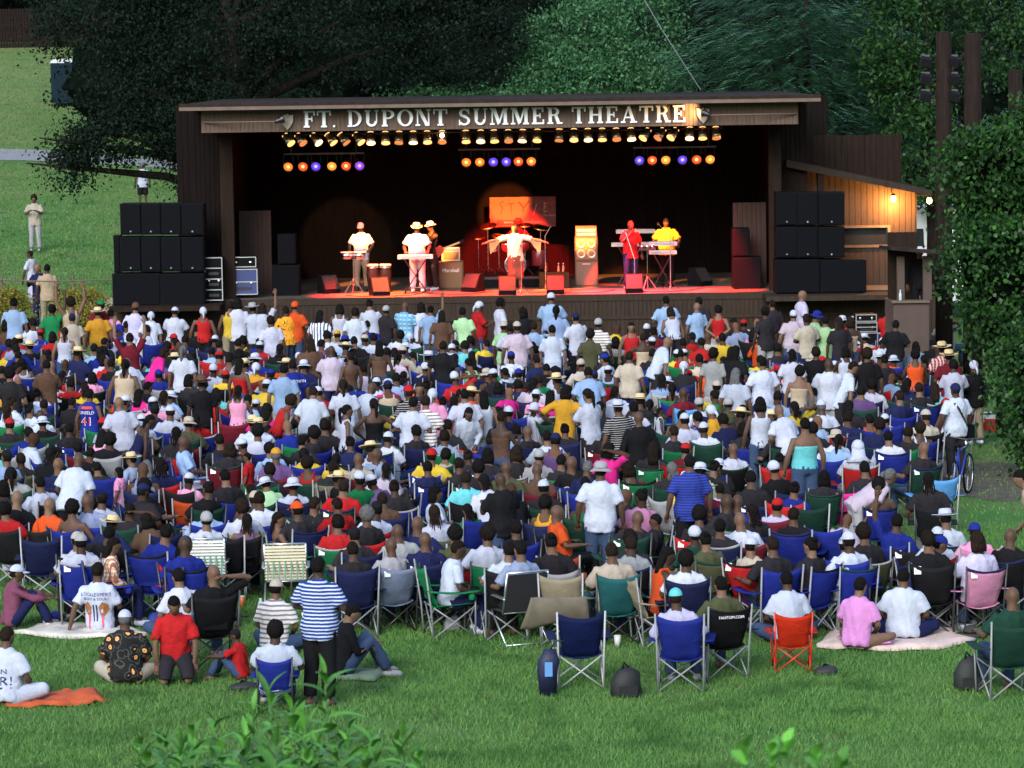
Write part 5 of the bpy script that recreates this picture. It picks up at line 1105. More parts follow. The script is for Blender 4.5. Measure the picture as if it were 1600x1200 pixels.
for wx in (.5, 2.0):
    o = MB().lathe([(.3, 0), (.48, .03), (.48, .25), (.3, .28)], 18, (wx, .0, .48), Matrix.Rotation(R(-90), 3, 'X')).build('tyre', M['black'], tr, True); MB().lathe([(.28, -.004), (.08, -.02)], 14, (wx, 0, .48), Matrix.Rotation(R(-90), 3, 'X')).build('rim', M['metal'], o, True)
M['flood_hood'] = mat('flood_hood', (.08, .08, .09), .6, spec=.1); M['flood_case'] = mat('flood_case', (.010, .010, .012), .6, spec=.1)
# wooden poles with floodlights
for px, r_, py0, lab in ((1475, .19, 50, 'left wooden pole with three floodlights'), (1520, .21, 53, 'thicker wooden pole right of the floodlight pole'), (1586, .17, 110, 'wooden pole half hidden behind the ivy at the right edge')):
    Y = 74.5; x = X(px, Y); top = W(px, py0, Y).z; r = empty('wooden_pole', (x, Y, 0)); tag(r, lab, 'pole', 'tall wooden poles')
    MB().tube([(0, 0, -.2), (0, 0, top*.5), (0, 0, top)], [r_*1.1, r_, r_*.93], 14).build('shaft', M['wood'], r, True); MB().lathe([(r_*.9, top+.001), (.02, top+.02)], 14).build('top', M['wood'], r)
    if px < 1540:
        for k, py in enumerate((96, 123, 150)):
            z = W(px, py, Y).z; s = -1; f = MB(); f.box((s*(r_+.24), -.1, z), (.24, .2, .2), rx=R(20), ry=R(10)); o = f.build('floodlight', M['flood_case'], r); MB().box((s*(r_+.24), -.02, z+.14), (.2, .06, .05)).build('flood_hood', M['flood_hood'], o); MB().tube([(s*r_*.8, 0, z), (s*(r_+.14), -.05, z)], .02, 6).build('bracket', M['dmetal'], o)
w_ = empty('overhead_wire', W(1007, 0, 84)); tag(w_, 'thin overhead wire slanting down to the roof', 'wire'); e_ = W(1062, 88, 84)-W(1007, 0, 84); MB().tube([-e_*.6, (0, 0, 0), e_*.5+V((0, 0, -.05)), e_*1.6], .012, 5).build('cable', M['metal'], w_)

# ================================================================ left side: fences, toilet, folk on the bank
r = empty('snow_fence', W(60, 455, 90.0)); r.location.z = 0; tag(r, 'low wooden picket snow fence beside the left loudspeakers', 'fence'); x0_, x1_ = X(118, 90.), X(186, 90.)
pk = MB().bx(-.018, .018, -.008, .008, 0, .95).mesh('picket', mat('grey_picket', (.30, .26, .22), .85, var=.2)); n = 30
for k in range(n): link('picket', pk, r, (x0_+(x1_-x0_)*k/(n-1)-r.location.x, random.uniform(-.02, .02), random.uniform(-.03, .03)+hill(-12, 90.)))
for zz in (.25, .7): MB().tube([(x0_-r.location.x, -.02, zz), (x1_-r.location.x, -.02, zz)], .006, 5).build('wire', M['metal'], r)
r = empty('cable_rail', (X(90, 87.5), 87.5, 0)); tag(r, 'pale cable rail crossing before the grass bank at the left', 'fence'); xa, xb_ = X(-20, 87.5)-r.location.x, X(180, 87.5)-r.location.x; zz = W(90, 438, 87.5).z
MB().tube([(xa, 0, zz+.05), ((xa+xb_)/2, 0, zz-.03), (xb_, 0, zz)], .02, 6).build('cable', M['trim'], r)
for x_ in (xa+.4, (xa+xb_)/2+.6, xb_): MB().tube([(x_, .05, 0), (x_, .05, zz+.12)], .035, 8).build('post', M['trim'], r)
r = empty('board_fence', (W(30, 70, 183).x, 183, 0)); tag(r, 'dark wooden board fence at the top of the grass bank', 'fence'); pk = MB().bx(-.07, .07, -.015, .015, 0, 2.3).mesh('plank', mat('fence_plank', (.016, .011, .010), .9, var=.3, spec=.05)); xa = X(-25, 183)-r.location.x  # tree shade over the fence is put into the plank colour
for k in range(48): xx = xa+k*.16; link('plank', pk, r, (xx, 0, hill(xx+r.location.x, 183)-.1))
for zz in (.5, 1.9): MB().bx(xa, xa+7.6, .02, .06, hill(-28, 183)+zz, hill(-28, 183)+zz+.1).build('rail', M['wood'], r)
r = empty('portable_toilet', (X(109, 158), 158, hill(X(109, 158), 158))); tag(r, 'blue green portable toilet at the top of the grass bank', 'toilet cabin'); tm = mat('toilet_plastic', (.004, .018, .030), .6, spec=.1)
MB().bx(-.55, .55, -.55, .55, .1, 2.05).build('cabin', tm, r); MB().prism([(-.58, 2.051), (.58, 2.051), (.45, 2.25), (-.45, 2.25)], -.56, .56).build('roof', mat('toilet_roof', (.55, .58, .64), .5), r); MB().bx(-.42, .42, -.575, -.551, .2, 1.95).build('door', mat('toilet_door', (.0035, .015, .025), .6, spec=.1), r)
def bank_person(lab, px, pyh, Y, **kw):
    p0 = W(px, pyh, Y); z = hill(p0.x, Y); sc = (p0.z-z)/1.74; sc = min(1.1, max(.8, sc)); o, p = person((p0.x, Y), z=z, scale=sc, **kw); tag(o, lab, 'person'); return o
bank_person('person in beige top and grey trousers standing alone on the grass bank', 53, 298, 109, rz=FACE, pose='ph', top='beige', bottom='grey', head='af', face=True)
bank_person('person in white shirt and black shorts by the speakers on the bank', 222, 254, 122, rz=.3, pose='s', top='white', bottom='black', bkind='shorts', head='sh')
bank_person('person in pale tee walking on the bank behind the left speakers', 297, 281, 118, rz=.5, pose='w', top='ltblue', bottom='khaki', head='cW')
bank_person('person in loose white shirt behind the pair at the hedge', 49, 391, 96, rz=1.2, pose='w', top='white', bottom='lilac', head='sh')
bank_person('person in navy jacket facing the man in tan by the hedge', 60, 405, 91.0, rz=FACE-.5, pose='ph', top='navy', sleeve='long', bottom='navy', head='ba', face=True, skin=(.2, .1, .06))
bank_person('person in tan shirt and khaki trousers seen from behind by the hedge', 73, 403, 90.6, rz=.1, pose='s', top='tan', bottom='khaki', head='sh')
# ================================================================ chairs
M['canvas'] = obj_mat('chair_canvas', .7, .12, 5, .6, 7, .08); M['tube'] = obj_mat('chair_tube', .35, .05, 5, 0, 5, .5)
def sheet(fn, nu, nv, t, off):
    """thick cloth: fn(u,v) -> point, u,v in 0..1; off is the thickness direction"""
    b = MB(); off = V(off)*t; vs = []
    for s in (0, 1):
        for j in range(nv+1):
            for i in range(nu+1): vs.append(V(fn(i/nu, j/nv))+off*s)
    n = (nu+1)*(nv+1); fs = []
    for j in range(nv):
        for i in range(nu):
            a = j*(nu+1)+i; fs += [(a, a+1, a+nu+2, a+nu+1), (a+n, a+n+nu+1, a+n+nu+2, a+n+1)]
    ring = [i for i in range(nu+1)]+[(j+1)*(nu+1)+nu for j in range(nv)]+[nv*(nu+1)+i for i in range(nu-1, -1, -1)]+[j*(nu+1) for j in range(nv-1, 0, -1)]
    for k in range(len(ring)): a, c = ring[k], ring[(k+1) % len(ring)]; fs.append((a, a+n, c+n, c))
    b.add(vs, fs); return b
CH = {}
def camp_meshes():
    def back(u, v):
        x = (u-.5)*(.42+.145*v); sag = 4*u*(1-u); z = .38+.55*v-.065*sag*v*v+.03*math.sin(u*9+v*5)*v*(1-v); y = -.19-.17*v-.065*sag*math.sin(v*2.6)+.012*math.sin(u*6+v*13)*v+.009*math.sin(u*13+v*7)+.006*math.sin(v*19-u*6); return (x, y, z)
    def seat(u, v):
        x = (u-.5)*.50; sag = 4*u*(1-u); return (x, -.22+.48*v, .42-.06*sag*(1-.4*v)+.015*v+.004*math.sin(u*19+v*9))
    CH['backrest'] = sheet(back, 8, 7, .008, (0, -1, .3)).mesh('backrest', M['canvas'], True); CH['seat'] = sheet(seat, 6, 6, .008, (0, 0, -1)).mesh('seat', M['canvas'], True)
    CH['hem'] = sheet(lambda u, v: (lambda q: (q[0]*1.02, q[1]-.011, q[2]+.006))(back(u, .93+.075*v)), 8, 1, .006, (0, -1, .3)).mesh('hem', M['canvas'], True)
    CH['post'] = [MB().tube([(s*.265, -.27, 0), (s*.27, -.30, .4), (s*.285, -.375, .95)], .0125, 7).mesh('rear_post', M['tube'], True) for s in (-1, 1)]
    CH['fpost'] = [MB().tube([(s*.275, .27, 0), (s*.30, .27, .60)], .0115, 7).mesh('front_post', M['tube'], True) for s in (-1, 1)]
    CH['leg'] = [MB().tube([(-s*.255, -.27, .02), (s*.25, -.25, .40)], .0105, 6).mesh('leg', M['tube'], True) for s in (-1, 1)]
    for s in (-1, 1): CH['leg'].append(MB().tube([(s*.265, -.26, .02), (s*.27, .27, .40)], .0105, 6).mesh('leg', M['tube'], True)); CH['leg'].append(MB().tube([(s*.275, .26, .02), (s*.265, -.26, .40)], .0105, 6).mesh('leg', M['tube'], True))
    for s in (-1, 1): CH['leg'].append(MB().tube([(-s*.265, .27, .02), (s*.265, .27, .41)], .0105, 6).mesh('leg', M['tube'], True))
    CH['arm'] = [sheet(lambda u, v, s=s: (s*(.272+.115*u), -.34+.66*v, .63-.03*math.sin(v*3.1)-.02*v), 2, 6, .012, (0, 0, -1)).mesh('armrest', M['canvas'], True) for s in (-1, 1)]
    CH['cup'] = MB().lathe([(.038, -.11), (.045, -.10), (.048, 0), (.040, 0), (.036, -.09)], 10, (.325, .22, .60)).mesh('cup_holder', M['canvas'], True)
    CH['pocket'] = MB().bx(-.15, .15, -.285, -.268, .48, .66).mesh('back_pocket', M['canvas'])
    CH['tagm'] = MB().box((-.18, -.372, .84), (.085, .006, .10), rx=R(-17)).mesh('care_label', wht)
camp_meshes()
def camp_chair(loc, rz, color, label=None, full=False, frame=(.30, .31, .33), scale=1.0, hem=None, tagged=False, pocket=False, name='camp_chair'):
    r = empty(name, (loc[0], loc[1], 0), rz); r.scale = (scale,)*3; tag(r, label, 'camp chair', 'camp chairs of the audience'); c = CLR[color] if isinstance(color, str) else color; jt = random.uniform(.65, 1.1); c = tuple(q*jt for q in c)
    link('backrest', CH['backrest'], r, color=c); link('seat', CH['seat'], r, color=c)
    for m in CH['post']: link('rear_post', m, r, color=frame)
    for m in CH['arm']: link('armrest', m, r, color=c)
    for m in (CH['leg'] if full else CH['leg'][:2]): link('leg', m, r, color=frame)
    if full:
        for m in CH['fpost']: link('front_post', m, r, color=frame)
        link('cup_holder', CH['cup'], r, color=c)
    if hem: link('hem', CH['hem'], r, color=CLR[hem])
    if tagged: link('care_label', CH['tagm'], r)
    if pocket: link('back_pocket', CH['pocket'], r, color=tuple(q*.75 for q in c))
    return r
def lawn_chair(loc, rz, label, strap=(.55, .50, .36), strap2=(.10, .22, .14), solid=None, scale=1.0):
    r = empty('lawn_chair', (loc[0], loc[1], 0), rz); r.scale = (scale,)*3; tag(r, label, 'lawn chair'); al = M['alu']
    for s in (-1, 1):
        MB().tube([(s*.28, -.19, .40), (s*.28, -.36, .95)], .014, 7).build('back_post', al, r, True); MB().tube([(s*.29, .28, 0), (s*.29, .22, .60), (s*.29, -.28, .60)], .013, 7).build('front_leg', al, r, True); MB().tube([(s*.29, -.34, 0), (s*.29, .20, .42)], .013, 7).build('rear_leg', al, r, True); MB().box((s*.30, -.02, .615), (.05, .5, .018)).build('armrest', al, r)
    MB().tube([(-.28, -.36, .95), (.28, -.36, .95)], .014, 7).build('top_bar', al, r, True); MB().tube([(-.29, -.34, .02), (.29, -.34, .02)], .012, 7).build('cross_bar', al, r, True); MB().tube([(-.28, -.19, .41), (.28, -.19, .41)], .012, 7).build('cross_bar', al, r, True)
    sm, sm2 = mat('webbing', strap, .7, var=.1), mat('webbing_stripe', strap2, .7)
    if solid:
        c = MB().add([(-.27, -.20, .42), (.27, -.20, .42), (.27, -.37, .93), (-.27, -.37, .93), (-.27, -.215, .42), (.27, -.215, .42), (.27, -.385, .93), (-.27, -.385, .93)], [(0, 1, 2, 3), (7, 6, 5, 4), (0, 4, 5, 1), (1, 5, 6, 2), (2, 6, 7, 3), (3, 7, 4, 0)]).build('back_panel', mat('panel_cloth', solid, .8), r)
    else:
        for k in range(11): f = (k+.5)/11; MB().box((0, -.195-.165*f-.012, .43+.5*f), (.56, .006, .034), rx=R(-17)).build('strap', sm, r)
        for k in range(7): MB().box((-.24+.08*k, -.205-.165*.5-.004, .69), (.022, .005, .50), rx=R(-18)).build('strap', sm2, r)
    for k in range(7): MB().box((0, -.16+.07*k, .42), (.56, .05, .006)).build('seat_strap', sm, r)
    return r

# ================================================================ the audience, read off the photograph
# each line: x y pose top head [chair] ; x y = top of the head in a magnified view; pose letters + '+' broad build, < > v turn, ! child
REG = {'F1': (0, 280, 4), 'F2': (400, 280, 4), 'F3': (800, 280, 4), 'F4': (1200, 280, 4), 'A1': (0, 560, 4), 'A2': (400, 560, 4), 'A3': (800, 560, 4), 'A4': (1200, 560, 4),
       'B1': (0, 840, 3.3325), 'B2': (400, 840, 3.3325), 'B3': (800, 840, 3.3325), 'B4': (1200, 840, 3.3325)}
CROWD = {}
CROWD['F1'] = '''20 715 c grey sh;85 735 s ltblue sh;150 765 c white sh;325 785 su green sh;440 740 suu tan.t af;630 755 s maroon cG;610 800 s+ gold hS;385 810 c red sh;690 805 s pink sh;848 765 s lilac kM;945 830 st white dW
1095 800 s+ white cW;1270 800 s+ red.t dW;1440 760 s yellow.t sh;1575 770 s white hE;1485 740 s white sh;65 835 c brown sh;165 800 c white sh;450 840 s beige cN;250 940 c blue cR blue;405 925 s white.t po;330 950 c red sh;740 905 c blue dB;770 880 c white sh
810 955 suu maroon sh;920 910 c white sh;1020 960 c red cR;1310 980 c navy cW;1130 980 c navy sh;1080 990 c black sh;1195 1010 c dark ba;1495 1000 c black sh;500 1050 c navy hS;590 1040 c blue sh blue;650 1020 c ltblue sh;1040 1050 st> magenta sh;1145 1040 s white po
790 1120 b+ white sh;1360 1140 c white kW;1555 1115 c white hS;360 1130 c black ba;1360 1080 c red cR;40 1000 c red sh;100 990 c bluegrey sh;90 1080 c black sh;160 1030 c blue sh;240 1095 c navy ba;700 1120 c black sh;1240 900 c black sh;860 905 c black sh'''
CROWD['F2'] = '''40 775 su white sh;90 855 s white sh;185 795 s+ print sh;245 760 s+ orange kO;400 820 s vstripe lo;525 780 s white.t sh;620 805 s white sh;710 745 s white sh;815 785 s dark kE;935 765 s+ bplaid ba;1030 770 s white sh;1090 785 su ltblue sh;1160 820 s brown lo
1290 800 s ltgreen sh;1400 765 s+ red dW;1530 745 s> white sh;665 870 c+ blue sh;460 950 c white sh;512 950 c beige cY;575 975 c ltblue bB;645 970 c+ bluegrey cT;735 960 c+ white sh;880 940 c white sh magenta;990 965 c white.l dW;60 1010 c red cW maroon;150 1030 c black sh
340 990 s brown lo;430 1000 c purple sh;470 1040 s+ pinkwhite ba;220 1085 c black ba;330 1125 c navy bW;590 1080 s brown.n sh;770 1010 s brown.n lo;905 1050 c beige cT;1050 1080 c beige hW;1170 1010 s+ black sh;1365 980 c green sh green;1440 1010 c yellow sh;1550 890 s ltgreen cT;1585 900 s white sh;1380 1100 c black lo;1290 1075 c ltblue sh'''
CROWD['F3'] = '''245 705 s+ ltblue kW;275 790 s ltblue po;65 800 s black sh;395 835 s white cN;540 865 s wstripe kE;30 890 s+ pinkwhite cT;135 890 s ltblue sh;250 910 s white sh;745 895 sv red.t lo;855 900 c navy kW;960 730 s+ ltblue sh;985 800 st white.t sh;1155 770 s ltblue ba;1168 735 s dark sh
1290 790 bk red.t sh;1470 890 c bstripe ba;1510 870 c white ba;1580 800 s dark sh;1390 870 c dark sh teal;490 940 s olive af;650 980 c grey sh;820 960 hips tan.n sh;985 985 st> white ba;120 1010 c navy sh;210 1040 c ltblue sh;300 1005 c white ba;735 1075 s+ beige sh;600 1090 c white cB;1000 1070 c yellow cW;1110 1070 c red sh
1260 1060 s grey af;1400 1040 s black lo;420 1120 c beige kT;1220 1090 c beige sh;40 1075 c white cB;160 1100 c navy sh;560 1080 c dark sh;890 1060 c dark sh'''
CROWD['F4'] = '''160 815 s+ pinkwhite kW;240 835 s beige sh;215 695 s> lilac ba;310 820 s> ltgreen bB;360 855 s+ ltgreen sh;440 860 s dark lo;515 860 s tan.n sh;750 790 s red sh;800 880 s+ black sh;25 755 s dark sh;150 1055 s white sh;300 1050 s black sh;480 1045 s white.t sh;920 1070 s orange.t af;1085 1015 s mplaid hS;1130 1065 s maroon hS;1160 1130 s white sh;1285 1135 s black.l dW;620 1060 s black af;60 1030 c dark sh;700 1090 c dark sh'''
CROWD['A1'] = '''785 5 s+ tan.t po;130 0 c white.t sh;290 10 s brown sh;60 60 s dark af;345 125 c white cW;440 125 c+ red sh;575 85 c pink sh;530 150 c yellow sh;225 180 c white sh;275 150 c white cW;50 190 c navy kO;190 210 c ltblue sh;560 190 s#41 blue.j sh;740 240 s+ white ba;870 190 c magenta lo;1025 195 c white sh;970 285 c navy cK;1065 295 c white cW
880 350 c white cW;950 345 st> navy.n sh;1260 110 s black hM;1350 185 c aqua sh blue;1490 160 s pink.t sh;1500 0 s red.n lo;990 70 c blue cB;1180 100 c dark sh;1580 355 c+ white hS;60 375 c dark cR;250 320 c white ba red;275 255 c navy sh;80 235 c white sh;40 280 c white sh;690 470 c black af grey;1155 480 c> ltblue ba;40 575 c ltblue cK navy;330 545 c dark sh olive;365 620 c navy ba navy
500 590 st+ white ba;740 680 s<! pink sh;915 635 c navy lo maroon;910 760 c black af blue;1545 590 s<! red sh;1180 360 c olive bT dkgreen;1440 520 c dark sh;240 735 c+ white sh black;110 825 c black ba black;312 870 c orange ba black;455 890 c tan.n af blue;540 845 c bluegrey ba;640 835 c white cK navy;1290 950 c white kE orange;1050 1035 c blue sh blue
1160 1100 c dark sh;1545 960 c purple.t sh black;1510 885 c white af khaki;1590 830 c dark cT;480 1085 c white cT black;690 1045 c black sh dkgreen;30 900 c red sh;20 760 c dark sh navy;1300 760 c black sh dkgreen;1000 610 c navy sh red;1400 690 c dark sh blue;130 590 c dark sh olive;1220 340 c red sh;430 400 c dark sh;1100 420 c dark sh;620 310 c dark sh'''
CROWD['A2'] = '''225 8 s+#nation blue sh;175 30 s ltblue sh;235 235 st> red.t af;362 180 st+ white sh;545 130 s white po;735 150 st white ba;755 120 c white cW;825 125 c magenta bW;735 250 hips black.n po;570 290 s> white.t po;985 238 s+ white sh;950 170 s bkstripe cR;1020 150 sv dark lo;1060 230 s wstripe sh;1105 190 s+ pink dW;1300 190 s+ white sh;1335 310 st<v white.l lo;1420 200 s white.t lo;1580 300 c navy cW
1545 330 s brown.n sh;830 460 c white cW;760 560 c+ bluegrey ba navy;640 590 c beige ba;1100 565 c+ yellow cR blue;1180 450 c bluegrey sh;320 615 c red.t af dkgreen;125 560 c purple cY;90 655 c dark sh;230 740 c white bW navy;550 760 c+ red sh dkgreen;500 870 c+ red sh navy;250 895 c dark cO navy;860 750 c dark sh blue;785 835 c brown sh navy;755 895 c white cK red;1310 705 c aqua sh black
1390 640 c dark af navy;1565 640 c olive ba;1125 800 c> white sh navy;1110 905 c white sh olive;690 930 c dark af red;370 865 c dark sh navy;610 1055 c dark cK navy;880 1035 c+ grey ba navy;1010 985 c+ navy ba black;515 980 c red sh green;145 950 c> tan.n sh;1240 1050 c olive af;1445 1045 c white af green;1520 715 s+ black ba;20 830 c white sh;10 370 c+ white hS;480 640 c dark sh khaki;1320 560 c dark sh orange;1450 560 c dark sh navy;1070 640 c navy sh blue
430 380 c dark sh;590 480 c navy sh navy;1000 420 c dark sh;1200 380 c dark sh;1480 440 c navy sh;1260 620 c dark sh green;290 480 c dark sh'''
CROWD['A3'] = '''340 165 hips gold sh;465 190 s white po;475 55 st+ ltblue sh;660 260 s+ bkstripe hW;790 330 s+ black.l ba;925 300 s>! white.t sh;800 220 c dark hS;760 270 c white sh navy;1070 180 c maroon ba skyblue;1165 240 c white kE navy;1280 140 c grey cT yellow;1400 60 s white lo;1565 -10 s+ white sh;1350 240 c olive kE;1440 290 c dark sh;1550 240 s white.t sh;1195 400 c white cW dkgreen;1090 530 c maroon cR;1385 530 c+ white ba black;1275 630 c dark sh blue
555 640 s+ white bE;725 640 c dark.t sh green;375 610 c black ba;195 760 c dark cW dkgreen;285 915 c> orange ba black;1108 600 s+ dstripe sh;95 420 c dark ba;215 450 c+ white sh maroon;170 560 c grey kE dkgreen;155 655 c brown ba maroon;790 950 c+ dark ba dkgreen;1340 845 c dark ba;1410 850 c blue ba;1300 1000 c dark sh;1175 930 c dark af red;1140 1040 c dkgreen kW;1500 900 c dark sh navy;1420 960 c+ white ba
20 1015 c black sh;240 1080 c dark sh;740 1075 c dark sh black;1500 1120 c beige cW;40 65 c dark cB;165 100 c green sh;155 195 c pink cW;240 200 c magenta lo;30 545 c dark sh khaki;20 410 c ltblue sh;1010 420 c dark sh;880 520 c dark lo;600 400 c dark sh;1440 400 c dark sh blue;310 600 c dark sh green;1490 700 c dark sh navy;1000 640 c dark sh;480 640 c navy sh blue;330 400 c dark sh'''
CROWD['A4'] = '''200 50 s tan.n af;380 0 s+ white ba;545 20 st> white sh;430 150 c red lo;650 130 c+ white af;1170 150 s+#bag white kN;330 260 c white cW;60 290 st+ white ba;230 370 s+ aqua.n sh;425 440 c white bT yellow;560 515 c white jW red;750 450 c white sh blue;985 320 c beige cT;950 400 c+ white.t af;975 520 c dark ba dkgreen;700 380 c navy af navy;690 750 c blue.n af blue;770 690 b> pinkwhite po;170 760 c blue sh red
160 930 c black sh blue;1105 940 c white hW;1060 1055 c white cW red;1000 1080 c black sh black;1290 1030 c pink cB pink;1520 1060 c black ba black;500 1085 c white cW blue;590 1040 c dark af olive;1560 690 st< tan sh;810 970 cu blue sh blue;280 400 c dark sh;500 330 c navy sh navy;880 420 c dark sh;600 640 c dark sh maroon;1000 700 c dark sh black;60 420 c dark sh dkgreen;350 700 c dark sh dkgreen;940 150 c dark sh;820 200 c navy sh;1040 150 c aqua lo'''
CROWD['B1'] = '''90 143 gk> plum.l cW;510 128 gs#fists white sh;650 378 g+ floral cW;905 312 kv red sh;1222 478 gk<! red cK;40 463 g+#over white sh;925 158 g white sh;1112 140 ch black ba black;960 -10 c blue ba blue;600 0 cf> plaid.l lo;420 -20 c white cE blue'''
CROWD['B2'] = '''108 218 g wstripe cT;100 440 lo white af blue;325 100 sx+#hero bstripe sh;525 350 gp> black.l sh;700 0 c grey ba bluegrey;1060 15 cf> white sh green;500 20 c dark sh navy;880 -30 c+ navy ba navy;1320 20 c white sh'''
CROWD['B3'] = '''850 265 c#hero lilac.l cL blue;1085 200 c#hero olive sh black;515 25 c+ beige sh teal;820 50 cf> orange.t lo khaki;40 15 c bluegrey sh -lawn;620 -10 c grey sh red;905 72 c white af;1000 -40 c olive sh olive'''
CROWD['B4'] = '''95 172 g white sh;485 205 g violet sh;705 158 g+ white sh;825 75 g nplaid sh;1272 256 c#hero dkgreen ba dkgreen;905 -8 cf> white cB;1085 -30 c lilac sh pink;400 -5 c blue cW blue;215 -10 c dark sh blue;20 -10 c dark sh blue'''
SLV = {'t': 'tank', 'l': 'long', 'n': 'tube', 'j': 'jersey'}
CLRN = {'ltblue': 'light blue', 'bluegrey': 'blue grey', 'ltgreen': 'pale green', 'dkgreen': 'dark green', 'pinkwhite': 'pinkish white', 'skyblue': 'sky blue', 'bstripe': 'blue and white striped', 'dstripe': 'dark blue striped', 'wstripe': 'grey striped', 'vstripe': 'vertically striped', 'bkstripe': 'black patterned', 'plaid': 'tan plaid', 'nplaid': 'navy plaid', 'mplaid': 'maroon plaid', 'bplaid': 'blue plaid', 'floral': 'black and orange flowered', 'print': 'yellow and orange print', 'lilac': 'pale lilac', 'dark': 'dark', 'aqua': 'turquoise'}
HEADN = {'sh': 'short hair', 'ba': 'shaved head', 'af': 'full round hair', 'lo': 'long hair', 'po': 'ponytail', 'bu': 'hair in a bun', 'ml': 'shoulder length hair', 'cu': 'curly hair', 'br': 'braids'}
HATN = {'c': 'cap', 'k': 'skull cap', 'h': 'brimmed hat', 'b': 'bucket hat', 'd': 'head scarf', 'j': 'hood'}
SLN = {'tee': 'shirt', 'long': 'long-sleeved shirt', 'tank': 'sleeveless top', 'tube': 'strapless top', 'jersey': 'jersey'}
CHR = ['navy', 'navy', 'blue', 'black', 'dkgreen', 'dkgreen', 'black', 'maroon', 'grey', 'blue', 'blue', 'red', 'green']
TODO = []; MASS = []; HERO = {}; PLACED = []
rc = random.Random(11)
for reg, txt in CROWD.items():
    ox, oy, k = REG[reg]
    for ln in txt.replace('\n', ';').split(';'):
        f = ln.split(); 
        if len(f) < 5: continue
        px, py = ox+float(f[0])/k, oy+float(f[1])/k; pose = f[2]; hero = ''
        if '#' in pose: pose, hero = pose.split('#')
        child = '!' in pose; heavy = 1 if '+' in pose else 0; rz = 0.0
        rz = {'<': R(75), '>': R(-75), 'v': math.pi}.get(next((c for c in pose if c in '<>v' and pose != 'v'), ''), rc.gauss(0, .32))
        if 'v' in pose and pose != 'v': rz = math.pi+rc.uniform(-.3, .3)
        base = ''.join(c for c in pose if c not in '+<>v!'); top, sl = (f[3].split('.')+[''])[:2]; sleeve = SLV.get(sl, 'tee')
        face = 'v' in pose or '<' in pose or '>' in pose
        head = f[4]; ch = f[5] if len(f) > 5 else '*'
        if head == 'sh': head = rc.choice(['sh', 'sh', 'sh', 'cu', 'bu', 'br', 'ml'] if not heavy and not hero and py < 840 else ['sh'])
        seated = base in ('c', 'cl', 'ch', 'cf', 'cu', 'lo')
        if base == 'c' and rc.random() < .35 and not hero: base = 'cl'
        if base == 's' and not hero: base = rc.choice(['s', 's', 's', 'w', 'sx', 'ph'])
        sc = (.66 if child else rc.uniform(.95, 1.04))*(1.0 if heavy or sleeve == 'tee' else .95)
        p = get_pose(base, heavy); tilt = (rc.gauss(0, .05), rc.gauss(0, .055)) if seated else (rc.gauss(0, .015), rc.gauss(0, .025))
        if hero or py > 830: tilt = (tilt[0]*.4, tilt[1]*.4)
        rm = Euler((tilt[0], tilt[1], rz)).to_matrix(); ht = rm @ p.top*sc
        hatx = .02 if head[0] in 'hbk' and len(head) == 2 and head != 'ba' else 0
        g = WZ(px, py, ht.z+hatx)
        if g.y > 76.4: g = W(px, py, 76.4); sc = min(1.16, (g.z-hatx)/p.top.z); ht = rm @ p.top*sc
        loc = (g.x-ht.x, g.y-ht.y)
        e = dict(px=px, py=py, base=base, heavy=heavy, rz=rz, top=top, sleeve=sleeve, head=head, chair=ch, seated=seated, sc=sc, loc=loc, hero=hero, face=face, child=child, reg=reg, tilt=tilt)
        PLACED.append(loc)
        (MASS if reg[0] == 'F' and seated else TODO).append(e)
# --- unique labels
LMK = [(132, 600, 'the jersey numbered 41'), (490, 880, 'the standing blue striped shirt'), (940, 725, 'the white shirt with grey bucket hat'), (668, 700, 'the yellow shirt with red cap'), (963, 625, 'the panama hat'), (1326, 765, 'the magenta chair'), (1430, 480, 'the plywood booth'), (250, 460, 'the left speaker stack'),
       (457, 562, 'the lettered blue shirt'), (885, 602, 'the gold top'), (1258, 652, 'the turquoise strapless top'), (780, 739, 'the broad black shirt'), (676, 607, 'the pink shirt with white scarf'), (1492, 597, 'the white shirt with shoulder strap'), (386, 707, 'the child in red'), (1430, 548, 'the orange sleeveless top'),
       (360, 470, 'the yellow top by the stage'), (750, 471, 'the red shirt with white scarf'), (1122, 478, 'the red top by the stage'), (861, 456, 'the light blue shirt below the singer'), (152, 480, 'the gold dress with straw hat'), (262, 542, 'the magenta top'), (1077, 710, 'the dark blue striped shirt'), (1340, 689, 'the white hood'), (1515, 720, 'the bicycle'),
       (322, 797, 'the orange chair'), (446, 470, 'the yellow and orange print'), (440, 850, 'the webbed lawn chair'), (1240, 958, 'the small red chair'), (1290, 500, 'the mixing desk'), (880, 830, 'the orange shirt'), (1215, 640, 'the stooping white shirt')]
ORD = ['', 'second ', 'third ', 'fourth ', 'fifth ', 'sixth ', 'seventh ', 'eighth ', 'ninth ', 'tenth ']
USED = set()
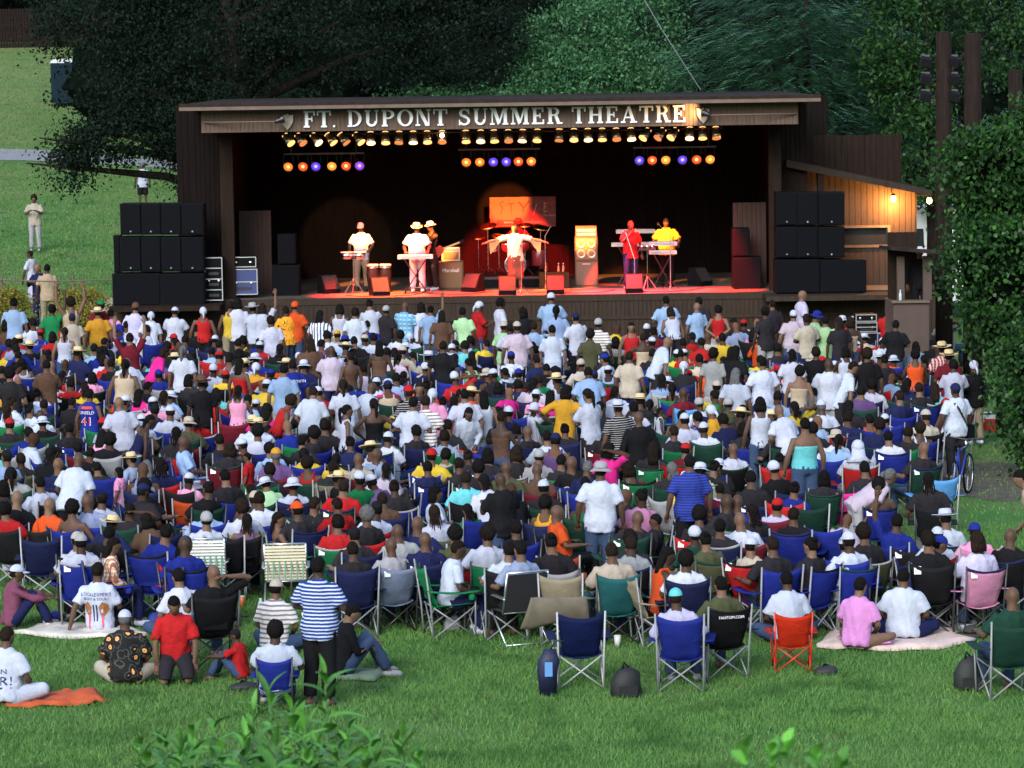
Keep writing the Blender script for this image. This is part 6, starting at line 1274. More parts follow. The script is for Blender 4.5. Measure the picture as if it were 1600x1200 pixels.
def uniq(items):
    """items: list of (object, base phrase, px, py)"""
    from collections import defaultdict
    d = defaultdict(list)
    for it in items: d[it[1]].append(it)
    for base, its in d.items():
        if len(its) == 1 and base not in USED: its[0][0]['label'] = base; USED.add(base); continue
        d2 = defaultdict(list)
        for it in its:
            l = min(LMK, key=lambda q: ((q[0]-it[2])**2+((q[1]-it[3])*1.2)**2) if (q[0]-it[2])**2+(q[1]-it[3])**2 > 150 else 1e9)
            dx, dy = it[2]-l[0], it[3]-l[1]
            rel = ('left of' if dx < 0 else 'right of') if abs(dx) > abs(dy)*.9 else ('in front of' if dy > 0 else 'behind')
            d2[(rel, l[2])].append((dx*dx+dy*dy, it))
        for (rel, nm), L in d2.items():
            L.sort(key=lambda q: q[0])
            for i, (_, it) in enumerate(L):
                s = '%s, %s%s %s' % (base, ORD[min(i, 9)], rel, nm)
                if len(s.split()) > 16: s = s.replace('person in ', '').replace(' and ', ' ', 1)
                if len(s.split()) > 16: s = s.replace(' under the', ' under')
                if len(s.split()) > 16: s = s.replace('blue and white striped', 'striped').replace(' camp chair', ' chair')
                it[0]['label'] = s; USED.add(s)
BOT = ['jean', 'jean', 'dark', 'navy', 'khaki', 'black', 'white', 'grey']
ppl, chrs = [], []
for e in TODO:
    bt = rc.choice(BOT if e['reg'][0] != 'B' else ['jean', 'jean', 'dark', 'navy']); bk_ = 'long'
    if e['sleeve'] == 'tube': bt = 'jean'
    if e['top'] == 'gold' and e['base'] == 'hips': bt = 'khaki'
    if e['heavy'] and e['base'] == 's' and rc.random() < .3: bk_ = 'shorts'
    kw = {}
    if e['hero'] == 'hero' and e['base'] == 'sx': bt = 'black'
    if e['head'] == 'bE': bt = 'jean'; bk_ = 'long'
    if e['top'] == 'floral': bt = 'beige'
    if e['top'] == 'violet': bk_ = 'skirt'; bt = 'violet'
    if e['hero'] == 'over': bt = 'white'
    if e['top'] == 'black' and e['sleeve'] == 'long' and e['base'].startswith('s'): bt = 'khaki'
    o, p = person(e['loc'], e['rz'], e['base'], e['heavy'], e['top'], e['sleeve'], bt, bk_, e['head'], e['sc'], face=e['face'] and e['py'] > 500, shoes=not e['seated'] or e['py'] > 830, tilt=e['tilt'], band='black' if e['head'] != 'hE' else 'grey')
    o['category'] = 'person'; o['group'] = 'people in the audience'
    hd = HEADN.get(e['head']) or '%s %s' % (CLRN.get(HATC[e['head'][1]], HATC[e['head'][1]]), HATN[e['head'][0]])
    act = {'c': 'seated', 'g': 'sitting on the grass', 'l': 'seated low', 'k': 'kneeling', 'b': 'bending'}.get(e['base'][0], 'standing')
    if e['base'] == 'bk': act = 'standing'
    if e['base'] == 'st': act = 'stooping'
    if e['base'] in ('su', 'suu'): act = 'raising arms'
    o_b = '%s in %s %s, %s, %s' % ('child' if e['child'] else 'person', CLRN.get(e['top'], e['top']), SLN[e['sleeve']], hd, act)
    ppl.append((o, o_b, e['px'], e['py'])); e['obj'] = o; e['pose'] = p
    if e['hero']: HERO[e['hero']+str(sum(1 for q in HERO if q.startswith(e['hero'])))] = e
    if e['seated'] and e['chair'] != '-lawn':
        cc = e['chair'] if e['chair'] != '*' else rc.choice(CHR); near = e['py'] > 800
        c = camp_chair(e['loc'], e['rz'], cc, None, full=near, scale=rc.uniform(.92, 1.05) if e['base'] != 'lo' else .72, frame=(.22, .23, .25) if rc.random() < .5 else (.03, .03, .032), hem=rc.choice(['black', 'grey', 'navy', 'dkgreen']) if rc.random() < .3 else None, tagged=rc.random() < .25, pocket=rc.random() < .28)
        chrs.append((c, '%s camp chair under the person in %s %s' % (CLRN.get(cc, cc), CLRN.get(e['top'], e['top']), SLN[e['sleeve']]), e['px'], e['py']+10)); e['chair_obj'] = c
# empty chairs: px of middle, py of the top edge, colour, turn
for px, py, cc, rz, kw in ((905, 958, (.008, .015, .075), .06, dict(full=True, frame=(.4, .4, .42), pocket=False)), (1240, 958, (.60, .035, .012), .0, dict(full=True, frame=(.55, .03, .012), scale=.80)), (880, 898, 'khaki', -.1, dict(full=True)), (872, 870, 'orange', .0, dict(full=False)),
                           (1326, 765, 'magenta', -.1, dict()), (1528, 856, 'pink', .1, dict(full=True)), (1465, 745, 'skyblue', .2, dict()), (1262, 790, 'dkgreen', .1, dict()), (735, 852, 'green', -.1, dict(full=True)), (1310, 610, 'navy', .5, dict()), (1355, 612, 'navy', -.4, dict()), (700, 595, 'blue', .1, dict()), (735, 700, 'bluegrey', .05, dict(hem='orange')),
                           (555, 705, 'navy', -.2, dict()), (1445, 615, 'teal', .05, dict()), (60, 840, 'navy', .1, dict(full=True)), (362, 660, 'maroon', .1, dict()), (310, 655, 'red', -.1, dict()), (1420, 855, 'black', .1, dict(full=True, tagged=True)), (350, 838, 'black', .0, dict(full=True, tagged=True)), (295, 780, 'orange', .1, dict())):
    s = kw.get('scale', 1.0); g = WZ(px, py, .93*s); c = camp_chair((g.x, g.y+.36*s), rz, cc, None, **kw)
    nm = cc if isinstance(cc, str) else ('blue' if cc[2] > cc[0] else 'bright red')
    chrs.append((c, 'empty %s camp chair' % CLRN.get(nm, nm), px, py)); PLACED.append((g.x, g.y+.36))
uniq(ppl); uniq(chrs)
g = WZ(443, 850, .95); lawn_chair((g.x, g.y+.36), .05, 'webbed aluminium lawn chair with tan straps beside the striped shirt'); PLACED.append((g.x, g.y+.3))
g = WZ(318, 842, .95); lawn_chair((g.x, g.y+.36), 0, 'white and green webbed lawn chair behind the tan one', (.6, .62, .58), (.06, .25, .14)); PLACED.append((g.x, g.y+.3))
for e in TODO:
    if e['chair'] == '-lawn': lawn_chair(e['loc'], e['rz']-.1, 'aluminium folding chair with a black back on the near lawn', (.03, .03, .03), (.03, .03, .03), solid=(.012, .012, .016))
# --- everyone further back who cannot be told apart: one crowd
STANDING = [e['loc'] for e in TODO if not e['seated'] and e['base'][0] != 'g']
fx = random.Random(5); yy = 44.5; fills = []
while yy < 76.5:
    xx = -.166*yy+fx.uniform(0, .6)
    rmax = (.136 if yy > 55 else (.125 if yy > 48 else .105))*yy
    while xx < rmax:
        x, y = xx+fx.uniform(-.2, .2), yy+fx.uniform(-.3, .3)
        if any(abs(a-x) < .42 and b-2.1 < y < b+.2 for a, b in STANDING): xx += .58; continue
        if min((a-x)**2+((b-y)*.9)**2 for a, b in PLACED) > .32 and fx.random() < .94: fills.append((x, y)); PLACED.append((x, y))
        xx += .58
    yy += .95
TOPC = ['white']*6+['black']*7+['navy']*5+['dark']*6+['red']*4+['blue']*4+['ltblue']*4+['yellow', 'yellow', 'pink', 'green', 'orange', 'magenta', 'gold', 'ltgreen', 'aqua']+['bluegrey', 'grey', 'beige', 'brown', 'pink', 'green', 'orange', 'maroon', 'yellow', 'purple', 'pinkwhite', 'pinkwhite', 'lilac', 'tan']
HD = ['sh']*6+['ba']*5+['af']*2+['cu']*3+['bu']*2+['ml']*2+['br']*3+['lo']*2+['po']*2+['cW']*4+['cK', 'cR', 'cB', 'kW', 'hS', 'hS', 'bW', 'bT', 'dW', 'cN']
for x, y in fills: MASS.append(dict(base=fx.choice(['c', 'c', 'cl', 'cf', 'cf', 'ch' if fx.random() < .2 else 'c']), heavy=fx.choice([0, 0, 1]), rz=fx.gauss(0, .55), top=fx.choice(TOPC), sleeve=fx.choice(['tee', 'tee', 'tee', 'tank', 'long']), head=fx.choice(HD), chair='*', sc=fx.uniform(.84, 1.05), loc=(x, y)))
ARR = {}
def arr(me, ratio=None):
    if me.name not in ARR:
        src = me
        if ratio and ratio < 1:
            src = baked(me, [('DECIMATE', dict(ratio=ratio))])
        src.calc_loop_triangles(); v = np.zeros(len(src.vertices)*3); src.vertices.foreach_get('co', v); t = np.zeros(len(src.loop_triangles)*3, dtype=np.int32); src.loop_triangles.foreach_get('vertices', t)
        ARR[me.name] = (v.reshape(-1, 3), t.reshape(-1, 3))
    return ARR[me.name]
class Mass:
    def __init__(s): s.v, s.t, s.c, s.n = [], [], [], 0
    def add(s, me, m4, col, ratio=None):
        v, t = arr(me, ratio); m = np.array(m4); s.v.append(v @ m[:3, :3].T+m[:3, 3]); s.t.append(t+s.n); s.n += len(v); s.c.append(np.tile(np.array([*col[:3], 1.0]), (len(v), 1)))
    def build(s, name, m):
        v = np.concatenate(s.v); t = np.concatenate(s.t); c = np.concatenate(s.c); me = bpy.data.meshes.new(name)
        me.vertices.add(len(v)); me.vertices.foreach_set('co', v.astype(np.float32).ravel()); me.loops.add(t.size); me.loops.foreach_set('vertex_index', t.ravel()); me.polygons.add(len(t)); me.polygons.foreach_set('loop_start', np.arange(0, t.size, 3, dtype=np.int32)); me.update(calc_edges=True)
        a = me.color_attributes.new('Col', 'FLOAT_COLOR', 'POINT'); a.data.foreach_set('color', c.astype(np.float32).ravel()); me.materials.append(m); me.shade_smooth(); return link(name, me)
cm, km = Mass(), Mass()
for e in MASS:
    p = get_pose(e['base'], e['heavy']); m = Matrix.LocRotScale(V((e['loc'][0], e['loc'][1], 0)), Euler((rc.gauss(0, .07), rc.gauss(0, .07), e['rz'])), V((e['sc']*rc.uniform(.95, 1.08), e['sc'], e['sc']))); mh = m @ Matrix.Translation(p.head) @ p.hrot.to_4x4()
    cm.add(get_mesh(p, 'body', 0), m, rc.choice(SKINS), .42); cm.add(get_mesh(p, 'shirt', e['sleeve']), m, jit(CLR.get(e['top'], (.25, .3, .5)), .75, 1.08, rc), .5); cm.add(get_mesh(p, 'pants', 'long'), m, CLR[rc.choice(BOT)], .4)
    for nm, me, ck in hair_parts(e['head'] if e['head'] in HEADN else e['head'][0]+'_'): cm.add(me, mh, {'hair': HAIRC[0], 'hat': CLR[HATC.get(e['head'][1], 'white')], 'band': (.02, .02, .02)}[ck])
    cc = e['chair'] if e['chair'] != '*' else rc.choice(CHR); mc = Matrix.LocRotScale(V((e['loc'][0], e['loc'][1], 0)), Euler((0, 0, e['rz'])), V((1, 1, 1)))
    if e['chair'] != '*' or rc.random() < .75:
        for k in ('backrest', 'seat'): km.add(CH[k], mc, CLR[cc])
        for q in CH['post']+CH['leg'][:2]: km.add(q, mc, (.2, .2, .22))
tag(cm.build('crowd', obj_mat('crowd_cloth', .85, .1, 3, .4, 12, .06, attr='Col')), 'dense crowd of seated people filling the lawn before the stage', 'crowd', kind='stuff')
tag(km.build('crowd_chairs', obj_mat('crowd_canvas', .75, .1, 3, .2, 8, .08, attr='Col')), 'folding camp chairs under the dense crowd before the stage', 'chairs', kind='stuff')
print('individuals', len(TODO), 'mass', len(MASS), 'chairs', len(chrs))
# ================================================================ writing and prints on clothes and chairs
def decal(parent, target, me, m, name, off=.007, back=True):
    """lay a flat mesh (x,z plane) on the back of a garment"""
    tm = target.data; bvh = BVHTree.FromPolygons([v.co.copy() for v in tm.vertices], [tuple(p.vertices) for p in tm.polygons])
    bm = bmesh.new(); bm.from_mesh(me); bmesh.ops.triangulate(bm, faces=bm.faces)
    for _ in range(2):
        ed = [e for e in bm.edges if e.calc_length() > .05]
        if ed: bmesh.ops.subdivide_edges(bm, edges=ed, cuts=1)
    bmesh.ops.triangulate(bm, faces=bm.faces)
    for v in bm.verts:
        h = bvh.ray_cast(V((v.co.x, -1.2, v.co.z)), V((0, 1, 0)))
        v.co.y = (h[0].y if h[0] is not None else -.1)-off
    me2 = bpy.data.meshes.new(name); bm.to_mesh(me2); bm.free(); me2.materials.append(m)
    return link(name, me2, target)
def flat_text(s, size, x, z, sx=1.0, align='CENTER'):
    c = bpy.data.curves.new('t', 'FONT'); c.body = s; c.size = size; c.align_x = align; c.resolution_u = 2; me = baked(c)
    for v in me.vertices: v.co = V((v.co.x*sx+x, 0, v.co.y+z))
    return me
def flat_poly(polys):
    b = MB()
    for p in polys: b.add([(x, 0, z) for x, z in p], [tuple(range(len(p)))])
    return b.mesh('poly')
def garment(e): return next(c for c in e['obj'].children if 'shirt' in c.name or 'jersey' in c.name or 'top' in c.name)
redp, navyp, brn, pinkp = mat('red_print', (.50, .03, .03), .7), mat('navy_print', (.02, .025, .10), .7), mat('brown_print', (.30, .12, .04), .7), mat('pink_print', (.60, .10, .16), .7)
def zz(e, z): return z-.92+e['pose'].hz          # height on a standing back -> this pose
e = HERO['410']; g = garment(e)
decal(e['obj'], g, flat_text('UNSELD', .085, 0, 1.27), wht, 'name_lettering'); decal(e['obj'], g, flat_text('41', .23, 0, 1.055, 1.1), wht, 'number_edge'); decal(e['obj'], g, flat_text('41', .20, 0, 1.067, 1.12), redp, 'number', .011)
decal(e['obj'], g, flat_poly([[(-.13, 1.37), (.13, 1.37), (.10, 1.42), (-.10, 1.42)]]), mat('red_collar', (.55, .05, .03), .8), 'collar_band', .012)
e['obj']['label'] = 'person in blue basketball jersey numbered 41, standing'
e = HERO['nation0']; g = garment(e); decal(e['obj'], g, flat_text('THE NATION', .085, 0, 1.29), wht, 'lettering'); decal(e['obj'], g, flat_text('D.B.D', .12, 0, 1.05), wht, 'lettering')
e['obj']['label'] = 'person in blue shirt with white lettering on the back, standing'
e = HERO['fists0']; g = garment(e); z0 = zz(e, 0)
decal(e['obj'], g, flat_text('LOCAL', .062, -.095, z0+1.315), navyp, 'lettering'); decal(e['obj'], g, flat_text('EXPERT', .062, .105, z0+1.315), navyp, 'lettering'); decal(e['obj'], g, flat_text('BODY & SOUL', .05, 0, z0+1.26), navyp, 'lettering')
for s in (-1, 1):
    decal(e['obj'], g, flat_poly([[(s*.16, z0+1.20), (s*.10, z0+1.24), (s*.05, z0+1.17), (s*.07, z0+1.06), (s*.12, z0+1.05), (s*.17, z0+1.13)]]), brn, 'printed_fist'); decal(e['obj'], g, flat_poly([[(s*.075, z0+1.055), (s*.115, z0+1.055), (s*.10, z0+.86), (s*.085, z0+.86)]]), pinkp, 'printed_arm')
    decal(e['obj'], g, flat_poly([[(s*.012, z0+1.20), (s*.035, z0+1.20), (s*.028, z0+.98), (s*.012, z0+.98)]]), navyp, 'printed_stripe')
e['obj']['label'] = 'person in white shirt printed with two fists, sitting on a pale blanket'
e = HERO['over0']; g = garment(e); z0 = zz(e, 0)
decal(e['obj'], g, flat_text('WE', .045, .02, z0+1.29), navyp, 'lettering'); decal(e['obj'], g, flat_text('TALKIN', .085, -.02, z0+1.205), navyp, 'lettering'); decal(e['obj'], g, flat_text('OVER!', .15, -.03, z0+1.07), navyp, 'lettering'); decal(e['obj'], g, flat_poly([[(-.2, z0+1.025), (.17, z0+1.025), (.17, z0+1.045), (-.2, z0+1.045)]]), navyp, 'printed_bar')
e['obj']['label'] = 'person in white shirt with navy lettering sitting at the left edge'
e = HERO['bag0']; g = garment(e); decal(e['obj'], g, flat_poly([[(-.14, 1.40), (-.10, 1.42), (.20, .98), (.18, .93)]]), blk, 'bag_strap', .012)
q = MB(); q.box((.26, .0, .86), (.12, .26, .26)); b_ = q.build('shoulder_bag', M['black'], e['obj'])
e['obj']['label'] = 'person in long white shirt with a black shoulder strap, standing'
for e in TODO:
    o = e['obj']
    if e['top'] == 'black' and e['head'] == 'ba' and 880 < e['px'] < 900 and 700 < e['py'] < 730: decal(o, garment(e), flat_text('Cb', .16, 0, zz(e, 1.17)), mat('cream_print', (.55, .45, .35), .7), 'emblem')
    if e['top'] == 'bstripe' and e['base'] == 'sx': o['label'] = 'person in blue and white striped shirt standing with folded arms'
    if e['top'] == 'floral': o['label'] = 'person in black shirt with orange flowers sitting on an orange towel'
    if e['head'] == 'bE': o['label'] = 'person in white shirt, jeans and grey bucket hat, standing'
    if e['hero'] == 'hero' and e['top'] == 'olive': t = text('FANTOM.COM', .05, wht, e['chair_obj'], (0, -.425, .79), rot=(R(73), 0, 0))
    if e['top'] == 'white' and e['head'] == 'cB' and e['py'] > 800: o['label'] = 'person in white lettered shirt and blue cap seated behind the pink chair'; decal(o, garment(e), flat_text('WASHINGTON', .06, 0, zz(e, 1.22)), navyp, 'lettering')
for s in (-1, 1): pass

# ================================================================ things on the lawn
def blanket(label, pts, col, bump=.03, seed=1, m=None, name='blanket'):
    """cloth lying on the grass: outline pixels on the ground, rumpled"""
    P = [WZ(x, y, .03) for x, y in pts]; cx = sum(p.x for p in P)/len(P); cy = sum(p.y for p in P)/len(P); b = MB(); n = len(P); rings = 7; vs = []
    for k in range(rings):
        f = 1-k/(rings-.0)
        for p in P:
            x, y = cx+(p.x-cx)*f, cy+(p.y-cy)*f; vs.append((x-cx, y-cy, .055+bump*(noise.noise((x*3.1+seed, y*1.6, 0))+.6*noise.noise((x*8, y*4+seed, 2)))+.02*(k > 0)))
    i0 = len(vs); vs += [(a, b2, max(.01, c-.045)) for a, b2, c in vs[:n]]; ce = len(vs); vs.append((0, 0, .07))
    fs = [(k*n+i, k*n+(i+1) % n, (k+1)*n+(i+1) % n, (k+1)*n+i) for k in range(rings-1) for i in range(n)]+[(i0+i, i0+(i+1) % n, (i+1) % n, i) for i in range(n)]+[((rings-1)*n+i, (rings-1)*n+(i+1) % n, ce) for i in range(n)]
    b.add(vs, fs); o = b.build(name, m or mat('blanket_'+str(seed), col, .9, var=.2, scale=5, bump=.6, bscale=14), None, True, (cx, cy, 0)); tag(o, label, 'blanket'); return o
def subdiv(pts, k=4):
    out = []
    for i in range(len(pts)):
        a, b = pts[i], pts[(i+1) % len(pts)]
        for j in range(k): out.append((a[0]+(b[0]-a[0])*j/k+random.uniform(-2, 2), a[1]+(b[1]-a[1])*j/k+random.uniform(-1, 1)))
    return out
blanket('rumpled pale blanket under the shirt with printed fists', subdiv([(22, 990), (60, 978), (120, 975), (185, 976), (235, 990), (180, 997), (100, 996)]), (.52, .48, .44), .05, 3)
blanket('orange and red towel between the two sitters at lower left', subdiv([(-20, 1090), (60, 1084), (110, 1083), (150, 1086), (168, 1094), (140, 1099), (85, 1103), (10, 1102)]), (.42, .07, .02), .09, 7)
blanket('green striped cloth beside the person in black at lower left', subdiv([(520, 1058), (560, 1046), (605, 1050), (585, 1062)]), (.16, .22, .15), .03, 11)
blanket('pale pink picnic blanket under the violet dress and white shirt', subdiv([(1278, 1010), (1300, 985), (1400, 978), (1480, 980), (1525, 1000), (1470, 1012), (1380, 1016)]), (.55, .42, .38), .03, 13)
def bag(label, px, py, w, h, d, col, name='bag', cat='bag', strap=True, rz=.2, lump=.16, m=None):
    """soft bag: px,py = middle of its foot"""
    g = WZ(px, py, 0); r = empty(name, (g.x, g.y, 0), rz); tag(r, label, cat); b = MB()
    b.loft([(V((0, 0, .005)), V((w*.46, 0, 0)), V((0, d*.46, 0))), (V((0, 0, h*.12)), V((w*.52, 0, 0)), V((0, d*.52, 0))), (V((0, 0, h*.5)), V((w*.5, 0, 0)), V((0, d*.5, 0))), (V((.02, 0, h*.82)), V((w*.38, 0, 0)), V((0, d*.36, 0))), (V((.03, 0, h)), V((w*.14, 0, 0)), V((0, d*.14, 0)))], 18)
    b.v = [(x*(1+lump*noise.noise((x*9, y*9, z*9+px))), y*(1+lump*noise.noise((x*9+5, y*9, z*9))), z*(1+.3*lump*noise.noise((x*6, y*6, px)))) for x, y, z in b.v]
    b.build('bag_body', m or mat(name+'_cloth%d' % px, col, .7, var=.2, scale=8, bump=.5, bscale=20), r, True)
    if strap:
        MB().tube([(-w*.12, -.02, h*.95), (-w*.05, 0, h*1.13), (w*.12, 0, h*.97)], .012, 6).build('handle', M['black'], r, True)
        MB().bx(-w*.30, w*.30, -d*.56, -d*.48, h*.10, h*.42).build('pocket', mat(name+'_pocket%d' % px, tuple(c*.7 for c in col), .7), r)
    return r
bag('black backpack on the grass between the two blue chairs', 978, 1089, .36, .36, .26, (.010, .010, .012), 'backpack')
bag('white plastic carrier bag beside the green chair', 683, 952, .24, .22, .16, (.66, .66, .68), 'plastic_bag', strap=False, lump=.4)
bag('bright blue plastic bag on the grass behind the fist printed shirt', 213, 960, .34, .18, .2, (.02, .16, .55), 'plastic_bag', strap=False, lump=.6)
bag('royal blue bag on the grass beside the plum shirt', 84, 972, .22, .15, .18, (.014, .02, .28), 'plastic_bag', strap=False, lump=.5)
bag('dark bag leaning on the dark green chair at the right edge', 1512, 1078, .34, .40, .26, (.012, .015, .014), 'bag')
bag('black bag under the white shirt at right', 1290, 1055, .3, .12, .2, (.02, .02, .022), 'bag')
bag('black bag beside the child in the red shirt', 380, 1078, .34, .10, .2, (.012, .012, .014), 'bag')
bag('dark bag under the blue chairs at the far left', 48, 890, .35, .3, .25, (.014, .014, .016), 'bag')
def cooler(label, px, py, w, h, body, lid, name='cooler'):
    g = WZ(px, py, 0); r = empty(name, (g.x, g.y, 0), .15); tag(r, label, 'cooler')
    MB().prism([(-w/2+.01, .0), (w/2-.01, .0), (w/2, h), (-w/2, h)], -w*.3, w*.3).build('box', mat('cooler_'+str(px), body, .45), r); MB().bx(-w/2-.012, w/2+.012, -w*.32, w*.32, h+.002, h+.05).build('lid', mat('cooler_lid_'+str(px), lid, .45), r); MB().tube([(-w/2-.015, 0, h*.7), (-w/2-.04, 0, h+.12), (w/2+.04, 0, h+.12), (w/2+.015, 0, h*.7)], .012, 6).build('handle', wht, r)
cooler('red cooler with a white lid by the ivy at the right', 1556, 672, .46, .24, (.50, .02, .02), (.62, .60, .60)); cooler('red cooler beside the dark blue striped shirt', 1030, 820, .45, .28, (.52, .03, .02), (.6, .6, .6)); cooler('blue patterned cooler bag among the chairs at left', 288, 800, .44, .26, (.05, .20, .50), (.30, .45, .62))
def cup(label, px, py, col, z=0, h=.14, name='cup'):
    g = WZ(px, py, z); r = empty(name, g); tag(r, label, 'cup' if name == 'cup' else 'bottle'); MB().lathe([(.032, 0), (.046, h), (.040, h), (.028, .01)], 12).build('wall', mat('cup_%d' % px, col, .4), r, True); MB().lathe([(.046, h-.008), (.049, h-.004), (.046, h)], 12).build('rim', wht, r, True)
cup('red and white jug standing on the grass among the chairs at left', 210, 872, (.55, .02, .02), 0, .3); cup('small orange bottle standing on the grass near the lawn chair', 378, 949, (.55, .14, .03), 0, .16); cup('white cup lying at the orange towel', 70, 1083, (.7, .7, .7), 0, .09); cup('bright cup on the grass under the blue chairs', 965, 1012, (.5, .52, .5), 0, .16)
# carry bag hanging from the near empty blue chair, and draped jackets
g = WZ(856, 1088, 0); r = empty('chair_bag', (g.x, g.y, 0), .1); tag(r, 'navy chair carry bag hanging beside the empty blue chair', 'bag'); b = MB(); b.loft([(V((0, 0, .02)), V((.10, 0, 0)), V((0, .06, 0))), (V((0, 0, .3)), V((.12, 0, 0)), V((0, .07, 0))), (V((.02, 0, .42)), V((.13, 0, 0)), V((0, .08, 0))), (V((.03, 0, .56)), V((.07, 0, 0)), V((0, .04, 0)))], 14); b.v = [(x*(1+.25*noise.noise((x*8, y*8, z*7))), y, z) for x, y, z in b.v]; nb = mat('navy_nylon', (.007, .010, .045), .6, var=.2, scale=8, bump=.5); b.build('bag_body', nb, r, True); MB().bx(-.04, .05, -.082, -.074, .25, .42).build('printed_label', mat('blue_label', (.10, .25, .55), .6), r); MB().tube([(.03, 0, .54), (.1, 0, .66), (.2, .02, .64)], .012, 6).build('strap', nb, r, True)
def drape(label, px, py, w, h, col, rz=0, skew=.1, name='draped_jacket', z=.9):
    g = WZ(px, py, z); r = empty(name, (g.x, g.y, 0), rz); tag(r, label, 'jacket')
    sheet(lambda u, v: ((u-.5)*w*(1+.25*(1-v))+skew*(1-v), -.05-.10*math.sin(v*2.2)-.025*math.sin(u*14+v*3), z-h*(1-v)-.05*math.sin(u*5+1)*(1-v)), 14, 8, .014, (0, -1, 0)).build('cloth', mat(name+'_cloth%d' % px, col, .85, var=.15, scale=6, bump=.5, bscale=14), r, True)
drape('navy cloth draped low over the blue grey chair back', 612, 885, .72, .36, (.022, .032, .15), .08, .02, z=.72); drape('green cloth hanging from the bright green chair back', 722, 893, .52, .26, (.012, .22, .075), 0, -.05, z=.70); drape('khaki jacket draped over the near khaki chair', 872, 930, .70, .36, (.13, .11, .08), .05, -.05, z=.75); drape('pale jacket hung on the back of the red chair', 995, 868, .40, .34, (.40, .37, .33), -.1, .03)
g = WZ(1517, 992, .05); r = empty('sun_hat', (g.x, g.y, .05)); tag(r, 'dark brimmed hat lying on the pink picnic blanket', 'hat'); MB().lathe([(.20, .0), (.205, .012), (.10, .02), (.09, .10), (.05, .12), (.01, .115)], 18).build('hat_crown', mat('dark_felt', (.03, .025, .022), .9), r, True); MB().lathe([(.098, .025), (.101, .03), (.099, .05), (.09, .052)], 18).build('hat_band', M['black'], r, True)
g = WZ(704, 985, 0); r = empty('incense_stick', (g.x, g.y, 0)); tag(r, 'thin dark incense stick standing in the grass', 'stick'); MB().tube([(0, 0, 0), (-.03, 0, .28)], .006, 6).build('stick', M['wood'], r); MB().ell((-.03, 0, .285), (.009, .009, .012), 6, 5).build('ash_tip', wht, r)
# bicycle at the right
g = WZ(1512, 778, 0); r = empty('bicycle', (g.x-.1, g.y+.1, 0), R(68)); tag(r, 'bicycle with a blue frame standing at the right edge of the crowd', 'bicycle'); fr = mat('bike_frame', (.02, .035, .30), .3); A, B, Cc, D = V((-.45, 0, .62+.0)), V((-.5, 0, .34)), V((.52, 0, .34)), V((.38, 0, .78))
for x in (-.5, .52):
    w = MB(); n = 26; w.tube([(x+.33*math.cos(2*math.pi*k/n), 0, .34+.33*math.sin(2*math.pi*k/n)) for k in range(n+1)], .02, 6); o = w.build('tyre', M['black'], r, True); MB().tube([(x+.30*math.cos(2*math.pi*k/n), 0, .34+.30*math.sin(2*math.pi*k/n)) for k in range(n+1)], .010, 5).build('rim', M['alu'], o, True)
    for k in range(10): a = math.pi*k/10; MB().tube([(x+.3*math.cos(a), 0, .34+.3*math.sin(a)), (x-.3*math.cos(a), 0, .34-.3*math.sin(a))], .003, 4).build('spoke', M['metal'], o)
f = MB(); bb = V((-.05, 0, .30)); st = V((-.2, 0, .80)); hd_ = V((.36, 0, .82))
for a, b in ((bb, st), (st, hd_), (bb, V((.38, 0, .72))), (bb, B), (st, B)): f.tube([a, b], .018, 8)
f.build('frame', fr, r, True); MB().tube([(.34, 0, .92), hd_, (.44, 0, .6), Cc], .016, 8).build('fork', M['chrome'], r, True); MB().tube([(.30, -.28, .98), (.36, -.15, .96), (.35, 0, .94), (.36, .15, .96), (.30, .28, .98)], .013, 7).build('handlebar', M['dmetal'], r, True); MB().ell((-.22, 0, .90), (.13, .07, .035), 12, 6).build('saddle', M['black'], r, True); MB().tube([st, (-.22, 0, .88)], .013, 7).build('seat_post', M['metal'], r, True); MB().lathe([(.09, -.01), (.09, .01)], 14, bb, Matrix.Rotation(R(90), 3, 'X')).build('chain_ring', M['dmetal'], r)

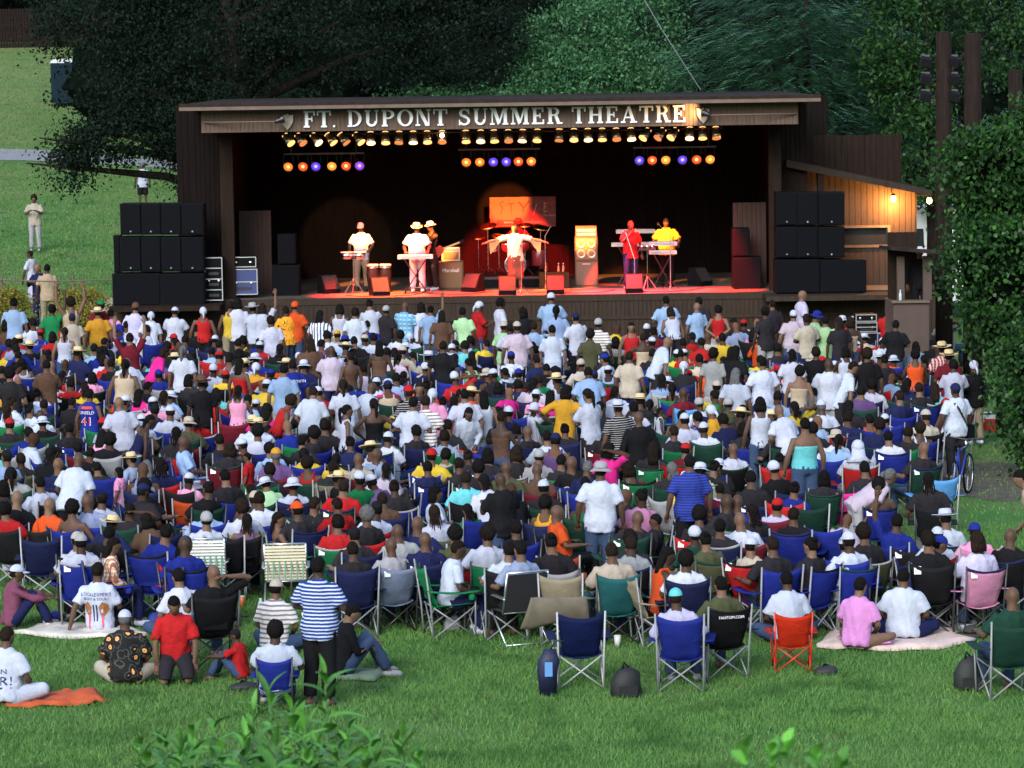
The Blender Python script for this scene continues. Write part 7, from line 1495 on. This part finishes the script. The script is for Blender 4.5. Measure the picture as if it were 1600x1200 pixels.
# ================================================================ foreground weeds near the camera
def leaf_mesh(L, w, curl):
    vs = []; n = 6
    for i in range(n+1):
        f = i/n; ww = w*math.sin(math.pi*min(1, f*.93+.07))**.8*(1-.25*f); x = L*f; z = curl*L*(f-.0)**2*-1+.12*L*f
        vs += [(x, -ww/2, z+.18*ww), (x, 0, z), (x, ww/2, z+.18*ww)]
    fs = []
    for i in range(n): a = 3*i; fs += [(a, a+1, a+4, a+3), (a+1, a+2, a+5, a+4)]
    b = MB(); b.add(vs, fs); return b.mesh('leaf', None, True)
wm = obj_mat('broad_weed_leaf', .5, .18, 12, .3, 30, .35)
LV = [leaf_mesh(.20, .055, c) for c in (.15, .5, .9)]; LB = [leaf_mesh(.12, .085, c) for c in (.1, .4)]
for m in LV+LB: m.materials.append(wm)
wr_ = random.Random(3); WEEDS = []
def weed(px, py, Y, h, label, broad=False, bright=1.0, n=None, lscale=1.0):
    top = W(px, py, Y); base_z = hill(top.x, Y); r = empty('weed_plant', (top.x, Y, base_z)); tag(r, label, 'plant', 'leafy weeds before the camera'); H = top.z-base_z; lean = V((wr_.uniform(-.06, .06), wr_.uniform(-.05, .05), 0))
    MB().tube([(0, 0, -.05), (lean.x*-.5, lean.y, H*.5), (0, 0, H*.97)], [.012, .009, .004], 6).build('stem', mat('weed_stem', (.05, .13, .03), .6) if 'weed_stem' not in bpy.data.materials else bpy.data.materials['weed_stem'], r, True)
    n = n or int(h/.030); z = H; a = wr_.uniform(0, 6)
    for k in range(n):
        f = k/n; zz_ = H-h*f; up = R(-68+62*min(1, f*1.6)); a += 2.4 if k else 0; s = ((.60+.42*min(1, f*2))*wr_.uniform(.65, 1.3) if not broad else wr_.uniform(.55, 1.0))*lscale
        g_ = wr_.uniform(.45, 1.3)*bright; me = wr_.choice(LB if broad else LV)
        o = link('leaf', me, r, (0, 0, zz_), (.072*g_, .235*g_, .028*g_), (wr_.uniform(-.3, .3), up, a)); o.scale = (s, s, s)
for i, (px, py, Y, h, lab) in enumerate([(508, 1058, 15.5, .62, 'tallest leafy weed before the striped shirt'), (421, 1082, 15.8, .55, 'second tallest leafy weed left of the tallest one'), (395, 1110, 15.2, .45, 'leafy weed in front of the low blue chair'), (455, 1108, 15.0, .45, 'leafy weed between the two tallest weeds'), (545, 1120, 15.6, .42, 'leafy weed right of the tallest one'), (335, 1128, 15.6, .40, 'leafy weed left of the low blue chair'), (300, 1150, 15.0, .36, 'leafy weed at the left of the clump'), (580, 1150, 15.2, .34, 'leafy weed at the right of the clump'), (475, 1140, 14.6, .40, 'leafy weed low in the middle of the clump'), (380, 1150, 14.6, .38, 'leafy weed low left of the middle of the clump'), (530, 1160, 14.5, .34, 'leafy weed low right of the middle of the clump'), (430, 1165, 14.3, .34, 'leafy weed at the bottom edge in the middle of the clump')]): weed(px, py, Y, h, lab)
for i, (px, py, Y, lab) in enumerate([(250, 1150, 15.4, 'broad leaved weed at the left end of the clump'), (215, 1168, 15.2, 'broad leaved weed lowest at the left end of the clump'), (620, 1158, 15.6, 'broad leaved weed at the right end of the clump'), (655, 1178, 15.4, 'broad leaved weed lowest at the right end of the clump'), (345, 1172, 14.4, 'broad leaved weed at the bottom left of the clump'), (480, 1180, 14.0, 'broad leaved weed at the bottom of the clump'), (570, 1182, 14.2, 'broad leaved weed at the bottom right of the clump'), (1165, 1165, 11.5, 'bright broad leaved weed leftmost in the lower right group'), (1205, 1168, 11.5, 'bright broad leaved weed second in the lower right group'), (1228, 1156, 11.5, 'bright broad leaved weed tallest in the lower right group'), (1275, 1174, 11.8, 'bright broad leaved weed fourth in the lower right group'), (1315, 1182, 11.8, 'bright broad leaved weed rightmost in the lower right group')]): weed(px, py+(8 if px > 1000 else 0), Y if px < 1000 else 9.0, .26 if px < 1000 else .14, lab, True, 1.4 if px > 1000 else 1.0, 14, .62 if px > 1000 else .72)
ON = ['first', 'second', 'third', 'fourth', 'fifth', 'sixth', 'seventh', 'eighth', 'ninth', 'tenth', 'eleventh', 'twelfth', 'thirteenth', 'fourteenth', 'fifteenth', 'sixteenth', 'seventeenth', 'eighteenth']
for k, px in enumerate(sorted(wr_.uniform(225, 630) for _ in range(18))):
    py = wr_.uniform(1130, 1180)+abs(px-440)*.06
    weed(px, min(py, 1190), wr_.uniform(14.2, 15.8), .30, 'low leafy weed at the foot of the clump, %s from the left' % ON[k], wr_.random() < .3, 1.0, 17, .78)
# small belongings set down among the chairs
lw = random.Random(21); small = []
for k in range(26):
    px, py = lw.uniform(60, 1540), lw.uniform(880, 985); g = WZ(px, py, 0)
    if min((a_-g.x)**2+(b_-g.y)**2 for a_, b_ in PLACED) < .10: continue
    kind = lw.choice(['cup', 'bottle', 'bag', 'bag', 'box']); cn = lw.choice(['red', 'white', 'blue', 'black', 'green', 'navy', 'white', 'grey']); col = CLR[cn]
    if kind == 'bag':
        r = bag(None, px, py, lw.uniform(.22, .34), lw.uniform(.14, .3), .2, col, 'bag', strap=lw.random() < .5, rz=lw.uniform(0, 3), lump=.4)
    elif kind == 'box':
        r = empty('lunch_box', (g.x, g.y, 0), lw.uniform(0, 3)); MB().bx(-.14, .14, -.1, .1, 0, .17).build('box', mat('lunch_%d' % k, col, .6), r); MB().bx(-.145, .145, -.105, .105, .172, .21).build('lid', wht, r); r['category'] = 'box'
    else:
        r = empty(kind, (g.x, g.y, 0)); h_ = .12 if kind == 'cup' else .22; MB().lathe([(.034, 0), (.042, h_*.7), (.040 if kind == 'cup' else .016, h_)], 10).build('side', mat('%s_%d' % (kind, k), col, .35), r, True); MB().lathe([(.041 if kind == 'cup' else .018, h_), (.043 if kind == 'cup' else .018, h_+.015), (.01, h_+.016)], 10).build('lid', wht, r, True); r['category'] = kind
    small.append((r, '%s %s on the grass' % (cn, {'box': 'lunch box'}.get(kind, kind)), px, py)); r['group'] = 'belongings on the grass'
uniq(small)
bpy.data.scenes.remove(TMP)
